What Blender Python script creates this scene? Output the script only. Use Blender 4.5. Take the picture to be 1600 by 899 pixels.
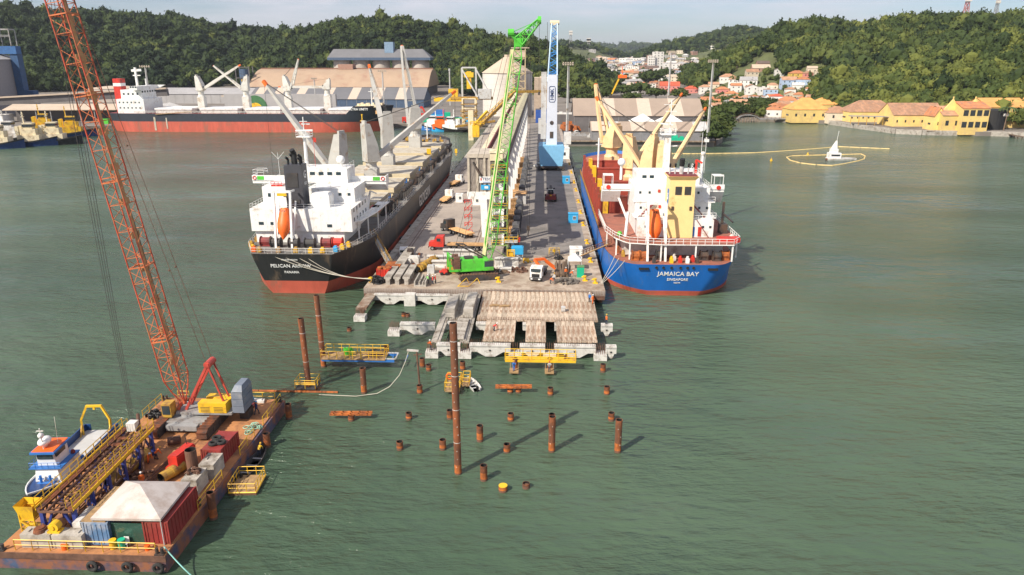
import bpy, math, random
import numpy as np
from mathutils import Vector, Matrix
for o in list(bpy.data.objects): bpy.data.objects.remove(o)
SC = bpy.context.scene
C = SC.collection
R = math.radians
# ---------------------------------------------------------------- camera
F_PX, Y_HOR, CAM_H, CX, CY = 1130.0, 88.0, 47.0, 800.0, 449.5
PIT = math.atan((CY-Y_HOR)/F_PX); YAW = math.atan(47/math.hypot(F_PX, CY-Y_HOR))
cam_d = bpy.data.cameras.new('camera'); cam = bpy.data.objects.new('camera', cam_d); C.objects.link(cam)
cam.location = (0, 0, CAM_H); cam.rotation_euler = (math.pi/2-PIT, 0, YAW)
cam_d.sensor_fit = 'HORIZONTAL'; cam_d.sensor_width = 36.0; cam_d.lens = 36.0*F_PX/1600.0
cam_d.clip_start = 0.5; cam_d.clip_end = 60000
SC.camera = cam
SC.view_settings.view_transform = 'Standard'; SC.view_settings.look = 'None'
SC.view_settings.gamma = 1; SC.view_settings.exposure = 0.37
# ---------------------------------------------------------------- sky and sun
SUN_EL = R(41); SUN_DIR = Vector((-0.678*math.cos(SUN_EL), -0.735*math.cos(SUN_EL), math.sin(SUN_EL))).normalized()
W = bpy.data.worlds.new('World'); SC.world = W; W.use_nodes = True
nt = W.node_tree; nt.nodes.clear()
def N(nt, t, **k):
    n = nt.nodes.new(t)
    for a, b in k.items(): setattr(n, a, b)
    return n
out = N(nt, 'ShaderNodeOutputWorld'); bg = N(nt, 'ShaderNodeBackground'); sky = N(nt, 'ShaderNodeTexSky', sky_type='NISHITA', sun_disc=False)
sky.sun_elevation = SUN_EL; sky.sun_rotation = math.atan2(SUN_DIR.x, SUN_DIR.y)
sky.air_density = 1.0; sky.dust_density = 0.6; sky.ozone_density = 1.6; sky.altitude = 0
tc = N(nt, 'ShaderNodeTexCoord'); mp = N(nt, 'ShaderNodeMapping'); mp.inputs['Scale'].default_value = (1.2, 1.2, 9.0)
nz = N(nt, 'ShaderNodeTexNoise'); nz.inputs['Scale'].default_value = 2.2; nz.inputs['Detail'].default_value = 9; nz.inputs['Roughness'].default_value = 0.6
rp = N(nt, 'ShaderNodeValToRGB'); rp.color_ramp.elements[0].position = 0.36; rp.color_ramp.elements[1].position = 0.60
rp.color_ramp.elements[0].color = (0, 0, 0, 1); rp.color_ramp.elements[1].color = (1, 1, 1, 1)
sep = N(nt, 'ShaderNodeSeparateXYZ'); mr = N(nt, 'ShaderNodeMapRange')
mr.inputs['From Min'].default_value = 0.02; mr.inputs['From Max'].default_value = 0.075; mr.inputs['To Min'].default_value = 0.3; mr.inputs['To Max'].default_value = 1.0
mm = N(nt, 'ShaderNodeMath', operation='MULTIPLY'); mx = N(nt, 'ShaderNodeMixRGB')
mx.inputs['Color2'].default_value = (6.3, 6.15, 6.75, 1)
hs = N(nt, 'ShaderNodeMixRGB', blend_type='MULTIPLY'); hs.inputs['Fac'].default_value = 1; hs.inputs['Color2'].default_value = (0.66, 0.73, 0.90, 1)
L = nt.links.new
L(tc.outputs['Generated'], mp.inputs['Vector']); L(mp.outputs[0], nz.inputs['Vector']); L(nz.outputs['Fac'], rp.inputs['Fac'])
L(tc.outputs['Generated'], sep.inputs[0]); L(sep.outputs['Z'], mr.inputs['Value']); L(mr.outputs[0], mm.inputs[0]); L(rp.outputs[0], mm.inputs[1])
L(sky.outputs[0], hs.inputs['Color1']); L(hs.outputs[0], mx.inputs['Color1']); L(mm.outputs[0], mx.inputs['Fac']); L(mx.outputs[0], bg.inputs['Color'])
bg.inputs['Strength'].default_value = 0.10
L(bg.outputs[0], out.inputs[0])
sd = bpy.data.lights.new('sun', 'SUN'); sd.energy = 5.0; sd.angle = R(0.6); sd.color = (1.0, 0.91, 0.77)
so = bpy.data.objects.new('sun', sd); C.objects.link(so); so.rotation_euler = SUN_DIR.to_track_quat('Z', 'Y').to_euler()
# ---------------------------------------------------------------- pixel helpers (photo pixel -> point on a level of the real place)
_cp, _sp, _cy, _sy = math.cos(PIT), math.sin(PIT), math.cos(YAW), math.sin(YAW)
def ray(px, py):
    a = (px-CX)/F_PX; b = -(py-CY)/F_PX; Y = _cp+b*_sp
    return (a*_cy-Y*_sy, a*_sy+Y*_cy, -_sp+b*_cp)
def at(px, py, z=0.0):
    d = ray(px, py); t = (z-CAM_H)/d[2]; return (d[0]*t, d[1]*t, z)
def up(px, py, x, y):
    d = ray(px, py); return CAM_H+d[2]*math.hypot(x, y)/math.hypot(d[0], d[1])
def aty(px, py, Y):
    d = ray(px, py); t = Y/d[1]; return (d[0]*t, Y, CAM_H+d[2]*t)
# ---------------------------------------------------------------- mesh builder
class MB:
    def __init__(s): s.v = []; s.f = []; s.m = []
    def add(s, vs, fs, m=0):
        n = len(s.v); s.v += [tuple(p) for p in vs]
        for f in fs: s.f.append(tuple(n+i for i in f)); s.m.append(m)
        return s
    def box(s, c, d, rz=0, m=0, top=1.0, topy=None):
        x, y, z = c; a, b, h = d[0]/2, d[1]/2, d[2]; t = top; u = top if topy is None else topy
        cs, sn = math.cos(rz), math.sin(rz); vs = []
        for zz, k, l in ((0, 1, 1), (h, t, u)):
            for i, j in ((-1, -1), (1, -1), (1, 1), (-1, 1)):
                X, Y = i*a*k, j*b*l; vs.append((x+X*cs-Y*sn, y+X*sn+Y*cs, z+zz))
        return s.add(vs, [(3, 2, 1, 0), (4, 5, 6, 7), (0, 1, 5, 4), (1, 2, 6, 5), (2, 3, 7, 6), (3, 0, 4, 7)], m)
    def bx(s, x0, x1, y0, y1, z0, z1, m=0, **k): return s.box(((x0+x1)/2, (y0+y1)/2, z0), (abs(x1-x0), abs(y1-y0), z1-z0), m=m, **k)
    def frame(s, p, q):
        p, q = Vector(p), Vector(q); d = (q-p).normalized(); u = Vector((0, 0, 1))
        if abs(d.z) > 0.999: u = Vector((0, 1, 0))
        a = d.cross(u).normalized(); return p, q, a, a.cross(d).normalized()
    def bar(s, p, q, w, h=None, m=0):
        h = h or w; p, q, a, b = s.frame(p, q); a = a*w/2; b = b*h/2; vs = []
        for c in (p, q): vs += [c-a-b, c+a-b, c+a+b, c-a+b]
        return s.add(vs, [(3, 2, 1, 0), (4, 5, 6, 7), (0, 1, 5, 4), (1, 2, 6, 5), (2, 3, 7, 6), (3, 0, 4, 7)], m)
    def tube(s, p, q, r, r2=None, n=8, m=0, caps=True):
        r2 = r if r2 is None else r2; p, q, a, b = s.frame(p, q); vs = []
        for c, rr in ((p, r), (q, r2)):
            for i in range(n):
                t = 2*math.pi*i/n; vs.append(c+a*math.cos(t)*rr+b*math.sin(t)*rr)
        fs = [(i, (i+1) % n, n+(i+1) % n, n+i) for i in range(n)]
        if caps: fs += [tuple(range(n-1, -1, -1)), tuple(range(n, 2*n))]
        return s.add(vs, fs, m)
    def pipe(s, p, q, r, t=0.05, n=14, m=0, mi=None):   # open pipe with wall and inside
        mi = m if mi is None else mi
        p, q, a, b = s.frame(p, q); vs = []
        for c, rr in ((p, r), (q, r), (q, r-t), (p, r-t)):
            for i in range(n):
                w = 2*math.pi*i/n; vs.append(c+a*math.cos(w)*rr+b*math.sin(w)*rr)
        k = len(s.v)
        s.add(vs, [(i, (i+1) % n, n+(i+1) % n, n+i) for i in range(n)]+[(n+i, n+(i+1) % n, 2*n+(i+1) % n, 2*n+i) for i in range(n)], m)
        for i in range(n): s.f.append((k+2*n+i, k+2*n+(i+1) % n, k+3*n+(i+1) % n, k+3*n+i)); s.m.append(mi)
        return s
    def path(s, pts, r, n=5, m=0):
        for a, b in zip(pts, pts[1:]): s.tube(a, b, r, n=n, m=m)
        return s
    def prism(s, poly, z0, z1, m=0, mt=None):
        n = len(poly); ar = sum(poly[i][0]*poly[(i+1) % n][1]-poly[(i+1) % n][0]*poly[i][1] for i in range(n))
        if ar < 0: poly = poly[::-1]
        s.add([(x, y, z0) for x, y in poly]+[(x, y, z1) for x, y in poly], [(i, (i+1) % n, n+(i+1) % n, n+i) for i in range(n)]+[tuple(range(n-1, -1, -1))], m)
        s.f.append(tuple(len(s.v)-n+i for i in range(n))); s.m.append(m if mt is None else mt); return s
    def xprism(s, prof, x0, x1, m=0):    # profile (y,z) swept along x
        n = len(prof)
        return s.add([(x0, y, z) for y, z in prof]+[(x1, y, z) for y, z in prof], [(i, (i+1) % n, n+(i+1) % n, n+i) for i in range(n)]+[tuple(range(n-1, -1, -1)), tuple(range(n, 2*n))], m)
    def yprism(s, prof, y0, y1, m=0):    # profile (x,z) swept along y
        n = len(prof)
        return s.add([(x, y0, z) for x, z in prof]+[(x, y1, z) for x, z in prof], [(i, (i+1) % n, n+(i+1) % n, n+i) for i in range(n)]+[tuple(range(n-1, -1, -1)), tuple(range(n, 2*n))], m)
    def loft(s, rings, m=0, caps=True, closed=True):
        n = len(rings[0]); k = len(s.v); fs = []
        for j in range(len(rings)-1):
            for i in range(n if closed else n-1):
                i2 = (i+1) % n; fs.append((j*n+i, j*n+i2, (j+1)*n+i2, (j+1)*n+i))
        if caps: fs += [tuple(range(n-1, -1, -1)), tuple((len(rings)-1)*n+i for i in range(n))]
        return s.add([p for r in rings for p in r], fs, m)
    def ball(s, c, r, n=10, k=6, m=0, sz=(1, 1, 1)):
        rings = []
        for j in range(1, k):
            t = math.pi*j/k; rings.append([(c[0]+r*sz[0]*math.sin(t)*math.cos(2*math.pi*i/n), c[1]+r*sz[1]*math.sin(t)*math.sin(2*math.pi*i/n), c[2]-r*sz[2]*math.cos(t)) for i in range(n)])
        return s.loft(rings, m)
    def torus(s, c, R_, r, ax='y', n=14, k=6, m=0):
        vs = []
        for i in range(n):
            a = 2*math.pi*i/n
            for j in range(k):
                b = 2*math.pi*j/k; u = (R_+r*math.cos(b)); X, Y, Z = u*math.cos(a), r*math.sin(b), u*math.sin(a)
                if ax == 'x': X, Y = Y, X
                if ax == 'z': Y, Z = Z, Y
                vs.append((c[0]+X, c[1]+Y, c[2]+Z))
        return s.add(vs, [(i*k+j, ((i+1) % n)*k+j, ((i+1) % n)*k+(j+1) % k, i*k+(j+1) % k) for i in range(n) for j in range(k)], m)
    def rail(s, pts, h=1.05, r=0.035, step=2.0, mid=True, m=0, n=4):
        for a, b in zip(pts, pts[1:]):
            a, b = Vector(a), Vector(b); L_ = (b-a).length; k = max(1, round(L_/step)); U = Vector((0, 0, h))
            s.tube(a+U, b+U, r, n=n, m=m)
            if mid: s.tube(a+U*0.5, b+U*0.5, r*0.8, n=n, m=m)
            for i in range(k+1): p = a.lerp(b, i/k); s.tube(p, p+U, r, n=n, m=m)
        return s
    def lattice(s, P, Q, w0, h0, w1, h1, k, rc=0.07, rl=0.04, side=None, m=0, ml=None, n=5, ends=True, taper0=0, taper1=0):
        ml = m if ml is None else ml; P, Q = Vector(P), Vector(Q); d = (Q-P).normalized()
        sd_ = Vector(side or (1, 0, 0)); sd_ = (sd_-d*sd_.dot(d)).normalized(); o = sd_.cross(d).normalized()
        def cor(t):
            f = 1.0
            if taper0 and t < taper0: f = 0.25+0.75*t/taper0
            if taper1 and t > 1-taper1: f = 0.3+0.7*(1-t)/taper1
            w = (w0+(w1-w0)*t)*f/2; h = (h0+(h1-h0)*t)*f/2; c = P.lerp(Q, t)
            return [c-sd_*w-o*h, c+sd_*w-o*h, c+sd_*w+o*h, c-sd_*w+o*h]
        cs = [cor(i/k) for i in range(k+1)]
        for i in range(k):
            for j in range(4):
                s.tube(cs[i][j], cs[i+1][j], rc, n=n, m=m, caps=False)
                a, b = j, (j+1) % 4
                if i % 2: a, b = b, a
                s.tube(cs[i][a], cs[i+1][b], rl, n=3, m=ml, caps=False)
                s.tube(cs[i][j], cs[i][(j+1) % 4], rl, n=3, m=ml, caps=False) if (i % 2 == 0 or k < 9) else None
        return cs
    def wheel(s, c, r, w, ax='x', n=14, m=0, mh=1):
        d = Vector((w/2, 0, 0)) if ax == 'x' else Vector((0, w/2, 0)); c = Vector(c)
        s.tube(c-d, c+d, r, n=n, m=m); s.tube(c-d*1.06, c+d*1.06, r*0.5, n=n, m=mh); return s
    def shift(s, d, rz=0, k0=0):
        cs, sn = math.cos(rz), math.sin(rz)
        s.v = s.v[:k0]+[(x*cs-y*sn+d[0], x*sn+y*cs+d[1], z+d[2]) for x, y, z in s.v[k0:]]; return s
    def build(s, name, mats, parent=None, world=False, smooth=False, loc=None):
        v = s.v
        if world and parent is not None:
            M_ = parent.matrix_basis.copy() if parent.parent is None else parent.parent.matrix_basis @ parent.matrix_basis
            Mi = M_.inverted(); v = [tuple(Mi @ Vector(p)) for p in v]
        if loc is not None: v = [(p[0]-loc[0], p[1]-loc[1], p[2]-loc[2]) for p in v]
        me = bpy.data.meshes.new(name); me.from_pydata(v, [], s.f)
        if not isinstance(mats, (list, tuple)): mats = [mats]
        for q in mats: me.materials.append(q)
        if any(s.m): me.polygons.foreach_set('material_index', s.m)
        if smooth:
            me.polygons.foreach_set('use_smooth', [True]*len(me.polygons))
            try: me.set_sharp_from_angle(angle=R(40))
            except Exception: pass
        me.update(); o = bpy.data.objects.new(name, me); C.objects.link(o)
        if parent is not None: o.parent = parent
        if loc is not None: o.location = loc
        return o
def tag(o, label=None, cat=None, group=None, kind=None):
    if label: o['label'] = label
    if cat: o['category'] = cat
    if group: o['group'] = group
    if kind: o['kind'] = kind
    return o
def thing(name, label, cat, loc=(0, 0, 0), rz=0, group=None):
    o = bpy.data.objects.new(name, None); C.objects.link(o); o.location = loc; o.rotation_euler = (0, 0, rz)
    o.matrix_basis = Matrix.Translation(loc) @ Matrix.Rotation(rz, 4, 'Z')
    return tag(o, label, cat, group)
def solo(name, mb, mats, label, cat, group=None, loc=None, smooth=False, kind=None):
    return tag(mb.build(name, mats, loc=loc, smooth=smooth), label, cat, group, kind)
def copy_tree(o, loc=None, rz=None, label=None, group=None, parent=None, scale=None):
    c = o.copy(); C.objects.link(c)
    if parent is not None: c.parent = parent
    if loc is not None: c.location = loc
    if rz is not None: c.rotation_euler = (0, 0, rz)
    if scale is not None: c.scale = scale
    if label: c['label'] = label
    if group: c['group'] = group
    for ch in [x for x in bpy.data.objects if x.parent == o]: copy_tree(ch, parent=c)
    return c
# ---------------------------------------------------------------- materials
def mat(name, col, rough=0.6, metal=0.0, var=0.25, sc=0.6, dirt=None, damt=0.0, dsc=0.35, bump=0.0, bsc=3.0, spec=None, stretch=(1, 1, 1), col2=None, rnd=0.0):
    m = bpy.data.materials.new(name); m.use_nodes = True; t = m.node_tree; b = t.nodes['Principled BSDF']; l = t.links.new
    col = tuple(col)+(1,) if len(col) == 3 else col
    b.inputs['Roughness'].default_value = rough; b.inputs['Metallic'].default_value = metal
    if spec is not None: b.inputs['Specular IOR Level'].default_value = spec
    tc = N(t, 'ShaderNodeTexCoord'); mp = N(t, 'ShaderNodeMapping'); mp.inputs['Scale'].default_value = stretch; l(tc.outputs['Object'], mp.inputs['Vector'])
    if rnd: oi = N(t, 'ShaderNodeObjectInfo'); q9 = N(t, 'ShaderNodeMath', operation='MULTIPLY'); q9.inputs[1].default_value = 37.0; l(oi.outputs['Random'], q9.inputs[0]); l(q9.outputs[0], mp.inputs['Location'])
    nz = N(t, 'ShaderNodeTexNoise'); nz.inputs['Scale'].default_value = sc; nz.inputs['Detail'].default_value = 6; nz.inputs['Roughness'].default_value = 0.65
    l(mp.outputs[0], nz.inputs['Vector'])
    cr = N(t, 'ShaderNodeValToRGB'); e = cr.color_ramp.elements; e[0].position = 0.3; e[1].position = 0.7
    lo = tuple(c*(1-var) for c in col[:3])+(1,); hi = (tuple(min(1, c*(1+var*0.6)) for c in col[:3])+(1,)) if col2 is None else tuple(col2)+(1,)
    e[0].color = lo; e[1].color = hi; l(nz.outputs['Fac'], cr.inputs['Fac']); c_out = cr.outputs[0]
    if dirt is not None:
        n2 = N(t, 'ShaderNodeTexNoise'); n2.inputs['Scale'].default_value = dsc; n2.inputs['Detail'].default_value = 8; n2.inputs['Roughness'].default_value = 0.7
        mp2 = N(t, 'ShaderNodeMapping'); mp2.inputs['Location'].default_value = (7, 3, 5); mp2.inputs['Scale'].default_value = stretch; l(tc.outputs['Object'], mp2.inputs['Vector']); l(mp2.outputs[0], n2.inputs['Vector'])
        r2 = N(t, 'ShaderNodeValToRGB'); f = r2.color_ramp.elements; f[0].position = 0.62-damt*0.35; f[1].position = 0.72-damt*0.2
        l(n2.outputs['Fac'], r2.inputs['Fac']); mxn = N(t, 'ShaderNodeMixRGB'); mxn.inputs['Color2'].default_value = tuple(dirt)+(1,)
        l(r2.outputs[0], mxn.inputs['Fac']); l(c_out, mxn.inputs['Color1']); c_out = mxn.outputs[0]
    if rnd: q8 = N(t, 'ShaderNodeMath', operation='MULTIPLY_ADD'); q8.inputs[1].default_value = 2*rnd; q8.inputs[2].default_value = 1-rnd; l(oi.outputs['Random'], q8.inputs[0]); q7 = N(t, 'ShaderNodeMixRGB', blend_type='MULTIPLY'); q7.inputs['Fac'].default_value = 1; l(c_out, q7.inputs['Color1']); l(q8.outputs[0], q7.inputs['Color2']); c_out = q7.outputs[0]
    l(c_out, b.inputs['Base Color'])
    if bump:
        n3 = N(t, 'ShaderNodeTexNoise'); n3.inputs['Scale'].default_value = bsc; n3.inputs['Detail'].default_value = 5; l(tc.outputs['Object'], n3.inputs['Vector'])
        bp = N(t, 'ShaderNodeBump'); bp.inputs['Strength'].default_value = bump; bp.inputs['Distance'].default_value = 0.1; l(n3.outputs['Fac'], bp.inputs['Height']); l(bp.outputs[0], b.inputs['Normal'])
    return m
ORD = 'first second third fourth fifth sixth seventh eighth ninth tenth eleventh twelfth thirteenth fourteenth fifteenth sixteenth seventeenth eighteenth nineteenth twentieth'.split()
ORD += ['twenty '+q for q in ORD[:9]]+['thirtieth']
# ---------------------------------------------------------------- water
def water_mat():
    m = bpy.data.materials.new('harbour_water'); m.use_nodes = True; t = m.node_tree; b = t.nodes['Principled BSDF']; l = t.links.new
    b.inputs['Roughness'].default_value = 0.15; b.inputs['IOR'].default_value = 1.33; b.inputs['Specular IOR Level'].default_value = 0.5
    ge = N(t, 'ShaderNodeNewGeometry')
    n1 = N(t, 'ShaderNodeTexNoise'); n1.inputs['Scale'].default_value = 0.006; n1.inputs['Detail'].default_value = 5
    mp1 = N(t, 'ShaderNodeMapping'); mp1.inputs['Scale'].default_value = (1, 1.8, 1); l(ge.outputs['Position'], mp1.inputs['Vector']); l(mp1.outputs[0], n1.inputs['Vector'])
    cr = N(t, 'ShaderNodeValToRGB'); e = cr.color_ramp.elements; e[0].position = 0.36; e[1].position = 0.66
    e[0].color = (0.040, 0.074, 0.045, 1); e[1].color = (0.090, 0.137, 0.086, 1)
    l(n1.outputs['Fac'], cr.inputs['Fac'])
    l(cr.outputs[0], b.inputs['Base Color'])
    def wave(scale, sx, sy, rot, detail):
        mp = N(t, 'ShaderNodeMapping'); mp.inputs['Scale'].default_value = (sx, sy, 1); mp.inputs['Rotation'].default_value = (0, 0, rot)
        n = N(t, 'ShaderNodeTexNoise'); n.inputs['Scale'].default_value = scale; n.inputs['Detail'].default_value = detail; n.inputs['Roughness'].default_value = 0.6
        l(ge.outputs['Position'], mp.inputs['Vector']); l(mp.outputs[0], n.inputs['Vector']); return n
    w1 = wave(0.75, 0.40, 1.2, R(-24), 5); w2 = wave(0.13, 0.6, 1.3, R(-15), 3)
    wp = wave(0.014, 1, 2.4, .25, 4)   # wind patches
    mr = N(t, 'ShaderNodeMapRange'); mr.inputs['From Min'].default_value = 0.35; mr.inputs['From Max'].default_value = 0.65; mr.inputs['To Min'].default_value = 0.2; mr.inputs['To Max'].default_value = 1.35; l(wp.outputs['Fac'], mr.inputs['Value'])
    mu = N(t, 'ShaderNodeMath', operation='MULTIPLY'); l(w1.outputs['Fac'], mu.inputs[0]); l(mr.outputs[0], mu.inputs[1])
    ad = N(t, 'ShaderNodeMath', operation='MULTIPLY_ADD'); ad.inputs[1].default_value = 1.6; l(w2.outputs['Fac'], ad.inputs[0]); l(mu.outputs[0], ad.inputs[2])
    bp = N(t, 'ShaderNodeBump'); bp.inputs['Strength'].default_value = 0.8; bp.inputs['Distance'].default_value = 1.05; l(ad.outputs[0], bp.inputs['Height']); l(bp.outputs[0], b.inputs['Normal'])
    return m
wm = MB(); wm.add([(-30000, -400, 0), (30000, -400, 0), (30000, 30000, 0), (-30000, 30000, 0)], [(0, 1, 2, 3)])
tag(wm.build('water', water_mat()), kind='structure')
# ---------------------------------------------------------------- hills and ground
HYP = math.hypot(F_PX, CY-Y_HOR)
def prof(tab, x):
    if x <= tab[0][0] or x >= tab[-1][0]: return tab[0][1] if x <= tab[0][0] else tab[-1][1]
    for (a, b), (c, d) in zip(tab, tab[1:]):
        if a <= x <= c: u = (x-a)/(c-a); return b+(d-b)*u
HILLS = [  # silhouette (photo column, row), foot distance table, ridge distance, tree height
 ([(-350, 30), (-150, 12), (0, 8), (50, 10), (75, 19), (150, 22), (200, 27), (250, 30), (290, 28), (330, 44), (390, 49), (480, 50), (560, 62), (640, 90), (700, 130)], [(-350, 1000), (700, 1150)], [(-350, 1500), (700, 1650)], 11),
 ([(300, 150), (380, 100), (430, 66), (480, 49), (500, 40), (540, 33), (600, 27), (640, 29), (680, 38), (715, 43), (745, 55), (800, 66), (860, 82), (930, 120), (960, 150)], [(300, 1095), (700, 1095), (780, 980), (960, 960)], [(300, 1380), (960, 1320)], 11),
 ([(700, 140), (735, 82), (760, 64), (790, 57), (820, 56), (860, 68), (880, 75), (900, 88), (920, 96), (940, 106), (960, 118), (985, 140)], [(700, 830), (985, 900)], [(700, 1060), (985, 1060)], 11),
 ([(1040, 150), (1075, 118), (1105, 96), (1140, 80), (1170, 69), (1200, 53), (1230, 40), (1270, 32), (1300, 33), (1330, 38), (1370, 36), (1400, 28), (1450, 25), (1520, 25), (1600, 27), (1750, 30), (1950, 35)], [(1040, 1000), (1150, 830), (1250, 760), (1400, 660), (1950, 620)], [(1040, 1150), (1950, 1250)], 11),
 ([(1255, 165), (1290, 128), (1320, 117), (1360, 113), (1400, 95), (1450, 88), (1500, 75), (1550, 62), (1600, 52), (1750, 45), (1950, 40)], [(1255, 640), (1400, 575), (1600, 560), (1950, 540)], [(1255, 700), (1400, 780), (1950, 900)], 11),
 ([(760, 96), (830, 76), (880, 70), (905, 69), (930, 73), (950, 81), (985, 92), (1010, 100)], [(760, 1900), (1010, 1900)], [(760, 2900), (1010, 2900)], 9),
 ([(960, 102), (985, 95), (1000, 84), (1030, 73), (1060, 67), (1090, 62), (1120, 53), (1150, 46), (1180, 49), (1220, 62), (1260, 78), (1400, 80), (1700, 80)], [(960, 1700), (1700, 1900)], [(960, 2700), (1700, 2700)], 9),
 ([(500, 84), (860, 81), (900, 77), (930, 76), (960, 79), (1000, 77), (1050, 80), (1400, 82)], [(500, 5200), (1400, 5200)], [(500, 7000), (1400, 7000)], 6),
]
def sst(t): t = max(0, min(1, t)); return t*t*(3-2*t)
from mathutils import noise as mnoise
def hill_h(px, D, i):
    pr, fo, ri, th = HILLS[i]
    if px <= pr[0][0]-40 or px >= pr[-1][0]+40: return -9
    y = prof(pr, px); d = ray(px, y); k = d[2]/math.hypot(d[0], d[1]); Dr = prof(ri, px); Df = prof(fo, px)
    zr = CAM_H+k*Dr-th
    if zr < 2: return -9
    if D < Df: return -9
    if D <= Dr:
        t = (D-Df)/(Dr-Df); x, y = world(px, D); k2 = .0085 if D < 1600 else .004
        v = 1-2.2*abs(mnoise.noise(Vector((x*k2, y*k2*.55, i*3.1)))); v = v*.7+.5*mnoise.noise(Vector((x*k2*2.3, y*k2*2, i)))
        return zr*(0.62*math.sin(t*math.pi/2)+0.38*t**1.5)*(1+(v-.45)*.62*(1-t)**.6*min(1, t*5))
    return zr*(1-0.8*sst((D-Dr)/(0.5*Dr)))
def ground_z(x, y, px=None, D=None):
    if px is None: px, D = polar(x, y)
    f = 2.6+max(0, D-950)*0.023 if D < 2300 else 33.6
    h = max(hill_h(px, D, i) for i in range(len(HILLS)))
    if h > 0: h += 6*mnoise.noise(Vector((x*0.006, y*0.006, 0)))*min(1, h/30)
    return max(f, h)
def polar(x, y):
    D = math.hypot(x, y); a = -math.atan2(x, y)-YAW   # angle left of the view axis
    return CX-math.tan(a)*HYP, D
def world(px, D):
    a = YAW-math.atan((px-CX)/HYP); return (-math.sin(a)*D, math.cos(a)*D)
SHORE = [(-900, 420), (-420, 425), (-285, 488), (-265, 506), (-84, 506), (-84, 496), (14, 496), (14, 402), (94, 402), (104, 425), (112, 475), (128, 528), (136, 563), (172, 563), (192, 551), (208, 545), (216, 512), (226, 479), (238, 472), (270, 465), (295, 463), (420, 450), (1500, 420)]
def shore_y(x):
    return None
def inland(x, y):   # right of the shore polyline = beyond it
    best = None
    for (a, b), (c, d) in zip(SHORE, SHORE[1:]):
        if min(a, c) <= x <= max(a, c) and a != c:
            yy = b+(d-b)*(x-a)/(c-a); best = yy if best is None else max(best, yy)
    return best is not None and y > best or x < -900 or x > 1500
ga = mat('port_ground', (0.21, 0.185, 0.16), 0.9, var=0.3, sc=0.03, dirt=(0.12, 0.105, 0.09), damt=0.4, dsc=0.05)
gb = mat('hill_soil', (0.10, 0.115, 0.04), 0.95, var=0.4, sc=0.02)
gm = MB(); poly = SHORE+[(1500, 620), (-900, 620)]
gm.prism(poly, -3, 2.6, m=0)
pcs = [-420+6*i for i in range(400)]; Ds = [600*(1.0165**i) for i in range(33)]+[1040+35*i for i in range(22)]+[1850*(1.06**i) for i in range(30)]+[16000, 28000]
gv = []; nx = len(Ds)
for px in pcs:
    for D in Ds:
        x, y = world(px, D); gv.append((x, y, ground_z(x, y, px, D)-0.01))
gf = []; 
for i in range(len(pcs)-1):
    for j in range(nx-1): gf.append((i*nx+j, (i+1)*nx+j, (i+1)*nx+j+1, i*nx+j+1))
k0 = len(gm.f); gm.add(gv, gf, 0)
for q in range(k0, len(gm.f)):
    f = gm.f[q]; z = sum(gm.v[i][2] for i in f)/4; x, y, _ = gm.v[f[0]]; D = math.hypot(x, y)
    gm.m[q] = 1 if z > 6+max(0, D-950)*0.023 else 0
tag(gm.build('ground', [ga, gb]), kind='structure')
# ---------------------------------------------------------------- forest
def leaf_mat(name, c0, c1, c2):
    m = bpy.data.materials.new(name); m.use_nodes = True; t = m.node_tree; b = t.nodes['Principled BSDF']; l = t.links.new
    b.inputs['Roughness'].default_value = 0.75; b.inputs['Specular IOR Level'].default_value = 0.2
    at_ = N(t, 'ShaderNodeAttribute', attribute_name='tint'); cr = N(t, 'ShaderNodeValToRGB'); e = cr.color_ramp.elements
    e[0].color = c0+(1,); e[1].color = c2+(1,); q = cr.color_ramp.elements.new(0.55); q.color = c1+(1,)
    ge = N(t, 'ShaderNodeNewGeometry'); nz = N(t, 'ShaderNodeTexNoise'); nz.inputs['Scale'].default_value = 0.8; nz.inputs['Detail'].default_value = 5; l(ge.outputs['Position'], nz.inputs['Vector'])
    ad = N(t, 'ShaderNodeMath', operation='MULTIPLY_ADD'); ad.inputs[1].default_value = 0.5; ad.inputs[2].default_value = -0.25; l(nz.outputs['Fac'], ad.inputs[0])
    a2 = N(t, 'ShaderNodeMath', operation='ADD'); l(ad.outputs[0], a2.inputs[0]); l(at_.outputs['Fac'], a2.inputs[1]); l(a2.outputs[0], cr.inputs['Fac']); l(cr.outputs[0], b.inputs['Base Color'])
    return m
LEAF = leaf_mat('foliage', (0.011, 0.023, 0.007), (0.044, 0.066, 0.015), (0.130, 0.145, 0.030))
rng = np.random.default_rng(7)
def ico(sub):
    import bmesh
    bm = bmesh.new(); bmesh.ops.create_icosphere(bm, subdivisions=sub, radius=1); v = np.array([p.co[:] for p in bm.verts]); f = np.array([[q.index for q in p.verts] for p in bm.faces]); bm.free(); return v, f
ICO1, ICO2 = ico(1), ico(2)
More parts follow.
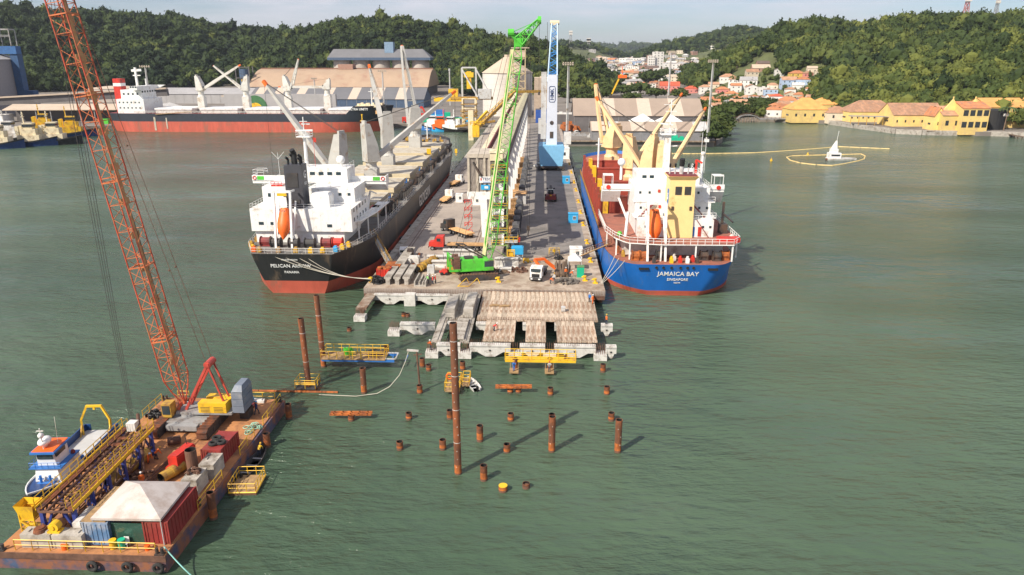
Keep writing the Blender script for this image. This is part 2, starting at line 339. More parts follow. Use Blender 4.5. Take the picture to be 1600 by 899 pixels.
def crown_tpl(nl, leaves, base=ICO1, flat=0.75, spread=0.62):
    V = []; Fc = []; n = 0
    for i in range(nl):
        v, f = base; a = rng.uniform(0, 2*math.pi); rr = spread*math.sqrt(rng.uniform(0, 1)) if i else 0
        c = np.array([rr*math.cos(a), rr*math.sin(a), flat*(1-rr*rr)*rng.uniform(0.2, 0.75)]); s = rng.uniform(0.32, 0.55) if i else 0.62
        w = v*(1+rng.normal(0, 0.16, (len(v), 1)))*s*np.array([1, 1, 0.8])+c
        V.append(w); Fc.append(f+n); n += len(v)
    if leaves:
        allv = np.concatenate(V); p = allv[rng.integers(0, len(allv), leaves)]; p = p[p[:, 2] > -0.25]; k = len(p)
        d = rng.normal(0, 0.05, p.shape); p = p*(1+rng.uniform(0.0, 0.16, (k, 1)))+d
        a = rng.normal(0, 1, p.shape); a /= np.linalg.norm(a, axis=1)[:, None]; b = np.cross(a, rng.normal(0, 1, p.shape)); b /= np.linalg.norm(b, axis=1)[:, None]
        s = rng.uniform(0.07, 0.15, (k, 1)); V.append(np.concatenate([p+a*s, p-a*s*0.6+b*s, p-a*s*0.6-b*s])); Fc.append(np.stack([np.arange(k)+n, np.arange(k)+n+k, np.arange(k)+n+2*k], 1))
    return np.concatenate(V), np.concatenate(Fc)
def merge_crowns(name, pts, tpls, m=LEAF):   # pts rows x,y,z,r,h,tint
    Vs = []; Fs = []; Ts = []; n = 0
    for p in pts:
        v, f = tpls[rng.integers(0, len(tpls))]; a = rng.uniform(0, 6.28); c, s = math.cos(a), math.sin(a)
        w = np.stack([(v[:, 0]*c-v[:, 1]*s)*p[3]+p[0], (v[:, 0]*s+v[:, 1]*c)*p[3]+p[1], v[:, 2]*p[4]+p[2]], 1)
        Vs.append(w); Fs.append(f+n); Ts.append(np.full(len(v), p[5])); n += len(v)
    V = np.concatenate(Vs).astype(np.float32); Fc = np.concatenate(Fs).astype(np.int32); T = np.concatenate(Ts).astype(np.float32)
    me = bpy.data.meshes.new(name); me.vertices.add(len(V)); me.vertices.foreach_set('co', V.ravel()); me.loops.add(Fc.size); me.loops.foreach_set('vertex_index', Fc.ravel())
    me.polygons.add(len(Fc)); me.polygons.foreach_set('loop_start', np.arange(0, Fc.size, 3, dtype=np.int32)); me.update(calc_edges=True)
    me.polygons.foreach_set('use_smooth', np.zeros(len(Fc), dtype=bool))
    at_ = me.attributes.new('tint', 'FLOAT', 'POINT'); at_.data.foreach_set('value', T); me.materials.append(m)
    o = bpy.data.objects.new(name, me); C.objects.link(o); return o
TPL = [crown_tpl(random.choice((5, 7, 9, 11)), 190, spread=random.choice((.5, .65, .8)), flat=random.choice((.5, .8, 1.1))) for _ in range(10)]; TPLF = [crown_tpl(5, 40) for _ in range(6)]
CLEAR = []   # (px0,px1,D0,D1) openings for houses
def forest(name, i, spacing, tpl, label, pxr, rscale=1.0, clear=(), tint0=0.4, back=1.12, fmin=0):
    pr, fo, ri, th = HILLS[i]; pts = []; a0, a1 = pxr; D = min(d for _, d in fo)
    Dmax = max(d for _, d in ri)*back; Dmin = D+fmin*(ri[0][1]-D)
    while D < Dmax:
        step = spacing*HYP/D; px = a0+rng.uniform(0, step)
        while px < a1:
            q = px+rng.uniform(-.4, .4)*step; DD = D+rng.uniform(-.45, .45)*spacing; h = hill_h(q, DD, i)
            x, y = world(q, DD); g = ground_z(x, y, q, DD)
            if h > 3 and g <= h+6.5 and DD > Dmin and DD < prof(ri, q)*back and not any(c[0] < q < c[1] and c[2] < DD < c[3] for c in clear):
                r = spacing*(.42+.85*rng.uniform()**2)*rscale; hh = r*rng.uniform(0.75, 1.5); n_ = mnoise.noise(Vector((x*0.012, y*0.012, 3)))
                pts.append((x, y, g+rng.uniform(1.5, 6.5)*spacing/9, r, hh, min(1, max(0, tint0+0.35*n_+rng.normal(0, 0.21)))))
            px += step
        D += spacing*0.86
    o = merge_crowns(name, pts, tpl); print(name, len(pts)); return tag(o, label, 'forest', kind='stuff')
forest('forest', 0, 11.5, TPL, 'dark forest covering the long hill at the left behind the silos', (-60, 560), tint0=0.24)
forest('forest', 1, 10, TPL, 'dense forest on the rounded hill behind the vaulted warehouse', (320, 940), tint0=0.34)
forest('forest', 2, 9, TPL, 'forest on the spur behind the round silo and the blue crane', (700, 985), tint0=0.45)
forest('forest', 3, 10, TPL, 'forest on the broad upper slopes of the hill at the right', (1040, 1700), clear=[(1096, 1215, 600, 1010), (1200, 1290, 600, 905), (1345, 1420, 840, 890)], tint0=0.5)
forest('forest', 4, 8, TPL, 'brighter green forest on the low spur above the yellow waterfront buildings', (1262, 1680), tint0=0.70, back=1.1)
forest('forest', 5, 22, TPLF, 'bluish forest on the small far hill with the thin masts', (780, 1000), tint0=0.3, rscale=.6, fmin=.8)
forest('forest', 6, 20, TPLF, 'bluish forest on the far hill behind the white apartment block', (985, 1290), tint0=0.3, rscale=.7, fmin=.6)
forest('forest', 7, 55, TPLF, 'faint forest on the farthest ridge at the end of the valley', (840, 1120), tint0=0.3, rscale=.6)
# ---------------------------------------------------------------- haze
hz = MB(); hz.bx(-9000, 9000, -300, 16500, -4, 300); ho_ = hz.build('haze', []); tag(ho_, kind='stuff')
hm = bpy.data.materials.new('haze'); hm.use_nodes = True; hn = hm.node_tree; hn.nodes.clear(); pv = N(hn, 'ShaderNodeVolumePrincipled'); hx = N(hn, 'ShaderNodeOutputMaterial'); hn.links.new(pv.outputs[0], hx.inputs['Volume'])
pv.inputs['Color'].default_value = (.80, .88, 1.0, 1); pv.inputs['Density'].default_value = 0.000045; pv.inputs['Anisotropy'].default_value = .2; ho_.data.materials.append(hm)
# ================================================================ shared materials
CONC = mat('concrete', (0.42, 0.385, 0.335), 0.85, rnd=.12, var=0.3, sc=0.7, dirt=(0.16, 0.13, 0.10), damt=0.35, dsc=0.5, bump=0.2)
CONCL = mat('pale_concrete', (0.60, 0.58, 0.54), 0.8, var=0.2, sc=1.2, dirt=(0.30, 0.26, 0.22), damt=0.3, dsc=0.8)
CONCD = mat('weathered_concrete', (0.33, 0.27, 0.21), 0.9, var=0.45, sc=1.1, dirt=(0.17, 0.09, 0.05), damt=0.5, dsc=0.6, bump=0.3)
CONCB = mat('brown_planks', (0.52, 0.425, 0.325), 0.9, var=0.35, sc=1.3, dirt=(0.26, 0.15, 0.09), damt=0.5, dsc=0.8, stretch=(3, 0.5, 1), bump=0.3, rnd=.22)
ASPH = mat('pier_asphalt', (0.37, 0.315, 0.27), 0.9, var=0.18, sc=0.08, dirt=(0.22, 0.19, 0.17), damt=0.35, dsc=0.12, bump=0.15, bsc=2)
SANDC = mat('sandy_concrete', (0.42, 0.345, 0.27), 0.9, var=0.3, sc=0.25, dirt=(0.24, 0.17, 0.12), damt=0.5, dsc=0.35, bump=0.2)
RUSTM = mat('rusty_steel', (0.20, 0.065, 0.025), 0.8, rnd=.2, var=0.5, sc=1.2, dirt=(0.07, 0.035, 0.025), damt=0.5, dsc=0.8, bump=0.3)
RUSTO = mat('orange_rust', (0.46, 0.13, 0.025), 0.8, rnd=.2, var=0.4, sc=1.5, dirt=(0.16, 0.05, 0.02), damt=0.5, dsc=1.0)
RUSTB = mat('brown_rust', (0.17, 0.085, 0.055), 0.85, var=0.35, sc=0.8, dirt=(0.09, 0.045, 0.03), damt=0.5, dsc=0.7)
BLACK = mat('black', (0.015, 0.015, 0.016), 0.6, var=0.3)
DARK = mat('dark_steel', (0.045, 0.042, 0.042), 0.6, var=0.4, dirt=(0.10, 0.06, 0.04), damt=0.4)
GREYM = mat('grey_steel', (0.30, 0.30, 0.30), 0.55, var=0.2, dirt=(0.16, 0.12, 0.09), damt=0.3)
LGREY = mat('light_grey_paint', (0.50, 0.50, 0.49), 0.5, var=0.12, dirt=(0.28, 0.22, 0.17), damt=0.25)
WHITE = mat('white_paint', (0.78, 0.78, 0.76), 0.45, var=0.07, dirt=(0.50, 0.42, 0.34), damt=0.22, dsc=0.5)
WHITED = mat('dirty_white', (0.66, 0.64, 0.60), 0.6, var=0.12, dirt=(0.36, 0.30, 0.25), damt=0.35)
YEL = mat('yellow_paint', (0.78, 0.47, 0.02), 0.5, var=0.15, dirt=(0.36, 0.17, 0.04), damt=0.3)
YELD = mat('worn_yellow_paint', (0.50, 0.30, 0.045), 0.6, var=0.3, dirt=(0.20, 0.09, 0.04), damt=0.45, dsc=0.8)
RED = mat('red_paint', (0.58, 0.035, 0.02), 0.5, var=0.2, dirt=(0.22, 0.04, 0.03), damt=0.25)
REDD = mat('dark_red_paint', (0.22, 0.03, 0.028), 0.55, var=0.3, dirt=(0.08, 0.03, 0.03), damt=0.3)
ORNG = mat('orange_paint', (0.80, 0.14, 0.015), 0.5, var=0.15)
BLUE = mat('blue_paint', (0.035, 0.17, 0.50), 0.5, var=0.2)
BLUEC = mat('bright_blue_paint', (0.03, 0.36, 0.68), 0.5, var=0.12)
NAVY = mat('navy_paint', (0.015, 0.045, 0.16), 0.5, var=0.3)
GREEN = mat('lime_green_paint', (0.09, 0.52, 0.045), 0.45, var=0.2, dirt=(0.10, 0.16, 0.05), damt=0.25)
TEAL = mat('teal_plastic', (0.01, 0.42, 0.24), 0.45, var=0.1)
GLASS = mat('dark_glass', (0.03, 0.05, 0.06), 0.12, var=0.2)
TYRE = mat('tyre_rubber', (0.03, 0.029, 0.028), 0.85, var=0.3)
WOOD = mat('timber', (0.36, 0.23, 0.11), 0.8, var=0.35, sc=2)
WOODO = mat('orange_timber', (0.58, 0.34, 0.15), 0.8, rnd=.25, var=0.35, sc=1.5)
LOGM = mat('weathered_timber', (0.15, 0.10, 0.065), 0.9, rnd=.3, var=0.45, sc=2.5)
CREAM = mat('cream_paint', (0.72, 0.62, 0.42), 0.6, var=0.15, dirt=(0.40, 0.30, 0.18), damt=0.25)
ROPE = mat('rope', (0.52, 0.48, 0.40), 0.9, var=0.2)
CABLE = mat('steel_cable', (0.05, 0.045, 0.04), 0.7)
SKIN = mat('skin', (0.35, 0.19, 0.12), 0.6); HIVIS = mat('orange_workwear', (0.85, 0.16, 0.02), 0.8); NAVYC = mat('dark_trousers', (0.03, 0.04, 0.07), 0.9)
HIVG = mat('green_workwear', (0.25, 0.6, 0.2), 0.8); REDC = mat('red_workwear', (0.7, 0.06, 0.05), 0.8); HELM = mat('white_helmet', (0.8, 0.8, 0.8), 0.4)
BOLL = [0]
# ================================================================ the pier
p = MB(); p.prism([(-35, 136), (13, 136), (13, 342), (-35, 342)], 1.5, 3.0); p.prism([(-35, 342), (-22.5, 342), (-22.5, 507), (-35, 507)], 1.5, 3.0); p.prism([(-15, 342), (13, 342), (13, 507), (-15, 507)], 1.5, 3.0)
tag(p.build('pier_deck', ASPH), kind='structure')
p = MB(); p.bx(-34.99, 12.99, 136.01, 157, 3.0, 3.006); p.prism([(-15, 157), (12.99, 157), (12.99, 166), (2, 162)], 3.0, 3.006)
p.bx(11.2, 12.99, 157, 340, 3.0, 3.008)
tag(p.build('pier_apron', SANDC), kind='structure')
p = MB(); p.bx(-7.4, 11.19, 162, 500, 3.0, 3.004); tag(p.build('roadway', mat('dark_asphalt', (0.225, 0.205, 0.19), 0.9, var=.2, sc=.1, dirt=(.14, .13, .12), damt=.4, dsc=.15)), kind='structure')
p = MB(); p.bx(-34.99, -33.2, 157, 500, 3.004, 3.15); p.bx(12.7, 13.0, 157, 396, 3.01, 3.2)
tag(p.build('kerb', CONC), kind='structure')
rail_m = MB()
for x in (-15.6, -31.4):
    for d in (-.35, .35): rail_m.bx(x+d-.06, x+d+.06, 160, 340, 3.0, 3.05)
solo('crane_rail', rail_m, RUSTB, 'rusty crane rails set in the pier deck beside the white loader leg', 'crane rail')
# substructure: piles under the pier, fenders
k = 0
for y in range(138, 340, 9):
    for x in (-34.2, 12.2):
        m_ = MB(); m_.tube((x, y, -3), (x, y, 1.5), 0.5, n=10)
        solo('pier_pile', m_, RUSTB, '%s dark pile from the camera under the %s pier edge' % (ORD[(y-138)//9], 'left' if x < 0 else 'right'), 'pile', 'piles under the long pier')
for y in range(165, 340, 14):
    for x, s in ((-35.45, '%s black fender on the pier edge beside the black carrier'), (13.45, '%s black fender on the pier edge beside the blue ship')):
        m_ = MB(); m_.box((x, y, 1.0), (0.7, 1.6, 1.9)); solo('fender', m_, BLACK, s % ORD[(y-165)//14], 'fender', 'fenders along the pier')
def fish(L_, d0=1.0, d1=1.8, w=0.8):    # light concrete beam along x, deeper in the middle, hole in the web
    m_ = MB(); pr_ = [(-L_/2, 0), (-L_/2, -d0), (-L_*0.32, -d0), (-L_*0.12, -d1), (L_*0.12, -d1), (L_*0.32, -d0), (L_/2, -d0), (L_/2, 0)]
    m_.yprism(pr_, -w/2, w/2); m_.bx(-L_/2, L_/2, -w/2-.15, w/2+.15, 0.002, 0.28)
    m_.tube((0, -w/2-.02, -0.75), (0, w/2+.02, -0.75), 0.17, n=10, m=1); return m_
def rebars(m_, x0, x1, y, z, h=0.7, st=0.35, r=0.025, ax='x'):
    n_ = int(abs(x1-x0)/st)
    for i in range(n_+1):
        t = x0+(x1-x0)*i/max(1, n_)+random.uniform(-.05, .05); P_ = (t, y, z) if ax == 'x' else (y, t, z)
        m_.tube(P_, (P_[0]+random.uniform(-.06, .06), P_[1]+random.uniform(-.05, .05), z+h*random.uniform(.8, 1.1)), r, n=3)
random.seed(3)
def beam_thing(xa, xb, y, zt, label, reb=True):
    t = thing('haunched_beam', label, 'concrete beam', ((xa+xb)/2, y, zt), 0, 'haunched beams under the unfinished deck')
    fish(abs(xb-xa)).build('web', [CONCL, BLACK], t)
    if reb:
        m_ = MB(); L_ = abs(xb-xa)
        for yy in (-.4, .4): rebars(m_, -L_/2+.2, L_/2-.2, yy, 0.28)
        m_.build('rebar', RUSTB, t)
    return t
GX = [-34, -25.5, -17.4, -12, -3.8, 1.8, 10]
def cap(x, y, label, w=2.1, z=0.05):
    t = thing('pile_cap', label, 'pile cap', (x, y, 0), 0, 'pale caps on the piles')
    m_ = MB(); m_.box((0, 0, z), (w, 2.0, 1.0)); m_.build('block', CONCL, t)
    m_ = MB(); m_.tube((0, 0, -3), (0, 0, z), 0.45, n=12); m_.build('pile', RUSTM, t)
    m_ = MB()
    for xx in (-.7, -.35, 0, .35, .7): rebars(m_, -.8, .8, xx, z+1.0, h=1.5, st=0.4, ax='y')
    m_.build('rebar', RUSTB, t); return t
fr = [('leftmost', -17.4), ('second from the left', -12), ('third from the left', -3.8), ('second from the right', 1.8), ('rightmost', 10)]
for s, x in fr: cap(x, 109.2, 'pale concrete pile cap on the front row of the unfinished deck, %s' % s)
cap(-25.5, 118.6, 'pale pile cap at the free end of the short beam jutting out to the left')
cap(-33.3, 125.6, 'pale pile cap at the end of the beam that sticks out at the pier corner')
for a, b, s in ((-17.4, -12, 'leftmost'), (-12, -3.8, 'second from the left, under the left plank group'), (-3.8, 1.8, 'third from the left'), (1.8, 10, 'rightmost')):
    beam_thing(a+.75, b-.75, 109.3, 2.05, 'pale haunched beam along the front of the unfinished deck, %s' % s)
    beam_thing(a+.95, b-.95, 119.2, 2.05, 'pale haunched beam in the second row under the planks, %s' % s)
beam_thing(10.9, 12.6, 109.3, 2.05, 'short pale beam stub past the right end of the front row', False)
beam_thing(10.9, 12.9, 119.2, 2.05, 'short pale beam stub at the right end of the second row', False)
beam_thing(-24.4, -18.2, 118.6, 2.05, 'pale haunched beam jutting out alone over the water left of the planks')
beam_thing(-32.6, -26.4, 134.8, 2.0, 'pale haunched beam below the pier edge, left one of two')
beam_thing(-24.6, -17.6, 134.8, 2.0, 'pale haunched beam below the pier edge, right one of two')
m_ = MB(); m_.box((-25.5, 134.7, -.2), (2.2, 1.6, 2.6)); m_.tube((-25.5, 134.7, -3), (-25.5, 134.7, -.2), .45, n=10)
solo('pier_column', m_, CONCL, 'square pale block between the two haunched beams below the pier edge', 'column')
m_ = MB(); m_.xprism([(126.5, 1.7), (126.5, 0.9), (135.5, 0.9), (135.5, 1.7)], -33.6, -32.9); m_.bx(-34.3, -32.3, 126.5, 135.5, 1.7, 2.1); rebars(m_, -33.8, -32.8, 126.4, 1.2, h=1)
solo('corner_beam', m_, CONCD, 'weathered T shaped beam reaching out from the pier corner to its cap', 'concrete beam')
m_ = MB()
for k in range(150): x = -34.8+k*.32; m_.tube((x, 135.9, 2.2+random.uniform(0, .2)), (x+random.uniform(-.05, .05), 135.0, 2.35), .035, n=3); m_.tube((x, 135.75, 1.5), (x, 135.75, 3.0), .03, n=3)
m_.bx(-34.9, 12.9, 135.6, 135.98, 1.2, 1.9); solo('rebar_fringe', m_, RUSTB, 'rusty fringe of reinforcing bars along the front face of the pier', 'reinforcing bars')
# planks
def plank(x, y0, y1, z, w, label, group, mt):
    t = thing('deck_plank', label, 'deck plank', (x, (y0+y1)/2, z), 0, group); L_ = y1-y0
    m_ = MB(); m_.box((0, 0, 0), (w, L_, 0.32)); [m_.box((xx*w, 0, .32), (.06, L_*.98, .012)) for xx in (-.28, .02, .3)]; m_.build('slab', mt, t)
    m_ = MB()
    for e in (-1, 1): rebars(m_, -w/2+.1, w/2-.1, e*(L_/2-.1), .3, h=.55, st=.3)
    m_.build('rebar', RUSTB, t); return t
def planks(x0, x1, y0, y1, z, label, group, mt=CONCB, w=0.86):
    z += .32
    n_ = round((x1-x0)/w); w_ = (x1-x0)/n_; first = None
    for i in range(n_):
        x = x0+w_*(i+.5)
        if first is None: first = plank(x, y0, y1, z, w_-.025, label % ORD[0], group, mt)
        else: copy_tree(first, loc=(x, (y0+y1)/2+random.uniform(-.12, .12), z+random.uniform(-.02, .02)), label=label % ORD[i])
planks(-9.2, -4.0, 110.1, 119.6, 2.05, '%s plank from the left in the front group with a bending worker', 'deck planks of the left front group')
planks(-2.2, 1.2, 110.1, 119.6, 2.05, '%s plank from the left in the middle front group', 'deck planks of the middle front group')
planks(3.0, 9.6, 110.1, 119.6, 2.05, '%s plank from the left in the right front group', 'deck planks of the right front group')
planks(-11.0, 10.4, 119.7, 135.7, 2.08, '%s long plank from the left in the closed rear field', 'deck planks of the rear field')
planks(-14.3, -12.3, 110.3, 119.6, 2.3, '%s pale plank from the left behind the tallest rusty pile', 'deck planks behind the tallest pile', CONC)
for i, (x, y0, y1, z) in enumerate(((-16.9, 110, 134, 2.05), (-15.2, 120, 135, 2.05), (-13.8, 120, 135, 2.05), (-12.2, 110, 135, 2.05))):
    m_ = MB(); m_.bx(x-.75, x+.75, y0, y1, z, z+.35); m_.bx(x-.25, x+.25, y0+.2, y1-.2, z+.35, z+.5)
    for e in (-.6, .6): rebars(m_, y0, y1, x+e, z+.35, h=.4, st=.7, ax='y')
    solo('edge_girder', m_, CONC, ['first long concrete girder at the left edge of the unfinished deck', 'second long concrete girder from the left edge', 'third long concrete girder from the left edge', 'long concrete girder beside the brown plank field'][i], 'girder')
for i, (x, y0, y1) in enumerate(((-15.9, 120.8, 129.5), (-12.6, 120.8, 131))):
    for j in range(2):
        m_ = MB(); m_.bx(x-.85, x+.85, y0+j*.2, y1-j*.15, 2.58+j*.82, 3.35+j*.82)
        solo('stacked_girder', m_, CONC, '%s precast girder of the %s stack on the unfinished deck' % (('lower', 'upper')[j], ('left', 'right')[i]), 'girder', 'stacked girders')
for i, (x, y) in enumerate(((-8.3, 126.8), (-6.4, 126.6))):
    m_ = MB(); m_.box((x, y, 2.82), (1.9, .5, .12), rz=.1); m_.box((x+.2, y+.5, 2.82), (1.5, .3, .1), rz=-.15)
    solo('loose_board', m_, WOOD, '%s pair of loose pale boards lying on the brown plank field' % ('left', 'right')[i], 'board')
m_ = MB(); m_.box((4.4, 124.5, 2.8), (.7, .9, .7)); m_.box((4.4, 124.5, 3.5), (.8, 1.0, .08)); solo('tool_box', m_, LGREY, 'small grey box standing on the right of the plank field', 'box')
# ================================================================ piles in the water
def pile(bx, by, ty, label, r=0.42, band=0.0, lean=(0, 0), full=False, top=None):
    x, y, _ = at(bx, by, 0); h = up(bx if top is None else top, ty, x, y)
    t = thing('steel_pile', label, 'steel pile', (x, y, 0), 0, 'rusty steel piles standing in the water')
    q = (lean[0], lean[1], h); lo = min(h*.55, 1.3) if not full else h
    L0 = (lean[0]*lo/h, lean[1]*lo/h, lo)
    m_ = MB(); m_.tube((0, 0, -1), (0, 0, random.uniform(.2, .34)), r+.015, n=16); m_.build('tide_band', RUSTB, t)
    m_ = MB(); m_.tube((0, 0, -3), L0, r, n=16, caps=False); m_.build('lower_shell', RUSTO, t)
    if not full:
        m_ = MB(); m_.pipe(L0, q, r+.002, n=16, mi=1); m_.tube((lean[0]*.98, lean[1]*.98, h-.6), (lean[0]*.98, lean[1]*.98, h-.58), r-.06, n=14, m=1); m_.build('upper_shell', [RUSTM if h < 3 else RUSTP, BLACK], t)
    else:
        m_ = MB(); m_.tube(q, (q[0], q[1], q[2]+.05), r, n=16); m_.build('lid', YEL, t)
    if h > 3.5:
        m_ = MB(); k_ = int(h/1.05)
        for i in range(1, k_):
            f = i/k_; c = (lean[0]*f, lean[1]*f, h*f); a = random.uniform(-2.2, -.9)
            m_.box((c[0]+math.cos(a)*r, c[1]+math.sin(a)*r, c[2]), (.10, .10, .05))
            if i % 4 == 0: m_.tube((c[0], c[1], c[2]-.03), (c[0], c[1], c[2]+.03), r+.012, n=16)
        m_.build('weld_mark', WHITED, t)
    return t
RUSTP = mat('pile_rust', (0.155, 0.062, 0.032), 0.8, var=0.35, sc=0.8, dirt=(0.30, 0.09, 0.03), damt=0.4, dsc=0.5, stretch=(1, 1, .5), bump=0.2)
for a in [((716, 740, 505), 'tallest rusty steel pile, rising high in front of the unfinished deck', (-.15, .1)),
          ((483, 608, 497), 'tall rusty pile leaning slightly with a small yellow cage round its foot', (-.3, .1)),
          ((506, 573, 461), 'tall rusty pile passing through the left end of the yellow railed platform', (-.25, .1)),
          ((569, 614, 575), 'medium rusty pile in front of the yellow railed platform', (0, 0)),
          ((656, 614, 602), 'low rusty pile carrying a thin lamp post', (0, 0)),
          ((546, 518, 512), 'low dark pile alone above the yellow railed platform, nearest the black ship', (0, 0)),
          ((604, 549, 540), 'low dark pile behind the right end of the yellow railed platform', (0, 0)),
          ((670, 579, 570), 'low rusty pile to the right of the lamp post and level with the platform', (0, 0)),
          ((723, 578, 565), 'rusty pile just behind the upper right side of the tallest pile', (0, 0)),
          ((942, 581, 569), 'low rusty pile in the right column, nearest the unfinished deck', (0, 0)),
          ((948, 616, 604), 'low rusty pile in the right column, second from the deck', (0, 0)),
          ((955, 657, 645), 'low rusty pile just behind the tall pile at the far right', (0, 0)),
          ((965, 706, 656), 'tall upright rusty pile farthest to the right', (0, 0)),
          ((860, 617, 606), 'low rusty pile between the twin piles with a beam and the right column', (0, 0)),
          ((862, 668, 647), 'rusty pile half hidden right behind a taller one', (0, 0)),
          ((862, 705, 651), 'upright rusty pile standing in front of another in the middle right', (0, 0)),
          ((798, 657, 646), 'low rusty pile right of the tallest pile and below the orange beam', (0, 0)),
          ((750, 689, 665), 'rusty pile of medium height right beside the tallest pile', (0, 0)),
          ((792, 706, 694), 'low dark pile right of the medium pile beside the tallest one', (0, 0)),
          ((756, 750, 727), 'rusty pile nearest the foot of the tallest pile, toward the camera', (0, 0)),
          ((692, 702, 687), 'low rusty pile just left of the lower part of the tallest pile', (0, 0)),
          ((703, 654, 641), 'low rusty pile left of the middle of the tallest pile', (0, 0)),
          ((625, 702, 690), 'low rusty pile at the lower left of the pile field', (0, 0)),
          ((639, 655, 645), 'low rusty pile below the lamp post pile', (0, 0)),
          ((822, 762, 755), 'dark ring of a pile barely above the water beside the yellow capped one', (0, 0)),
          ((452, 654, 631), 'rusty pile off the far corner of the crane barge', (0, 0)),
          ((418, 698, 677), 'rusty pile beside the small moored skiff', (0, 0)),
          ((334, 810, 768), 'rusty pile against the barge side near the white tent', (0, 0)),
          ((805, 580, 560), 'rusty pile under the left part of the yellow walkway', (0, 0)),
          ((859, 579, 560), 'rusty pile under the right part of the yellow walkway', (0, 0)),
          ((797, 613, 605), 'left one of the twin piles under an orange beam', (0, 0)),
          ((810, 613, 605), 'right one of the twin piles under an orange beam', (0, 0)),
          ((549, 657, 649), 'pile under the lone orange beam left of the pile field', (0, 0)),
          ((660, 573, 560), 'pile under the right end of the yellow railed platform', (0, 0)),
          ((714, 615, 606), 'pile under the small yellow cage beside the tallest pile', (0, 0)),
          ((631, 495, 489), 'left one of two short rusty stubs beside the jutting beam', (0, 0)),
          ((637, 495, 490), 'right one of two short rusty stubs beside the jutting beam', (0, 0))]:
    pile(*a[0], a[1], lean=a[2])
pile(786, 767, 759, 'low pile stub capped with a bright yellow lid', r=.5, full=True)
# lamp post on a pile
x, y, _ = at(656, 612); t = thing('lamp_post', 'thin rusty lamp post with a pale arm standing on a low pile', 'lamp post', (x, y, 1.2))
m_ = MB(); m_.tube((0, 0, 0), (-.2, 0, 5.2), .14, n=8); m_.bar((-.7, 0, 4.6), (.5, 0, 4.75), .12); m_.build('post', RUSTB, t)
m_ = MB(); m_.bar((.05, 0, 5.25), (-1.6, 0, 5.35), .34, .22); m_.build('lamp_arm', WHITED, t)
pts = [(-1.4, 0, 5.2), (-1.9, -.2, 3.6), (-2.8, -.5, 1.6), (-4.2, -1.0, 0.0), (-6, -1.5, -.9), (-9, -2, -1.15), (-14.5, -1.7, -1.15)]
m_ = MB(); m_.path([(x+a_, y+b_, max(.03, 1.2+c_)) for a_, b_, c_ in pts], .05); solo('cable', m_, ROPE, 'loose pale cable hanging from the lamp arm to the floating pipe', 'cable')
m_ = MB(); P0, P1 = at(380, 611), at(529, 614)
for i in range(6):
    a_ = Vector(P0).lerp(Vector(P1), i/6); b_ = Vector(P0).lerp(Vector(P1), (i+.96)/6); m_.tube(a_+Vector((0, 0, .06)), b_+Vector((0, 0, .06)), .19, n=8)
solo('floating_pipe', m_, RUSTO, 'long orange floating pipe between the barge corner and the caged pile', 'floating pipe')
# beams on piles
for (x0, x1, py, z, lab) in ((516, 581, 646, .75, 'long orange beam lying on a pile left of the pile field'), (774, 831, 604, 1.05, 'orange beam across the twin piles')):
    a_, b_ = at(x0, py, z), at(x1, py, z); m_ = MB()
    for d in (-.28, .28): m_.bar((a_[0], a_[1]+d, z), (b_[0], b_[1]+d, z), .26, .3)
    for i in range(5): f = (i+.5)/5; m_.box((a_[0]+(b_[0]-a_[0])*f, a_[1]+(b_[1]-a_[1])*f, z-.1), (.2, .9, .25))
    solo('pile_beam', m_, RUSTO, lab, 'steel beam')
def cage(name, label, x0, x1, y0, y1, z, h=1.1, floor=GREYM, railm=YEL, hole=None, step=1.2, extra=0):
    t = thing(name, label, 'work platform', ((x0+x1)/2, (y0+y1)/2, z)); a, b = (x1-x0)/2, (y1-y0)/2
    m_ = MB(); m_.bx(-a, a, -b, b, -.18, 0)
    for i in range(int(a*2)): m_.bx(-a+i+.05, -a+i+.1, -b, b, 0, .04)
    m_.build('floor', floor, t)
    m_ = MB(); m_.rail([(-a, -b, 0), (a, -b, 0), (a, b, 0), (-a, b, 0), (-a, -b, 0)], h=h, r=.05, step=step); m_.build('railing', railm, t); return t
# yellow railed platform
a_ = at(497, 570, 1.6); b_ = at(600, 568, 1.6)
t = cage('work_platform', 'long yellow railed platform resting on blue beams between two piles', a_[0], b_[0], 103.2, 106.2, 1.9, h=1.25, floor=WOOD)
L_ = (b_[0]-a_[0])/2
m_ = MB(); 
for yy in (-1.2, 1.2): m_.bar((-L_, yy, -.35), (L_+1.4, yy, -.35), .3, .34)
for i in range(7): m_.bar((-L_+i*2.2, -1.2, -.35), (-L_+i*2.2, 1.2, -.35), .12)
m_.build('support_beam', BLUE, t)
m_ = MB(); m_.bar((L_, -1.2, .0), (L_+1.6, -1.2, .0), .16); m_.bar((L_, 1.2, .0), (L_+1.6, 1.2, .0), .16); m_.bar((L_+1.6, -1.2, 0), (L_+1.6, 1.2, 0), .16); m_.build('frame_extension', LGREY, t)
m_ = MB(); m_.rail([(-L_+4.5, -1.45, 0), (L_, -1.45, 0)], h=2.0, r=.05, step=2.2); m_.build('guard_rail', YEL, t)
m_ = MB(); m_.box((-L_+4.0, .3, 0), (1.2, .9, .9)); m_.box((-L_+4.0, .3, .9), (.9, .5, .25)); m_.tube((-L_+3.3, .3, .4), (-L_+3.3, .3, 1.1), .18, n=8); m_.shift((t.location.x, t.location.y, 1.9)); solo('green_generator', m_, GREEN, 'small green machine standing on the yellow railed platform', 'generator')
m_ = MB()
for i in range(26): c = (random.uniform(1.2, 3.4), random.uniform(-.9, .9), random.uniform(.1, .8)); m_.torus(c, random.uniform(.2, .5), .05, ax=random.choice('xyz'), n=8, k=4)
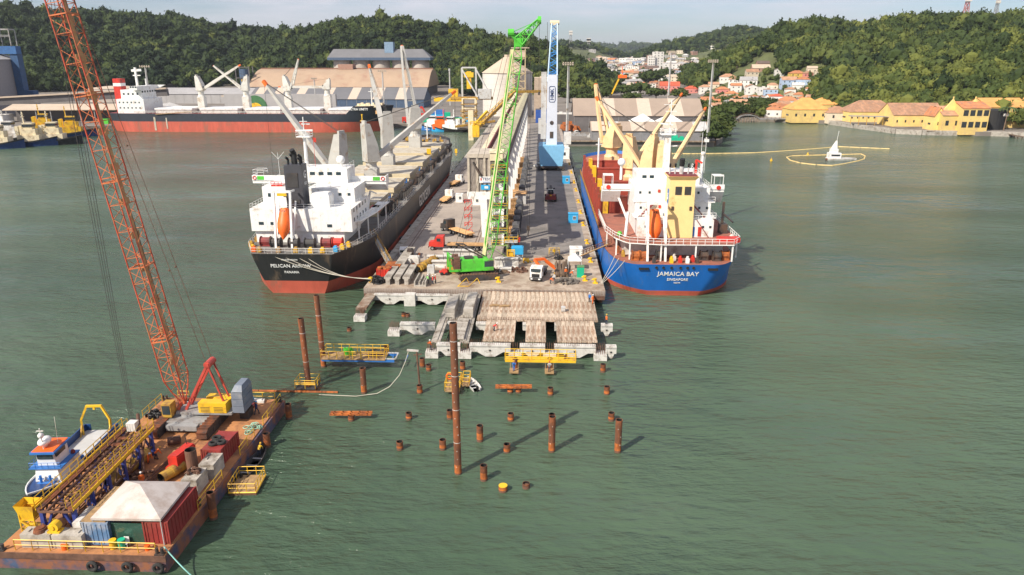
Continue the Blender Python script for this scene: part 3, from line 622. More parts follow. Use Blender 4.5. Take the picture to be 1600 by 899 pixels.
m_.shift((t.location.x+1, t.location.y, 1.9)); solo('hose_pile', m_, RUSTB, 'brown heap of hoses on the right of the yellow railed platform', 'hoses')
t = cage('yellow_cage', 'small yellow cage round the foot of the leaning tall pile', -35.6, -32.6, 95.2, 97.6, .55, h=1.3, floor=DARK)
m_ = MB(); m_.rail([(-1.5, -1.2, .6), (1.5, -1.2, .6)], h=.35, r=.06); m_.build('lower_rail', YEL, t)
t = cage('yellow_cage', 'small yellow cage hidden partly behind the tallest pile, with a red lifebuoy', *(at(697, 612)[0], at(719, 612)[0], 95.0, 98.6), .7, h=1.3, floor=WOOD)
m_ = MB(); m_.torus((-.6, .2, 1.4), .42, .12, ax='y'); m_.build('lifebuoy', ORNG, t)
t = cage('yellow_cage', 'small yellow cage between the tallest pile and the white dinghy', *(at(722, 610)[0], at(733, 610)[0], 97.0, 99.4), .7, h=1.2, floor=WOOD)
# walkway
a_ = at(789, 563, 2.1); b_ = at(900, 563, 2.1)
t = thing('walkway', 'bright yellow railed walkway carried by two piles in front of the unfinished deck', 'walkway', ((a_[0]+b_[0])/2, 104.5, 1.9)); L_ = (b_[0]-a_[0])/2
m_ = MB(); m_.bx(-L_, L_, -.7, .7, -.1, 0); 
for yy in (-.75, .75): m_.bar((-L_, yy, -.12), (L_, yy, -.12), .16, .34)
m_.build('deck', YEL, t)
m_ = MB(); 
for yy in (-.8, .8): m_.rail([(-L_, yy, 0), (L_, yy, 0)], h=1.25, r=.055, step=1.3); m_.tube((-L_, yy, .3), (L_, yy, .3), .05, n=4)
m_.build('railing', YEL, t)
m_ = MB(); m_.box((L_*.72, 0, 0), (.5, .5, .55)); m_.tube((L_*.72, 0, .55), (L_*.72, 0, .9), .12, n=6); m_.build('winch', RUSTM, t)
# dinghy
def skiff(name, label, loc, rz, L_, B_, mh, mi, seats=3):
    t = thing(name, label, 'boat', loc, rz); rings = []
    for i in range(9):
        u = i/8; hb = B_/2*(1-max(0, (u-.45)/.55)**2.2)*(0.86+.14*min(1, u*4)); y = -L_/2+L_*u; z0 = -.1+.25*max(0, u-.7); s = .5+.25*u*u
        rings.append([(-max(hb, .02), y, s), (-max(hb*.75, .02), y, z0), (max(hb*.75, .02), y, z0), (max(hb, .02), y, s), (max(hb-.08, .01), y, s), (max(hb*.75-.08, .008), y, z0+.1), (-max(hb*.75-.08, .008), y, z0+.1), (-max(hb-.08, .01), y, s)])
    m_ = MB(); m_.loft(rings); m_.build('hull', mh, t)
    for i in range(seats):
        y = -L_*.35+L_*.24*i; m_ = MB(); m_.bx(-B_*.38, B_*.38, y-.12, y+.12, .32, .37); m_.build('seat', mi, t)
    m_ = MB(); m_.box((0, -L_/2-.1, .45), (.3, .3, .45)); m_.bar((0, -L_/2-.15, .45), (0, -L_/2-.2, -.3), .14); m_.build('outboard_motor', BLACK, t)
    return t
x, y, _ = at(738, 603); skiff('dinghy', 'small white dinghy moored beside the yellow cages', (x, y, 0), R(25), 4.2, 1.6, WHITED, LGREY)
x, y = -34.1, 75.4; skiff('skiff', 'narrow dark aluminium skiff moored along the barge side', (x, y, 0), R(-4), 6.6, 1.7, DARK, GREYM)
# floating yellow raft
A_, B_ = at(363, 776), at(408, 740)
t = thing('yellow_raft', 'small floating raft with yellow railings and a rusty floor beside the barge', 'raft', ((A_[0]+B_[0])/2+.2, (A_[1]+B_[1])/2-.3, 0), R(4)); t.scale = (.88, .88, .9); m_ = MB(); m_.bx(-1.75, 1.75, -2.1, 2.1, -.3, .35); m_.build('float', RUSTB, t)
m_ = MB(); m_.bx(-1.7, 1.7, -2.0, 2.0, .35, .42); m_.build('floor', WOOD, t)
m_ = MB(); m_.rail([(-1.7, -2.05, .42), (1.7, -2.05, .42), (1.7, 2.05, .42), (-1.7, 2.05, .42), (-1.7, -2.05, .42)], h=1.2, r=.055, step=1.15); m_.tube((-1.75, -2.1, .4), (1.75, -2.1, .4), .1, n=4); m_.tube((1.75, -2.1, .4), (1.75, 2.1, .4), .1, n=4); m_.build('railing', YEL, t)
# ================================================================ people
def skin_mesh(name, verts, edges, radii, mats, root=0):
    pass
def person(label, loc, rz, top, legs, helm, pose='stand', group='workers'):
    """one continuous body lofted along the joints, with helmet and jacket as clothing"""
    t = thing('person', label, 'person', loc, rz, group)
    bend = {'stand': 0.0, 'bend': 0.9, 'walk': 0.1, 'reach': 0.25}[pose]; st = {'walk': .28, 'bend': .12}.get(pose, .06)
    hip = Vector((0, 0, .92 if pose != 'bend' else .85)); up_ = Vector((0, -math.sin(bend), math.cos(bend))); fw = Vector((0, -math.cos(bend), -math.sin(bend)))
    ch = hip+up_*.5; nk = hip+up_*.60; hd = nk+Vector((0, -.10*math.sin(bend)-.02, .14*math.cos(bend)+.03))
    def limb(m_, pts, rs, n=8, mi=0):
        for (a, b), (r, r2) in zip(zip(pts, pts[1:]), zip(rs, rs[1:])): m_.tube(a, b, r, r2, n=n, m=mi)
        for p_, r in zip(pts[1:-1], rs[1:-1]): m_.ball(p_, r*1.02, n=8, k=5, m=mi)
    b = MB(); S = (.115, .055)
    # body (continuous, skin coloured core), mats: skin
    rings = []
    for f, w, d in ((0, .16, .11), (.12, .15, .10), (.3, .165, .11), (.45, .19, .115), (.56, .12, .09), (.62, .055, .055)):
        c = hip+up_*f; rings.append([tuple(c+Vector((1, 0, 0))*w*math.cos(q)+(-fw)*d*math.sin(q)) for q in [2*math.pi*i/10 for i in range(10)]])
    b.loft(rings, m=0); b.tube(nk-up_*.02, hd-Vector((0, 0, .05)), .055, n=8)
    b.ball(hd+Vector((0, 0, .02)), .105, n=10, k=8, sz=(.82, .98, 1.15)); b.box((hd.x, hd.y-.108, hd.z-.01), (.025, .04, .05))
    lg = MB(); jk = MB(); hl = MB()
    for s in (-1, 1):
        h0 = hip+Vector((s*.09, 0, .0)); kn = Vector((s*.10, -.05+s*st*.55, .48)); an = Vector((s*.11, .03+s*st, .09)); toe = an+Vector((0, -.17, -.05))
        limb(lg, [h0, kn, an], [.105, .075, .055], mi=0); lg.bar(an+Vector((0, .06, -.045)), toe, .10, .08, m=1)
        sh = ch+Vector((s*.20, 0, -.02))
        if pose == 'bend': el = sh+Vector((s*.04, -.10, -.26)); wr = el+Vector((-s*.04, -.12, -.22))
        elif pose == 'reach': el = sh+Vector((s*.05, -.22, -.12)); wr = el+Vector((-s*.05, -.24, .02))
        else: el = sh+Vector((s*.05, .02-s*st*.4, -.27)); wr = el+Vector((0, -.09, -.23))
        limb(jk, [sh, el, wr], [.068, .055, .042]); d = (wr-el).normalized()
        b.tube(el, wr+d*.03, .035, .028, n=6); b.box(tuple(wr+d*.075-Vector((0, 0, .045))), (.03, .085, .09))
        for k_ in range(4): q = wr+d*.09+Vector((0, -.03+.02*k_, 0)); b.tube(q, q+d*(.07 if k_ in (1, 2) else .055)+Vector((-s*.012, 0, 0)), .009, n=4)
        b.tube(wr+d*.04+Vector((0, -.04, 0)), wr+d*.08+Vector((-s*.01, -.07, 0)), .011, n=4)
    rings = []
    for f, w, dd in ((-.06, .185, .135), (.12, .17, .125), (.3, .185, .13), (.45, .21, .135), (.54, .15, .11), (.585, .08, .075)):
        c = hip+up_*f; rings.append([tuple(c+Vector((1, 0, 0))*w*math.cos(q)+(-fw)*dd*math.sin(q)) for q in [2*math.pi*i/12 for i in range(12)]])
    jk.loft(rings)
    b.build('body', SKIN, t, smooth=True); jk.build('jacket', top, t, smooth=True); lg.build('trousers', [legs, BLACK], t, smooth=True)
    c = hd+Vector((0, 0, .075)); rings = [[(c.x+.125*math.cos(q)*k_, c.y+.145*math.sin(q)*k_, c.z+z) for q in [2*math.pi*i/12 for i in range(12)]] for z, k_ in ((0, 1.1), (.01, .95), (.07, .85), (.11, .5), (.125, .1))]
    hl.loft(rings); hl.build('helmet', helm, t, smooth=True)
    return t
def vehicle_wheels(t, xs, ys, r=.5, w=.35, ax='x'):
    for y in ys:
        for x in xs:
            m_ = MB(); m_.wheel((x, y, r), r, w, ax=ax, m=0); m_.build('wheel', [TYRE, GREYM], t)
# ================================================================ things on the pier
def G(px, py, z=3.0): a = at(px, py, z); return (a[0], a[1], z)
# T girders
gt = None
for i, (px, lab) in enumerate(((605.5, 'left one of the three short T girders at the pier corner'), (620, 'middle one of the three short T girders at the pier corner'), (634.5, 'right one of the three short T girders at the pier corner'))):
    x, y, _ = G(px, 446); m_ = MB(); m_.yprism([(-.4, 0), (.4, 0), (.4, 1.1), (.72, 1.3), (.72, 1.6), (-.72, 1.6), (-.72, 1.3), (-.4, 1.1)], -0, 9.5)
    o = solo('t_girder', m_, CONC, lab, 't girder', 'short T girders'); o.location = (x, y+.3, 3.006)
x, y, _ = G(610, 421); m_ = MB(); m_.yprism([(-.4, 0), (.4, 0), (.4, 1.3), (1, 1.6), (1, 1.9), (-1, 1.9), (-1, 1.6), (-.4, 1.3)], 0, 14)
o = solo('t_girder', m_, CONC, 'long T girder behind the red skip at the pier edge', 't girder'); o.location = (-29.8, 147.5, 3.006)
m_ = MB(); m_.tube((-27.6, 147, 3.35), (-27.9, 161, 3.35), .33, n=12); solo('rusty_pipe', m_, RUSTO, 'long rusty pipe lying beside the long T girder', 'pipe')
m_ = MB(); x, y, _ = G(656, 449)
m_.yprism([(-1.2, 0), (1.2, 0), (1.2, 1.1), (.95, 1.1), (.95, .3), (-.95, .3), (-.95, 1.1), (-1.2, 1.1)], 0, 6.2); m_.bx(-.35, -.05, .3, 6, .3, .9); m_.bx(.35, .6, .3, 6, .3, .8)
o = solo('trough_mould', m_, CONC, 'open concrete trough near the pier front beside a worker in green', 'trough'); o.location = (x, y+.2, 3.006)
# red skip, rope heap
x, y, _ = G(598, 436); t = thing('skip', 'open red steel skip with rusty scrap heaped in it', 'skip', (x, y+1.6, 3.006))
m_ = MB(); m_.bx(-1.4, 1.4, -1.4, 1.4, 0, .15)
for a in ((-1.4, -1.28, -1.4, 1.4), (1.28, 1.4, -1.4, 1.4), (-1.4, 1.4, -1.4, -1.28), (-1.4, 1.4, 1.28, 1.4)): m_.bx(*a, .15, 1.9)
for i in range(5): m_.bx(-1.2+i*.55, -1.05+i*.55, -1.48, -1.4, .1, 1.85)
m_.build('bin', RED, t); m_ = MB()
for i in range(14): m_.box((random.uniform(-1, 1), random.uniform(-1, 1), 1.3), (random.uniform(.4, 1.2), random.uniform(.3, .8), random.uniform(.3, .9)), rz=random.uniform(0, 3))
m_.build('scrap', RUSTO, t)
m_ = MB(); m_.bx(-32.6, -29.6, 146.4, 149.6, 3.006, 4.6); m_.bx(-32.7, -29.5, 146.3, 149.7, 4.602, 4.75); solo('orange_crate', m_, RUSTO, 'rusty orange crate standing behind the red skip', 'crate')
def heap(name, label, cat, px, py, r, h, mt, n=40, z=3.006, kind='torus', k2=.08):
    x, y, _ = G(px, py, z); m_ = MB()
    for i in range(n):
        a, u = random.uniform(0, 6.28), random.uniform(0, 1)**.5; c = (x+math.cos(a)*u*r, y+math.sin(a)*u*r*.8, z+h*(1-u)*random.uniform(.2, 1)+.08)
        if kind == 'torus': m_.torus(c, random.uniform(.3, .7)*min(1, r), k2, ax=random.choice('xyz'), n=9, k=4)
        else: m_.box((c[0], c[1], max(z, c[2]-.3)), (random.uniform(.3, 1.3), random.uniform(.15, .5), random.uniform(.1, .5)), rz=random.uniform(0, 3.1))
    return solo(name, m_, mt, label, cat)
heap('rope_heap', 'black heap of rope and netting beside the red skip', 'rope heap', 592, 441, 1.6, 1.5, BLACK, 60, k2=.1)
# blocks and boxes
for i, (px, py, w, d, h, mt, nm, lab, cat) in enumerate((
    (634, 418, 2.3, 2.2, 1.6, CONCL, 'concrete_block', 'left pale concrete block beside the yellow piling hammer', 'concrete block'),
    (646, 416, 2.4, 2.2, 1.8, CONCL, 'concrete_block', 'right pale concrete block beside the yellow piling hammer', 'concrete block'),
    (673, 428, 1.5, 1.3, 1.6, LGREY, 'water_tank', 'small grey tank standing right of the yellow piling hammer', 'tank'),
    (641, 407, 1.3, 1.3, 2.4, DARK, 'dark_cabinet', 'tall dark cabinet beside the white van', 'cabinet'))):
    x, y, _ = G(px, py); m_ = MB(); m_.box((0, 0, 0), (w, d, h)); m_.box((0, 0, h), (w*.9, d*.9, .12)); m_.box((-w*.3, -d/2-.03, h*.3), (w*.2, .06, h*.25)); m_.box((w*.25, 0, h+.12), (.3, .3, .18))
    o = solo(nm, m_, mt, lab, cat); o.location = (x, y+d/2, 3.006)
x, y, _ = G(694, 431); t = thing('pump', 'small red pump unit on the pier near the green crane', 'pump', (x, y+.8, 3.006)); m_ = MB(); m_.box((0, 0, .3), (1.4, 1.2, .9), top=.8); m_.tube((-.7, 0, .6), (-1.1, 0, .6), .3, n=10); m_.tube((.2, -.2, 1.1), (.2, -.2, 1.9), .08, n=6); m_.build('engine', RED, t)
m_ = MB(); m_.wheel((-.5, -.7, .35), .35, .15, ax='y'); m_.wheel((.5, -.7, .35), .35, .15, ax='y'); m_.bx(-.7, .7, -.6, .6, .22, .3); m_.build('skid', BLACK, t)
x, y, _ = G(705, 428); m_ = MB(); m_.box((0, 0, 0), (1.9, .5, 2.9)); m_.box((0, 0, 2.9), (1.5, .4, .2)); m_.box((0, -.3, .4), (1.6, .1, .15)); m_.box((0, -.3, 1.9), (1.6, .1, .15)); o = solo('counterweight', m_, YELD, 'upright orange yellow steel plate just left of the green crane', 'steel plate'); o.location = (x, y+.4, 3.006)
# hammer
t = thing('piling_hammer', 'long yellow piling hammer lying on the pier', 'piling hammer', (-24.5, 150.5, 3.006), R(-20)); m_ = MB()
m_.tube((0, -3.6, .9), (0, 2.6, 1.1), .75, .85, n=12); m_.tube((0, 2.6, 1.1), (0, 4.4, 1.15), 1.0, .75, n=12)
for i in range(4): m_.tube((0, -3.2+i*1.5, .92), (0, -3.0+i*1.5, .93), .95, n=12)
m_.build('casing', YELD, t); m_ = MB(); m_.tube((0, -3.6, .9), (-.1, -5.2, .8), .4, n=8); m_.box((0, -2.5, 0), (1.6, .5, .5)); m_.box((0, 2.2, 0), (1.6, .5, .5)); m_.build('anvil', BLACK, t)
# long pale girders behind the crane
for i, (x0, x1, y, h, d, lab) in enumerate(((-22, -14.8, 158.5, 2.2, 1.2, 'longest pale girder behind the green crane, nearest the red truck'), (-25, -16, 154.2, 1.9, 1.2, 'pale girder lying in front of another behind the green crane'), (-23.5, -17, 151.2, 1.6, 1.1, 'pale girder nearest the green crane at its left'), (-9.8, -4.6, 151.6, 2.3, 1.1, 'pale girder to the right of the green crane'), (-8.6, -6, 148.6, .9, 1.1, 'short pale girder beside the green crane tracks'))):
    m_ = MB(); m_.xprism([(-d/2, 0), (d/2, 0), (d/2, .3), (.2, .5), (.2, h-.45), (d/2, h-.25), (d/2, h), (-d/2, h), (-d/2, h-.25), (-.2, h-.45), (-.2, .5), (-d/2, .3)], x0, x1); o = solo('precast_girder', m_, CONCL, lab, 'girder', 'pale girders behind the green crane'); o.location = (0, y, 3.006)
# fence posts
for i in range(7):
    m_ = MB(); x = -25+i*1.9; m_.tube((x, 152.8+i*.2, 3), (x, 152.8+i*.2, 5.6), .05, n=5); m_.bx(x-.2, x+.2, 152.6+i*.2, 153+i*.2, 3.006, 3.1)
    solo('fence_post', m_, DARK, '%s thin dark post from the left before the pale girders' % ORD[i], 'post', 'thin dark posts')
# ---------------- green crawler crane
def track(L_, W_, H_, name, parent, x, y, m0, rz=0):
    m_ = MB(); n_ = 30; r = H_/2; pts = []
    for i in range(n_):
        a = i/n_; per = 2*(L_-H_)+math.pi*H_; s = a*per
        if s < L_-H_: pts.append((-L_/2+r+s, H_, 0))
        elif s < L_-H_+math.pi*r: q = (s-(L_-H_))/r; pts.append((L_/2-r+math.sin(q)*r, r+math.cos(q)*r, q))
        elif s < 2*(L_-H_)+math.pi*r: pts.append((L_/2-r-(s-(L_-H_)-math.pi*r), 0, math.pi))
        else: q = (s-2*(L_-H_)-math.pi*r)/r; pts.append((-L_/2+r-math.sin(q)*r, r-math.cos(q)*r, math.pi+q))
    ring = [(x+0, y+px_, z_) for px_, z_, _ in pts]
    m_.add([(x-W_/2, b, c) for a, b, c in ring]+[(x+W_/2, b, c) for a, b, c in ring]+[(x-W_/2, y, r), (x+W_/2, y, r)], [(i, (i+1) % n_, n_+(i+1) % n_, n_+i) for i in range(n_)], 0)
    k = len(m_.v)-2*n_-2
    for i in range(n_): m_.f.append((k+i, k+2*n_, k+(i+1) % n_)); m_.m.append(1); m_.f.append((k+n_+(i+1) % n_, k+2*n_+1, k+n_+i)); m_.m.append(1)
    for px_, z_, q in pts:
        c = Vector((x, y+px_, z_)); nrm = Vector((0, math.sin(q), math.cos(q))); tg = Vector((0, math.cos(q), -math.sin(q)))
        a = c-Vector((W_/2+.04, 0, 0)); b = c+Vector((W_/2+.04, 0, 0)); m_.bar(a+nrm*.04, b+nrm*.04, .18, .12, m=0)
    for i in range(6):
        u = -L_/2+r+(L_-H_)*i/5
        for s in (-1, 1): m_.tube((x+s*W_/2, y+u, r*.75), (x+s*(W_/2+.08), y+u, r*.75), r*.45, n=10, m=1)
    return m_.build(name, m0, parent)
gc = thing('crawler_crane', 'lime green crawler crane with a tall lattice boom at the end of the pier', 'crane', (-13.0, 144.6, 3.006), R(-76))
for s in (-1, 1): track(8.2, 1.1, 1.35, 'track', gc, s*2.6, 0, [RUSTB, DARK])
m_ = MB(); m_.box((0, 0, .5), (4.4, 3.0, .9)); m_.tube((0, 0, 1.3), (0, 0, 1.7), 1.3, n=18); m_.build('carbody', DARK, gc)
m_ = MB(); m_.bx(-1.7, 1.7, -4.9, 2.6, 1.72, 2.0); m_.bx(-1.65, 1.55, -3.6, 2.2, 2.0, 4.0); m_.bx(-1.75, 1.75, -4.95, -3.7, 2.0, 2.3)
m_.bx(-1.5, 1.4, -3.4, 2.0, 4.0, 4.12); m_.build('engine_house', GREEN, gc)
m_ = MB()
for i in range(6): m_.bx(-1.69, -1.66, -3.2+i*.9, -2.5+i*.9, 2.3, 3.7)
m_.box((0, -1.8, 4.12), (1.6, 1.8, .35)); m_.box((0, .6, 4.12), (1.4, .9, .3)); m_.build('grille', DARK, gc)
m_ = MB(); 
for z in range(6): m_.bx(-1.75, -.5, -5.1, -3.8, 2.3+z*.42, 2.66+z*.42); m_.bx(.5, 1.75, -5.1, -3.8, 2.3+z*.42, 2.66+z*.42)
m_.build('counterweight', RUSTB, gc)
m_ = MB(); m_.bar((-1.9, -5.9, 2), (-1.9, -5.9, 5), .35); m_.bar((1.9, -5.9, 2), (1.9, -5.9, 5), .35); m_.bar((-1.9, -5.9, 5), (1.9, -5.9, 5), .3); m_.bar((-1.9, -5.9, 2.1), (-1.9, -4.2, 2.1), .35); m_.bar((1.9, -5.9, 2.1), (1.9, -4.2, 2.1), .35); m_.bar((-1.9, -5.9, 5), (-1.2, -4.2, 4.2), .18); m_.bar((1.9, -5.9, 5), (1.2, -4.2, 4.2), .18); m_.build('rear_frame', GREEN, gc)
cb = MB(); cb.bx(1.6, 2.7, .9, 3.0, 2.0, 4.2); co = cb.build('cab', GREEN, gc); m_ = MB(); m_.bx(1.7, 2.72, 1.1, 3.03, 2.8, 4.0); m_.build('cab_window', GLASS, co)
# boom given in the crane's own frame
Mi = gc.matrix_basis.inverted(); Bf = Mi @ Vector((-10.9, 146.6, 5.4)); Bt = Mi @ Vector((-4.7, 152.0, 49.6))
lit = MB(); sdv = (Mi.to_3x3() @ Vector((1, 0, 0))); lit.lattice(Bf, Bt, 2.3, 2.0, 2.1, 1.8, 30, rc=.10, rl=.05, side=sdv, taper0=.1, taper1=.06); lit.build('boom', GREEN, gc)
wk = MB(); o_ = (Mi.to_3x3() @ Vector((-1.05, -.7, 0))); wk.bar(Bf.lerp(Bt, .03)+o_, Bf.lerp(Bt, .97)+o_, 1.15, .12); wk.build('boom_walkway', mat('olive_cream', (.52, .50, .26), .7, var=.2), gc)
hd = MB(); Bj = Mi @ Vector((-.6, 153.0, 53.8)); Bl = Mi @ Vector((-6.2, 151.6, 51.4)); sv = Vector(sdv)
hd.lattice(Bt, Bj, 2.0, 1.8, .7, .6, 5, rc=.13, rl=.08, side=sv); hd.bar(Bt, Bl, .9, .9); hd.tube(Bl-sv*.6, Bl+sv*.6, .75, n=12); hd.tube(Bj-sv*.35, Bj+sv*.35, .75, n=12); hd.bar(Bt-sv*.9, Bt+sv*.9, 1.1, 1.6); hd.bar(Bl, Bj, .12); hd.build('jib', GREEN, gc)
ms = MB(); Ms = Mi @ Vector((-16.5, 143.9, 10.2)); Mb = Mi @ Vector((-11.6, 145.8, 7.0))
for s in (-.8, .8): ms.bar(Mb+sv*s*.5, Ms+sv*s, .25)
ms.bar(Ms-sv*.8, Ms+sv*.8, .3); ms.build('gantry_mast', DARK, gc)
rp_ = MB()
for s in (-.7, .7): rp_.tube(Ms+sv*s, Bl+sv*s*.6, .045, n=4); rp_.tube(Ms+sv*s, Mi @ Vector((-17.6, 143.4, 6.2))+sv*s, .05, n=4)
hk0 = Vector((-2.55, 153.2, 11.0))
for s in (-.25, .25): rp_.tube(Mi @ Vector((-2.6+s, 152.6, 51.8)), Mi @ (hk0+Vector((s, 0, 1.0))), .035, n=4)
rp_.build('hoist_rope', CABLE, gc)
m_ = MB(); k_ = Mi @ hk0; m_.box((k_.x, k_.y, k_.z), (.9, .5, 1.1)); m_.tube((k_.x, k_.y, k_.z), (k_.x, k_.y, k_.z-.7), .12, n=8); m_.torus((k_.x, k_.y, k_.z-.95), .3, .1, ax='y', n=10); m_.build('hook_block', DARK, gc)
m_ = MB(); k_ = Mi @ Vector((-.55, 153.2, 40.0)); m_.tube(Bj, k_, .03, n=4); m_.tube(k_, k_-Vector((0, 0, .6)), .2, n=8); m_.build('auxiliary_hook', DARK, gc)
x, y, _ = G(715, 448); m_ = MB(); 
for d in (0, 2.2): m_.bar((x+d, y, 3), (x+d+1.6, y+2.3, 4.1), .12); m_.bar((x+d+1.6, y+2.3, 4.1), (x+d+2.1, y+2.3, 3.0), .12)
m_.bar((x, y, 3.1), (x+2.2, y, 3.1), .12); solo('access_ladder', m_, YEL, 'yellow railing frame leaning at the pier front by the crane tracks', 'railing')
# ---------------- vehicles
def van(label, loc, rz):
    t = thing('van', label, 'van', loc, rz); m_ = MB(); m_.xprism([(-2.3, .4), (2.3, .4), (2.3, 1.05), (1.5, 1.15), (.9, 1.85), (-2.15, 1.9), (-2.3, 1.2)], -.9, .9); m_.build('body', WHITE, t)
    m_ = MB(); m_.bx(-.8, .8, -2.36, -2.28, 1.2, 1.7); m_.bx(-.92, .92, -1.6, .8, 1.25, 1.7); m_.build('window', GLASS, t); vehicle_wheels(t, (-.85, .85), (-1.5, 1.5), .34, .25); return t
x, y, _ = G(629, 402); van('small white van parked at the left edge of the pier', (x, y+2, 3.0), R(8))
def flat_truck(label, loc, rz, cabm, bed, L_=11, load=None):
    t = thing('flatbed_truck', label, 'truck', loc, rz)
    m_ = MB(); m_.xprism([(0, .9), (2.2, .9), (2.2, 2.4), (1.8, 3.3), (0, 3.4)], -1.2, 1.2); m_.xprism([(2.2, .9), (3.6, .9), (3.55, 1.9), (2.2, 2.2)], -1.1, 1.1); c = m_.build('cab', cabm, t)
    m_ = MB(); m_.bx(-1.05, 1.05, 1.98, 2.14, 2.35, 3.1); m_.bx(-1.23, 1.23, .7, 1.6, 2.2, 2.95); m_.build('window', GLASS, c)
    m_ = MB(); m_.bx(-.45, .45, -L_, 2, .85, 1.1); m_.bx(-1.25, 1.25, -L_, -.6, 1.15, 1.3); m_.build('bed', bed, t)
    m_ = MB(); m_.bx(-1.15, 1.15, 3.6, 3.7, .6, 1.0); m_.bx(-.7, .7, 3.57, 3.63, 1.1, 1.8); m_.build('bumper', DARK, t)
    vehicle_wheels(t, (-1.05, 1.05), (2.7, -1.3, -2.6, -L_+1.2, -L_+2.5, -L_+3.8), .5, .35)
    if load: m_ = MB(); m_.bx(-1.2, 1.2, -L_+.1, -.8, 1.3, 1.3+load); m_.build('bed_planks', WOODO, t)
    return t
x, y, _ = G(700, 392); flat_truck('red truck with a long empty flatbed parked across the pier', (x-1, y+1.2, 3.0), R(88), RED, DARK, 10.5, load=.25)
flat_truck('dark truck with a planked flatbed standing askew behind the red one', (-23.2, 184.5, 3.0), R(40), DARK, WOODO, 9, load=.1)
m_ = MB()
x, y, _ = G(693, 322); flat_truck('short flatbed truck with yellow planks near the black ship', (x+.5, y+9, 3.0), R(-8), WHITE, WOODO, 6.5, load=.3)
x, y, _ = G(712, 295); flat_truck('farther flatbed truck with yellow planks by the white cabin', (x, y+9, 3.0), R(-14), WHITE, WOODO, 6.5, load=.3)
def cabin(label, loc, rz, m0, w=2.6, d=2.2, h=2.5, name='site_cabin'):
    t = thing(name, label, 'cabin', loc, rz); m_ = MB(); m_.bx(-w/2, w/2, -d/2, d/2, 0, h)
    for i in range(7): m_.bx(-w/2+.15+i*(w-.3)/6-.04, -w/2+.15+i*(w-.3)/6+.04, d/2, d/2+.04, .1, h-.1)
    m_.build('walls', m0, t); m_ = MB(); m_.bx(-w/2-.08, w/2+.08, -d/2-.08, d/2+.08, h, h+.1); m_.build('roof', m0, t)
    m_ = MB(); m_.bx(-.1, .75, -d/2-.05, -d/2+.01, h*.35, h*.8); f = m_.build('window', WHITE, t); m_ = MB(); m_.bx(.0, .29, -d/2-.08, -d/2-.04, h*.4, h*.75); m_.bx(.36, .65, -d/2-.08, -d/2-.04, h*.4, h*.75); m_.build('pane', GLASS, f)
    return t
for px, py, s in ((895.5, 349, 'bright blue site cabin nearest the camera on the right side of the pier'), (884.5, 287.5, 'middle bright blue site cabin on the pier by the red hold covers'), (876, 266, 'small pale blue site cabin behind the others beside the mobile crane')):
    x, y, _ = G(px, py); cabin(s, (x, y+1.2, 3.0), 0, BLUEC if py > 270 else LGREY)
x, y, _ = G(744, 321); cabin('white site cabin beside the tall white loader leg', (x, y+1.2, 3.0), 0, WHITE)
x, y, _ = G(727, 312); cabin('white and blue cabin near the black ship on the pier', (-25.6, 226, 3.0), 0, WHITE, w=2.2)
# reach stacker
x, y, _ = G(860.5, 316); t = thing('reach_stacker', 'dark red reach stacker driving on the pier', 'reach stacker', (x, y+3.2, 3.0)); m_ = MB()
m_.xprism([(-3, .9), (3, .9), (3, 1.6), (1, 1.9), (-1.8, 2.3), (-3, 2.1)], -1.5, 1.5); m_.bx(-1.7, 1.7, -3.1, -2.5, .7, 1.7); m_.build('chassis', REDD, t)
m_ = MB(); m_.bx(-.75, .75, -1.2, .6, 2.2, 3.6); m_.build('cab', GLASS, t); m_ = MB(); m_.bar((0, -2.2, 2.8), (0, 3.5, 3.9), .7, .7); m_.bar((-1.4, 3.4, 3.2), (1.4, 3.4, 3.2), .4); m_.bar((-.9, -.5, 1.8), (-.6, 2.4, 3.5), .2); m_.bar((.9, -.5, 1.8), (.6, 2.4, 3.5), .2); m_.build('boom', DARK, t)
m_ = MB(); m_.bx(-.35, .35, -3.16, -3.1, 1.9, 2.3); m_.build('warning_panel', YEL, t); vehicle_wheels(t, (-1.55, 1.55), (-2, 2.2), .8, .7)
# white truck with orange loader crane
x, y, _ = G(838, 442); t = thing('crane_truck', 'white truck with a folded orange loader crane facing the camera', 'truck', (x, y+1.5, 3.0), R(170)); m_ = MB()
m_.xprism([(-1.3, .8), (1.0, .8), (1.0, 2.1), (.7, 2.9), (-1.3, 3.0)], -1.2, 1.2); c = m_.build('cab', WHITE, t); m_ = MB(); m_.bx(-1.0, 1.0, .78, 1.0, 2.0, 2.75); m_.bx(-1.22, 1.22, -.7, .4, 1.9, 2.6); m_.build('window', GLASS, c)
m_ = MB(); m_.bx(-.8, .8, 1.0, 1.08, 1.0, 1.7); m_.build('grille', BLACK, t); m_ = MB(); m_.bx(-1.25, 1.25, .95, 1.2, .45, .9); m_.build('bumper', DARK, t)
m_ = MB(); m_.bx(-1.0, -.6, 1.2, 1.24, .55, .8); m_.build('headlight', WHITE, t); m_ = MB(); m_.bx(.6, 1.0, 1.2, 1.24, .55, .8); m_.build('headlight', WHITE, t)
m_ = MB(); m_.bx(-.5, .5, -7, 1, .7, 1.0); m_.bx(-1.25, 1.25, -7, -2.6, 1.1, 1.3); m_.build('bed', DARK, t)
m_ = MB(); m_.bx(-.5, .5, -2.3, -1.5, 1.0, 2.6); m_.bar((-.3, -1.9, 2.6), (.8, -1.9, 3.9), .5, .5); m_.bar((.8, -1.9, 3.9), (-1.0, -3.2, 3.8), .5, .5); m_.bar((-1.0, -3.2, 3.8), (-2.9, -4.2, 2.0), .55, .55); m_.bar((-1.2, -3.6, 3.2), (-3.2, -4.2, 1.5), .4, .4); m_.build('loader_crane', ORNG, t)
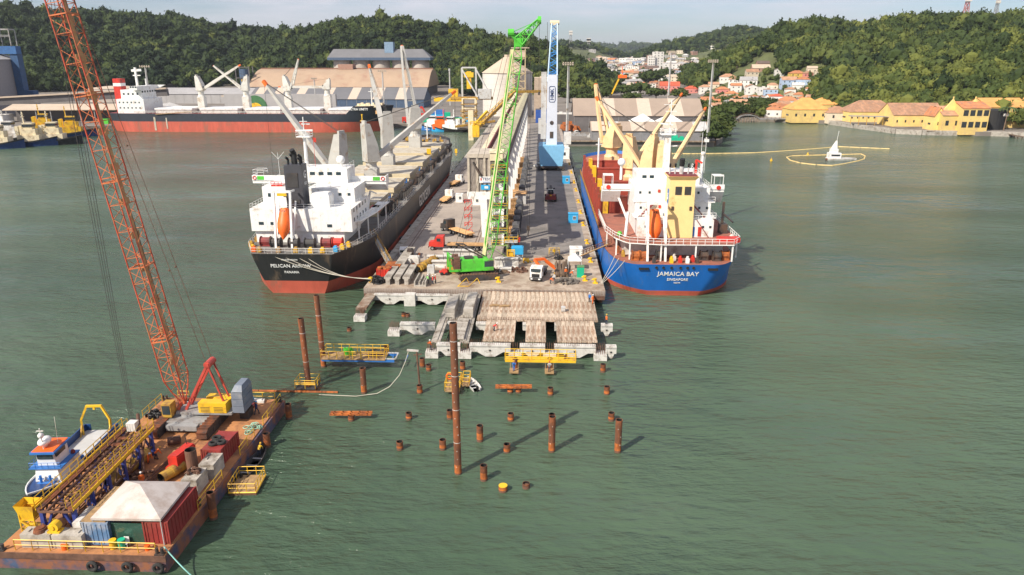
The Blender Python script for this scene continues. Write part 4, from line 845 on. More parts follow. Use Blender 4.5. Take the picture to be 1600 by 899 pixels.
vehicle_wheels(t, (-1.05, 1.05), (.1, -4.2, -5.5), .52, .35)
# yellow and blue equipment
x, y, _ = G(798, 412); t = thing('equipment_frame', 'upright yellow steel frame next to the blue box on the pier', 'frame', (x, y+.8, 3.006)); m_ = MB()
for a in (-.8, .8):
    for b in (-.5, .5): m_.bar((a, b, 0), (a, b, 2.9), .16)
for z in (.1, 1.5, 2.8):
    m_.bar((-.8, -.5, z), (.8, -.5, z), .16); m_.bar((-.8, .5, z), (.8, .5, z), .16); m_.bar((-.8, -.5, z), (-.8, .5, z), .16); m_.bar((.8, -.5, z), (.8, .5, z), .16)
m_.bx(-.6, .6, -.2, .4, .2, 2.4); m_.build('frame', YEL, t)
x, y, _ = G(810, 410); t = thing('blue_tank', 'bright blue tank on a steel stand on the pier', 'tank', (x-.3, y+2.6, 3.006)); m_ = MB(); m_.bx(-1.35, 1.35, -.9, .9, 1.3, 2.9); m_.bx(-1.1, 1.1, -.7, .7, 2.9, 3.05); m_.build('tank', BLUEC, t)
m_ = MB()
for a in (-1.2, 1.2):
    for b in (-.8, .8): m_.bar((a, b, 0), (a, b, 1.3), .14)
m_.bar((0, -1.2, 1.2), (2.2, -3.4, .1), .3, .15); m_.bar((-1.2, -.8, .3), (1.2, -.8, .9), .1); m_.build('stand', LGREY, t)
x, y, _ = G(817, 411); m_ = MB(); m_.tube((x, y+.5, 3.5), (x+1.4, y+.5, 3.5), .5, n=12); m_.bx(x, x+1.4, y+.2, y+.8, 3.006, 3.2); m_.tube((x+1.4, y+.5, 3.4), (x+2.1, y+.3, 3.2), .1, n=6); solo('compressor', m_, YEL, 'small yellow drum compressor right of the blue tank', 'compressor')
x, y, _ = G(866, 398); m_ = MB(); m_.rail([(x-1.2, y, 3.006), (x+1.2, y, 3.006)], h=1.2, r=.07, step=1.2); m_.rail([(x-1.2, y+1.4, 3.006), (x+1.2, y+1.4, 3.006)], h=1.2, r=.07, step=1.2); m_.bar((x-1.2, y, 4.2), (x-1.2, y+1.4, 4.2), .1); m_.bar((x+1.2, y, 4.2), (x+1.2, y+1.4, 4.2), .1); m_.bx(x-.4, x+.3, y-.05, y+.05, 3.7, 4.15); solo('barrier', m_, YEL, 'yellow barrier frame standing alone on the pier deck', 'barrier')
heap('scrap_heap', 'brown heap of bars and boards right of the pale girder', 'scrap heap', 806, 423, 2.6, .8, RUSTB, 40, kind='box')
heap('timber_scraps', 'low heap of green and brown boards beside the crane track', 'timber heap', 780, 425, 2.0, .6, LOGM, 24, kind='box')
heap('bag_heap', 'tarnished grey heap of bags and timber near the pier front', 'bag heap', 884, 441, 2.6, 1.5, mat('grey_bags', (.17, .15, .13), .9, var=.5, sc=2), 60, kind='box')
heap('cable_reel_heap', 'small dark heap behind the logs on the pier', 'heap', 873, 405, .9, .8, BLACK, 16, k2=.12)
# logs
for i in range(13):
    x, y, _ = G(868+i*1.5, 434-(i % 3)*.6); m_ = MB(); m_.tube((x+random.uniform(-.1, .1), y, 3.25+(i % 2)*.3), (x+.3+random.uniform(-.3, .5), y+random.uniform(8.5, 10.5), 3.3+(i % 2)*.45), .24, .2, n=7)
    solo('timber_log', m_, LOGM, '%s log from the left in the row behind the heap of bags' % ORD[i], 'log', 'logs lying side by side')
# tents, toilet
def tent(label, loc, w, d, h, rise, rz=0, mt=WHITE, name='canopy_tent'):
    t = thing(name, label, 'tent', loc, rz); m_ = MB(); a, b = w/2, d/2
    m_.add([(-a, -b, h), (a, -b, h), (a, b, h), (-a, b, h), (0, 0, h+rise), (-a, -b, h-.25), (a, -b, h-.25), (a, b, h-.25), (-a, b, h-.25)], [(0, 1, 4), (1, 2, 4), (2, 3, 4), (3, 0, 4), (5, 6, 1, 0), (6, 7, 2, 1), (7, 8, 3, 2), (8, 5, 0, 3)]); m_.build('canopy', mt, t)
    for i, j in ((-1, -1), (1, -1), (1, 1), (-1, 1)): m_ = MB(); m_.tube((i*a*.97, j*b*.97, 0), (i*a*.97, j*b*.97, h), .06, n=6); m_.build('leg', LGREY, t)
    return t
x, y, _ = G(898, 423); tent('small white peaked tent on the pier beside the green toilet', (x, y+1.3, 3.0), 2.9, 2.8, 2.3, 1.3)
x, y, _ = G(900, 405); cabin('white booth with a sloping grey roof behind the small peaked tent', (x, y+1.5, 3.0), 0, WHITE, w=2.8, d=2.6, h=2.3)
x, y, _ = G(907, 434); t = thing('portable_toilet', 'teal green portable toilet on the right side of the pier', 'portable toilet', (x, y+.7, 3.006)); m_ = MB(); m_.bx(-.72, .72, -.7, .7, 0, 2.2); m_.bx(-.6, .6, -.73, -.7, .15, 2.0); m_.build('cabin', TEAL, t); m_ = MB(); m_.xprism([(-.75, 2.2), (.75, 2.2), (.75, 2.3), (0, 2.45), (-.75, 2.3)], -.75, .75); m_.build('roof', mat('green_roof', (.12, .25, .10), .6), t)
# bollards
bo = None
for px, py, s in ((917.4, 381, 'yellow bollard at the right pier edge level with the ship gangway'), (911.3, 353, 'yellow bollard at the right pier edge beside the nearest blue cabin'), (907.4, 334, 'yellow bollard at the right pier edge just beyond the nearest blue cabin'), (904.2, 317, 'yellow bollard at the right pier edge level with the reach stacker'), (900.5, 299, 'yellow bollard at the right pier edge between the two blue cabins, farther one'), (898, 286.5, 'yellow bollard at the right pier edge beside the middle blue cabin'), (923, 410, 'yellow bollard at the right pier edge beside the small tent'), (930, 443, 'yellow bollard at the right front corner of the pier'), (574, 441, 'yellow bollard at the left front corner of the pier'), (598, 410, 'yellow bollard on the left pier edge by the long T girder'), (779, 441, 'yellow bollard in the middle of the pier front by the crane'), (893, 271, 'farthest yellow bollard at the right pier edge'), (914, 439, 'upright yellow bollard by the heap of bags'), (890, 258, 'yellow bollard beside the foot of the blue crane')):
    x, y, _ = G(px, py); x = min(x, 12.2); x = max(x, -34.2)
    if bo is None:
        m_ = MB(); m_.bx(-.5, .5, -.45, .45, 0, .18); m_.tube((0, 0, .18), (0, 0, .8), .28, .24, n=12); m_.tube((-.1, 0, .8), (-.1, 0, 1.05), .36, .40, n=12); m_.tube((-.35, 0, .8), (-.7, 0, .75), .18, n=8); bo = solo('bollard', m_, YEL, s, 'bollard', 'yellow bollards on the pier'); bo.location = (x, y, 3.01)
    else: copy_tree(bo, loc=(x, y, 3.01), label=s)
# white cars etc on the pier
x, y, _ = G(843, 263); van('white van facing the blue crane on the pier', (x, y+2, 3.0), R(70))
# people on pier and deck
x, y, _ = G(668.5, 443); person('worker in a green jacket beside the open concrete trough', (x, y, 3.006), 2.6, HIVG, NAVYC, HELM)
x, y, _ = G(676.5, 444); person('left one of two workers in red jackets chatting left of the green crane', (x, y, 3.006), -1.2, REDC, NAVYC, HELM)
x, y, _ = G(680.5, 443); person('right one of two workers in red jackets chatting left of the green crane', (x, y, 3.006), 1.8, REDC, NAVYC, HELM)
x, y, _ = G(860, 443); person('worker in orange bending beside the white truck at the pier front', (x, y, 3.006), 1.0, HIVIS, NAVYC, HELM, 'bend')
x, y, _ = G(866, 440); person('worker in pale clothes beside the heap of bags', (x, y, 3.006), -.6, LGREY, NAVYC, YEL)
x, y, _ = G(884, 431); person('worker in orange standing behind the heap of bags', (x, y, 3.006), .2, HIVIS, NAVYC, HELM)
x, y, _ = G(891, 433); person('worker in orange crouching near the green toilet', (x, y, 3.006), 1.4, HIVIS, NAVYC, HELM, 'bend')
x, y, _ = G(772, 519, 2.5); person('worker bending down on the front planks of the unfinished deck', (x, y, 2.75), 1.2, REDC, NAVYC, HELM, 'bend')
x, y, _ = G(926, 477, 2.5); person('worker in orange at the right rear of the plank field', (x, y, 2.75), .7, HIVIS, HIVIS, HELM)
x, y, _ = G(921, 474, 2.5); person('worker in blue at the right rear of the plank field', (x, y, 2.75), -.7, BLUE, NAVYC, HELM)
x, y, _ = G(941, 479, 2.0); person('worker on the right end beam of the unfinished deck', (11.8, 119.2, 2.33), 2.0, HIVIS, NAVYC, YEL)
x, y, _ = G(806, 577, 1.2); person('worker in blue standing by the pile under the yellow walkway', (at(804, 575)[0], 102.6, .6), 0, BLUE, BLUE, YEL, 'reach')
person('worker in white standing by the right pile under the yellow walkway', (at(858, 575)[0], 102.6, .6), 0, LGREY, NAVYC, RED, 'reach')
for px in (804, 858):
    x = at(px, 575)[0]; m_ = MB(); m_.bx(x-.7, x+.7, 102.2, 103.8, .35, .6); m_.bar((x-.6, 103.7, .6), (x-.6, 103.9, 1.85), .08); m_.bar((x+.6, 103.7, .6), (x+.6, 103.9, 1.85), .08); solo('hanging_step', m_, WOOD, 'small wooden step hung under the yellow walkway, %s one' % ('left' if px < 830 else 'right'), 'step')
person('worker in orange at the left front corner of the unfinished deck', (-17.6, 109.4, 1.06), -1.2, HIVIS, NAVYC, HELM, 'reach')
# ---------------- conveyor gallery
t = thing('conveyor_gallery', 'long elevated conveyor gallery on white columns running down the pier', 'conveyor', (0, 0, 0))
m_ = MB(); m_.bx(-11.6, -8.6, 168, 478, 21.2, 24.2); m_.build('side_panels', mat('gallery_grey', (.16, .13, .115), .8, var=.3, dirt=(.1, .07, .05), damt=.3), t)
m_ = MB(); m_.yprism([(-11.9, 24.2), (-8.3, 24.2), (-8.3, 24.4), (-10.1, 24.8), (-11.9, 24.4)], 167.6, 478.4); m_.build('roof', mat('roof_olive', (.47, .43, .27), .7, var=.2, dirt=(.3, .25, .16), damt=.4), t)
m_ = MB(); m_.bx(-11.6, -8.6, 168, 478, 20.6, 21.19); m_.build('floor', DARK, t)
for y in range(172, 470, 16):
    m_ = MB(); m_.bar((-8.9, y, 3), (-8.9, y, 20.6), .8, .8); m_.bar((-11.4, y, 3), (-11.4, y, 20.6), .8, .8); m_.bar((-11.4, y, 11), (-8.9, y, 11), .4); m_.bar((-11.4, y, 19.8), (-8.9, y, 19.8), .6)
    m_.build('column', WHITE, t)
# end tower
t = thing('transfer_tower', 'open yellow and green steel stair tower at the near end of the gallery', 'tower', (-9.2, 163, 3.0)); t.scale = (.72, .9, .95); TGM = mat('olive_green', (.22, .36, .08), .6, var=.3); m_ = MB()
for a in (-2.4, 2.4):
    for b in (-3.4, 3.4): m_.bar((a, b, 0), (a, b, 22), .2)
for z in range(3, 23, 3):
    for a in (-2.4, 2.4): m_.bar((a, -3.4, z), (a, 3.4, z), .16); m_.bar((a, -3.4, z), (a, 3.4, z-3), .1)
    for b in (-3.4, 3.4): m_.bar((-2.4, b, z), (2.4, b, z), .16); m_.bar((-2.4, b, z), (2.4, b, z-3), .1)
m_.build('frame', TGM, t)
m_ = MB()
for k, z in enumerate(range(3, 23, 3)): m_.bx(-2.4, 2.4, -3.4, 3.4, z+.1, z+.16) if k % 2 else m_.bx(-2.4, 0, -3.4, 3.4, z+.1, z+.16); m_.bar((1.6, -3, z-3), (1.6, 3, z), .7, .1)
m_.build('stairs', DARK, t)
m_ = MB()
for z in range(3, 23, 3): m_.rail([(-2.5, -3.5, z+.15), (2.5, -3.5, z+.15), (2.5, 3.5, z+.15)], h=1.1, r=.06)
m_.build('railing', YEL, t)
t = thing('tower_head', 'solid drive house on top of the stair tower at the gallery end', 'drive house', (-9.8, 163, 25.05)); m_ = MB(); m_.bx(-1.4, 1.4, -3, 3.4, 0, 1.7); m_.build('walls', CREAM, t); m_ = MB(); m_.xprism([(-3.2, 1.7), (3.6, 1.7), (0, 2.2)], -1.6, 1.6); m_.build('roof', CREAM, t)
t = thing('yellow_platform', 'yellow railed platform on a grey post beside the stair tower foot', 'platform', (-6.2, 160.4, 3.0)); m_ = MB(); m_.tube((0, 0, 0), (0, 0, 3.6), .3, n=10); m_.bx(-1.8, 1.2, -1, 1, 3.6, 3.75); m_.build('post', LGREY, t); m_ = MB(); m_.rail([(-1.8, -1, 3.75), (1.2, -1, 3.75), (1.2, 1, 3.75)], h=1.2, r=.07, step=1); m_.build('railing', YEL, t)
m_ = MB(); m_.bx(1.3, 1.7, -.2, .2, 3.6, 4.7); m_.build('sign_board', RED, t)
# grey tarped stacks and timber stacks along the columns
tarp = mat('grey_tarp', (.10, .10, .105), .8, var=.35, sc=1); bx_ = [('grey tarped cargo stack', tarp), ('orange timber stack', WOODO)]
random.seed(9); k = 0; names = ['first', 'second', 'third', 'fourth', 'fifth', 'sixth', 'seventh', 'eighth', 'ninth', 'tenth', 'eleventh', 'twelfth', 'thirteenth', 'fourteenth']
for j, y in enumerate([170, 177, 184.5, 192, 200, 208, 216, 232, 242, 254, 266, 280, 296, 312]):
    m_ = MB(); x = -6.3
    m_.box((0, 0, .2), (2.3, 5.0, 2.3), top=.78, topy=.9); m_.box((0, 0, 0), (2.2, 4.8, .2)); m_.box((0, 0, 2.5), (1.5, 4.2, .4), top=.4)
    for i in range(4): m_.bar((-1.17, -2+i*1.3, .3), (-.92, -2+i*1.3, 2.5), .06); m_.bar((1.17, -2+i*1.3, .3), (.92, -2+i*1.3, 2.5), .06)
    o = solo('tarped_stack', m_, tarp, 'dark grey tarped cargo stack, %s from the camera beside the gallery columns' % names[j], 'cargo stack', 'tarped stacks along the gallery'); o.location = (x, y, 3.0)
    m_ = MB()
    for z in range(6): m_.bx(-.9, .9, -1.1, 1.1, z*.42, z*.42+.14); [m_.bar((-.9+.45*q, -1.1, z*.42+.28), (-.9+.45*q, 1.1, z*.42+.28), .18) for q in range(5)]
    o = solo('timber_stack', m_, WOODO, 'orange stack of pallets, %s from the camera beside the gallery columns' % names[j], 'pallet stack', 'pallet stacks along the gallery'); o.location = (-8.1, y+3.6, 3.0)
x, y, _ = G(814, 290); t = thing('kiosk', 'open kiosk with an orange flat roof beside the gallery columns', 'kiosk', (-6.2, 224.5, 3.0)); m_ = MB(); m_.bx(-1.7, 1.7, -1.6, 1.6, 0, 2.7); m_.build('walls', LGREY, t); m_ = MB(); m_.bx(-2.3, 2.1, -2.2, 2.2, 3.3, 3.6); m_.build('roof', WOODO, t); m_ = MB(); [m_.bar((a, b, 2.7), (a, b, 3.3), .1) for a in (-1.6, 1.6) for b in (-1.5, 1.5)]; m_.build('post', WHITE, t)
# ---------------- ship loader with grey box tower
t = thing('ship_loader_tower', 'tall grey concrete framed box on a white portal leg standing on the pier', 'loader tower', (-15.2, 183, .5))
m_ = MB(); m_.bar((1.3, -2.8, 2.5), (.9, -2.8, 12.2), 1.7, 1.9); m_.bar((1.3, 8, 2.5), (.9, 8, 12.2), 1.7, 1.9); m_.build('portal_leg', WHITE, t)
m_ = MB(); m_.bx(-3.2, 2.6, -3.4, -1.6, 12.2, 14.0); m_.bx(-3.2, 2.6, 7, 8.8, 12.2, 14.0); m_.bx(-3.2, -2, -1.6, 7, 12.4, 13.8); m_.bx(1.4, 2.6, -1.6, 7, 12.4, 13.8); m_.build('portal_beam', WHITE, t)
m_ = MB(); m_.bx(-2.7, 2.4, -2.6, 8.0, 14.0, 22.5)
for i in range(5): m_.bx(-2.2+i*.8, -2.1+i*.8, -2.66, -2.6, 14.2, 22)
m_.build('box_walls', mat('box_grey', (.27, .235, .205), .8, var=.2, dirt=(.15, .12, .1), damt=.3, dsc=.3), t)
m_ = MB()
for a in (-2.8, -.6, 1.2, 2.4): m_.bar((a, -2.75, 14), (a, -2.75, 22.4), .55, .3)
m_.bx(-3.1, 2.6, -3.0, 8.2, 22.5, 23.5); m_.build('concrete_frame', mat('frame_beige', (.50, .44, .36), .8, var=.15, dirt=(.3, .25, .2), damt=.3), t)
m_ = MB(); m_.bar((-1.6, -2.7, 21.4), (.2, -3.6, 18.2), .4, .35); m_.build('chute', DARK, t)
def text(s, loc, rot, size, mt, parent=None, name='lettering', ext=.02, al='CENTER', world=False):
    cu = bpy.data.curves.new(name, 'FONT'); cu.body = s; cu.size = size; cu.extrude = ext; cu.align_x = al; cu.align_y = 'CENTER'; cu.resolution_u = 2; cu.offset = size*.012
    o = bpy.data.objects.new(name, cu); C.objects.link(o); me = bpy.data.meshes.new_from_object(o.evaluated_get(bpy.context.evaluated_depsgraph_get())); bpy.data.objects.remove(o)
    me.materials.clear(); me.materials.append(mt); o = bpy.data.objects.new(name, me); C.objects.link(o); o.location = loc; o.rotation_euler = rot
    if parent is not None: o.parent = parent
    return o
m_ = MB(); m_.bx(-.1, 3.1, -3.2, -3.1, 16.3, 17.9); sg = m_.build('sign_board', WHITE, t); text('TESC', (1.8, -3.22, 17.25), (R(90), 0, 0), .95, NAVY, sg); m_ = MB(); m_.bx(.2, .5, -3.24, -3.2, 16.9, 17.5); m_.build('emblem', RED, sg); m_ = MB(); m_.bx(.8, 2.8, -3.24, -3.2, 16.45, 16.6); m_.build('tagline', BLUE, sg)
m_ = MB(); m_.bx(.3, 2.5, -3.2, -3.1, 14.6, 15.8); sg = m_.build('sign_board', BLUEC, t); m_ = MB(); m_.bx(1.2, 2.1, -3.24, -3.2, 14.9, 15.5); m_.build('panel', WHITE, sg)
m_ = MB()
for z in range(0, 9, 2): m_.rail([(-1.6, -3.5, z), (.3, -3.5, z)], h=1, r=.08, step=.8); m_.bar((-1.6, -3.5, z), (.3, -3.5, z+2), .15)
m_.shift((-17.9, 186.5, 3.0)); solo('red_stair_frame', m_, RED, 'red steel stair frame beside the white loader leg', 'stairs')
# second gallery: low slope conveyor farther along the left strip
t = thing('sloping_conveyor', 'cream sloping conveyor beam rising from the grey box toward the silo', 'conveyor', (0, 0, 0)); m_ = MB(); m_.bar((-15.4, 191.5, 22.3), (-16.6, 488, 23.5), 1.5, 1.7); m_.build('beam', CREAM, t); m_ = MB(); m_.bar((-14.5, 191.5, 22.1), (-15.6, 488, 23.2), .3, 2.0); m_.build('side_plate', REDD, t)
for y in (230, 290, 350, 410, 460): x = -15.4-(y-192)*.004; m_ = MB(); m_.bar((x, y, 3 if y < 340 else -2), (x, y, 21.4), .9); m_.build('column', CREAM, t)
# ================================================================ ships
def ship_hull(L_, B_, zd, zf, boot, mats, parent, tr=.62, trw=.35, st=.12, bowp=.80, rake=5.0, fcs=.90, ex=.6, bul=1.0, rn=0):
    """hull along +y from stern y=0; rows of z levels; mats: 0 boot, 1 topside, 2 deck"""
    zl = [-2.0, -1.0, 0.0, boot*.5, boot, boot+.02]+[boot+(1-boot/zd)*zd*k for k in (.25, .5, .75, 1.0)]
    def hb(u, zz):
        w = max(0, min(1, zz)); s0 = trw+(tr-trw)*w**ex; stn = 1.0
        if u < st: q = u/st; stn = s0+(1-s0)*math.sin(q*math.pi/2)
        if rn and u < .035: stn *= 1-rn*(1-math.sqrt(1-(1-u/.035)**2))
        b0 = bowp-.10*(1-w); f = 1.0
        if u > b0: q = (u-b0)/(1-b0); f = max(0, 1-q**(1.9+1.1*w))
        return B_/2*stn*f
    us = [0, .0015, .004, .008, .014, .022, .035, .05, .07, .09, .12, .16, .22, .3, .4, .5, .6, .7, .75, .79, .82, .85, .875, .9, .92, .94, .955, .97, .98, .99, 1.0]
    def deck(u): return zd+(zf-zd)*sst((u-fcs)/.012) if u > fcs-.001 else zd
    V = []; rows = []
    for u in us:
        r = []
        for z in zl:
            zz = z if z <= boot+.021 else boot+(z-boot)*(deck(u)+bul-boot)/(zd-boot) if u >= fcs else z
            w = (z+2)/(zd+2); yoff = (1-max(0, z)/zd)*(2.2 if u < st else 0)*(1-u/st if u < st else 0)+ (rake*(max(0, zz)/zf)-rake if u > .8 else 0)*sst((u-.8)/.2)
            r.append((hb(u, (z+2)/(zd+2)), u*L_+yoff, zz))
        rows.append(r)
    m_ = MB(); nz = len(zl)
    for s in (-1, 1):
        k = len(m_.v); m_.v += [(s*p[0], p[1], p[2]) for r in rows for p in r]
        for i in range(len(rows)-1):
            for j in range(nz-1):
                a, b, c, d = k+i*nz+j, k+(i+1)*nz+j, k+(i+1)*nz+j+1, k+i*nz+j+1
                m_.f.append((a, b, c, d) if s > 0 else (d, c, b, a)); m_.m.append(0 if zl[j+1] <= boot+.001 else 1)
        if s == 1: k1 = k
        else: k0 = k
    for j in range(nz-1):
        m_.f.append((k0+j, k1+j, k1+j+1, k0+j+1)); m_.m.append(0 if zl[j+1] <= boot+.001 else 1)
    m_.build('hull', mats[:2], parent, smooth=True)
    d = MB(); ring = [(r[-1][0]-.08, r[-1][1], deck(u)-.02) for u, r in zip(us, rows)]
    for i in range(len(ring)-1):
        a, b = ring[i], ring[i+1]; d.add([(-a[0], a[1]+.05, a[2]), (a[0], a[1]+.05, a[2]), (b[0], b[1]+.05, b[2]), (-b[0], b[1]+.05, b[2])], [(0, 1, 2, 3)], 0)
    d.build('deck', mats[2], parent)
    return lambda y: hb(y/L_, 1.0)
def windows(parent, pts, w, h, mt, ax='y', name='window'):
    for x, y, z in pts:
        m_ = MB(); m_.box((x, y, z), (w, .08, h) if ax == 'y' else (.08, w, h)); m_.build(name, mt, parent)
def lifeboat(parent, loc, tilt, mt=ORNG, L_=7.5):
    m_ = MB(); rings = []
    for i in range(9):
        u = i/8; r = 1.65*(1-abs(2*u-.9)**3*.9) if u > .45 else 1.65*(.65+.35*u/.45)
        r = max(.05, r); z = -L_*u; rings.append([(r*math.cos(2*math.pi*k/12), r*.95*math.sin(2*math.pi*k/12)+.0, z) for k in range(12)])
    m_.loft(rings); m_.box((0, -.4, -1.6), (1.1, 1.4, 1.3)); 
    o = m_.build('lifeboat', mt, parent, smooth=True); o.location = loc; o.rotation_euler = tilt
    m_ = MB(); m_.bx(-.4, -.08, -1.13, -1.1, -1.05, -.7); m_.bx(.08, .4, -1.13, -1.1, -1.05, -.7); w = m_.build('window', BLACK, o); return o
def deck_crane(parent, base, ph, pw, jib_to, mt, name='deck_crane', house=None, jw=1.1, hook=None, double=False, top=(1.2, 2.0)):
    """pedestal at base, crane house, box jib to a point (ship frame)"""
    x, y, z = base; t = MB(); t.bx(x-pw/2, x+pw/2, y-pw/2, y+pw/2, z, z+ph*.72); t.loft([[(x+r*math.cos(q), y+r*math.sin(q), zz) for q in [2*math.pi*i/14 for i in range(14)]] for zz, r in ((z+ph*.72, pw*.55), (z+ph*.8, pw*.42), (z+ph*.93, pw*.42), (z+ph, pw*.6))]); o = t.build('crane_pedestal', mt, parent)
    d = Vector((jib_to[0]-x, jib_to[1]-y, 0)).normalized(); a = math.atan2(d.y, d.x)-math.pi/2
    hh = house or 8.0; m_ = MB(); k0 = len(m_.v); w = pw*.5
    m_.loft([[(-w, -w*1.1, zz) if 0 else p_ for p_ in q] for q, zz in (([(-w, -w, z+ph), (w, -w, z+ph), (w, w*1.2, z+ph), (-w, w*1.2, z+ph)], 0), ([(-w, -w, z+ph+hh*.45), (w, -w, z+ph+hh*.45), (w, w*.8, z+ph+hh*.45), (-w, w*.8, z+ph+hh*.45)], 0), ([(-w*.8, -w*1.1, z+ph+hh), (w*.8, -w*1.1, z+ph+hh), (w*.8, -w*.2, z+ph+hh), (-w*.8, -w*.2, z+ph+hh)], 0))])
    m_.box((0, -w*.8, z+ph+hh), (w*1.2, .6, .9)); m_.shift((x, y, 0), a); hs_ = m_.build('crane_house', mt, parent)
    m_ = MB(); m_.box((0, w*1.22, z+ph+1.2), (w*1.1, .1, 1.4)); m_.shift((x, y, 0), a); m_.build('cab_window', GLASS, hs_)
    j0 = Vector((x, y, z+ph+1.2))+d*w*1.1; j1 = Vector(jib_to); m_ = MB(); sv_ = Vector((-d.y, d.x, 0))
    if double:
        for s in (-1, 1): m_.bar(j0+sv_*s*w*.9, j0.lerp(j1, .62)+sv_*s*w*.5, jw*.55, jw*.7); m_.bar(j0.lerp(j1, .62)+sv_*s*w*.5, j1+sv_*s*.3, jw*.5, jw*.6)
        for f in (.3, .5, .7, .85): m_.bar(j0.lerp(j1, f)-sv_*w*.8*(1-f*.5), j0.lerp(j1, f)+sv_*w*.8*(1-f*.5), .3)
    else:
        m_.loft([[j0.lerp(j1, f)+sv_*c*jw*g/2+Vector((0, 0, e*jw*g*.6)) for c, e in ((-1, -1), (1, -1), (1, 1), (-1, 1))] for f, g in ((0, .9), (.25, 1.1), (.8, .8), (1, .45))])
        m_.bar(j0-sv_*w*.8, j0+sv_*w*.8, .8)
    jb = m_.build('jib', mt, parent); m_ = MB(); m_.bar(j0.lerp(j1, .955), j1+(j1-j0).normalized()*.3, jw*.55); m_.build('jib_tip', ORNG, jb)
    m_ = MB(); tp = Vector((x, y, z+ph+hh+.5))-d*w*.5
    for s in (-.4, 0, .4): m_.tube(tp+sv_*s, j1+sv_*s*.4, .05, n=4)
    if hook:
        hp = Vector((j1.x, j1.y, j1.z-hook)); m_.tube(j1, hp, .04, n=4)
    m_.build('luffing_wire', CABLE, parent)
    if hook: m_ = MB(); m_.box(tuple(hp-Vector((0, 0, 1.2))), (.8, .5, 1.3)); m_.tube(hp-Vector((0, 0, 1.2)), hp-Vector((0, 0, 2)), .15, n=6); m_.build('hook_block', YEL, parent)
def house(t, x0, x1, y0, y1, z0, z1, mt=WHITE, name='deckhouse', rail_=True, seams=True, mats=None):
    m_ = MB(); m_.bx(x0, x1, y0, y1, z0, z1, m=0)
    if seams:
        n_ = max(2, int((x1-x0)/1.6))
        for i in range(1, n_): x = x0+(x1-x0)*i/n_; m_.bx(x-.03, x+.03, y0-.025, y0, z0+.05, z1-.05)
    o = m_.build(name, mt, t)
    if rail_: m_ = MB(); m_.rail([(x0+.1, y1-.1, z1), (x0+.1, y0+.1, z1), (x1-.1, y0+.1, z1), (x1-.1, y1-.1, z1)], h=1.0, r=.035, step=1.6); m_.build('railing', WHITE, o)
    return o
HB = mat('black_hull', (0.022, 0.022, 0.024), 0.45, var=0.25, sc=.4, dirt=(.12, .085, .06), damt=.22, dsc=.3, stretch=(1, 1, .25))
HR = mat('red_antifouling', (0.52, 0.105, 0.065), 0.6, var=0.2, sc=.4, dirt=(.30, .12, .08), damt=.3, dsc=.3, stretch=(1, 1, .3))
HBL = mat('blue_hull', (0.012, 0.14, 0.50), 0.42, var=0.15, sc=.3, dirt=(.10, .16, .30), damt=.25, dsc=.35, stretch=(1, 1, .25))
DGREY = mat('ship_deck_grey', (.17, .165, .155), .8, var=.3, dirt=(.12, .08, .06), damt=.3)
HATCH = mat('hatch_cover', (.50, .455, .37), .7, var=.15, sc=.3, dirt=(.36, .29, .2), damt=.4)
HATCHS = mat('hatch_side', (.62, .52, .34), .7, var=.15)
FUN = mat('funnel_grey', (.055, .055, .065), .5, var=.15)
CRG = mat('crane_grey', (.45, .44, .41), .6, var=.12, dirt=(.3, .2, .12), damt=.2)
# ---------------- black bulk carrier at the left of the pier
S = thing('bulk_carrier', 'black open hatch bulk carrier with white deckhouse moored left of the pier', 'cargo ship', (-50.0, 139.0, 0))
ship_hull(190, 27.5, 9.0, 12.5, 2.9, [HR, HB, DGREY], S, tr=.60, trw=.2, st=.11, rake=7, ex=.42)
# transom lettering
text('PELICAN ARROW', (-.6, .60, 6.3), (R(103.7), 0, 0), 1.05, WHITE, S, ext=.03); text('PANAMA', (-.6, .94, 4.9), (R(103.7), 0, 0), .75, WHITE, S, ext=.03); text('PELICAN ARROW', (-.6, .26, 7.7), (R(103.7), 0, 0), .42, WHITE, S, ext=.03)
text('G2OCEAN', (13.86, 84, 5.3), (R(90), 0, R(90)), 4.6, WHITED, S, ext=.04)
# poop deck clutter
m_ = MB(); m_.rail([(-8.4, .4, 9), (8.4, .4, 9)], h=1.1, r=.05, step=1.4); m_.rail([(-8.4, .5, 9), (-11, 6, 9), (-13.2, 18, 9), (-13.4, 40, 9)], h=1.1, r=.05, step=2); m_.rail([(8.4, .5, 9), (11, 6, 9), (13.2, 18, 9), (13.4, 160, 9)], h=1.1, r=.05, step=2.4); m_.build('bulwark_railing', WHITED, S)
for i, (x, y, c) in enumerate(((-5, 3.2, DARK), (-1.2, 3.0, DARK), (2.2, 3.0, DARK), (5.5, 3.6, REDD), (7.8, 3.8, RED), (-7.5, 4, REDD))):
    m_ = MB(); m_.tube((x-1, y+2.5, 10), (x+1, y+2.5, 10), .85, n=12); m_.tube((x-1.05, y+2.5, 10), (x-.95, y+2.5, 10), 1.1, n=12); m_.tube((x+.95, y+2.5, 10), (x+1.05, y+2.5, 10), 1.1, n=12); m_.box((x, y+2.5, 9), (2.2, 1.2, .6)); m_.build('mooring_winch', c, S)
for x, y, c in ((6, 1.4, YEL), (8.3, 2.6, BLUEC), (9.2, 4.4, YEL), (10, 6.4, YEL), (-7, 1.3, YELD), (-9, 3, YEL), (-10.5, 6, YELD), (-10.8, 10, YELD), (3.6, 1.2, YEL), (-11.5, 13, WOOD), (-8.3, 1.8, ORNG), (-3, 1.3, WOOD), (.5, 1.4, YELD)):
    m_ = MB(); m_.box((x, y, 9), (.9, .9, .9)); m_.box((x, y, 9.9), (.5, .5, .25)); m_.build('deck_fitting', c, S)
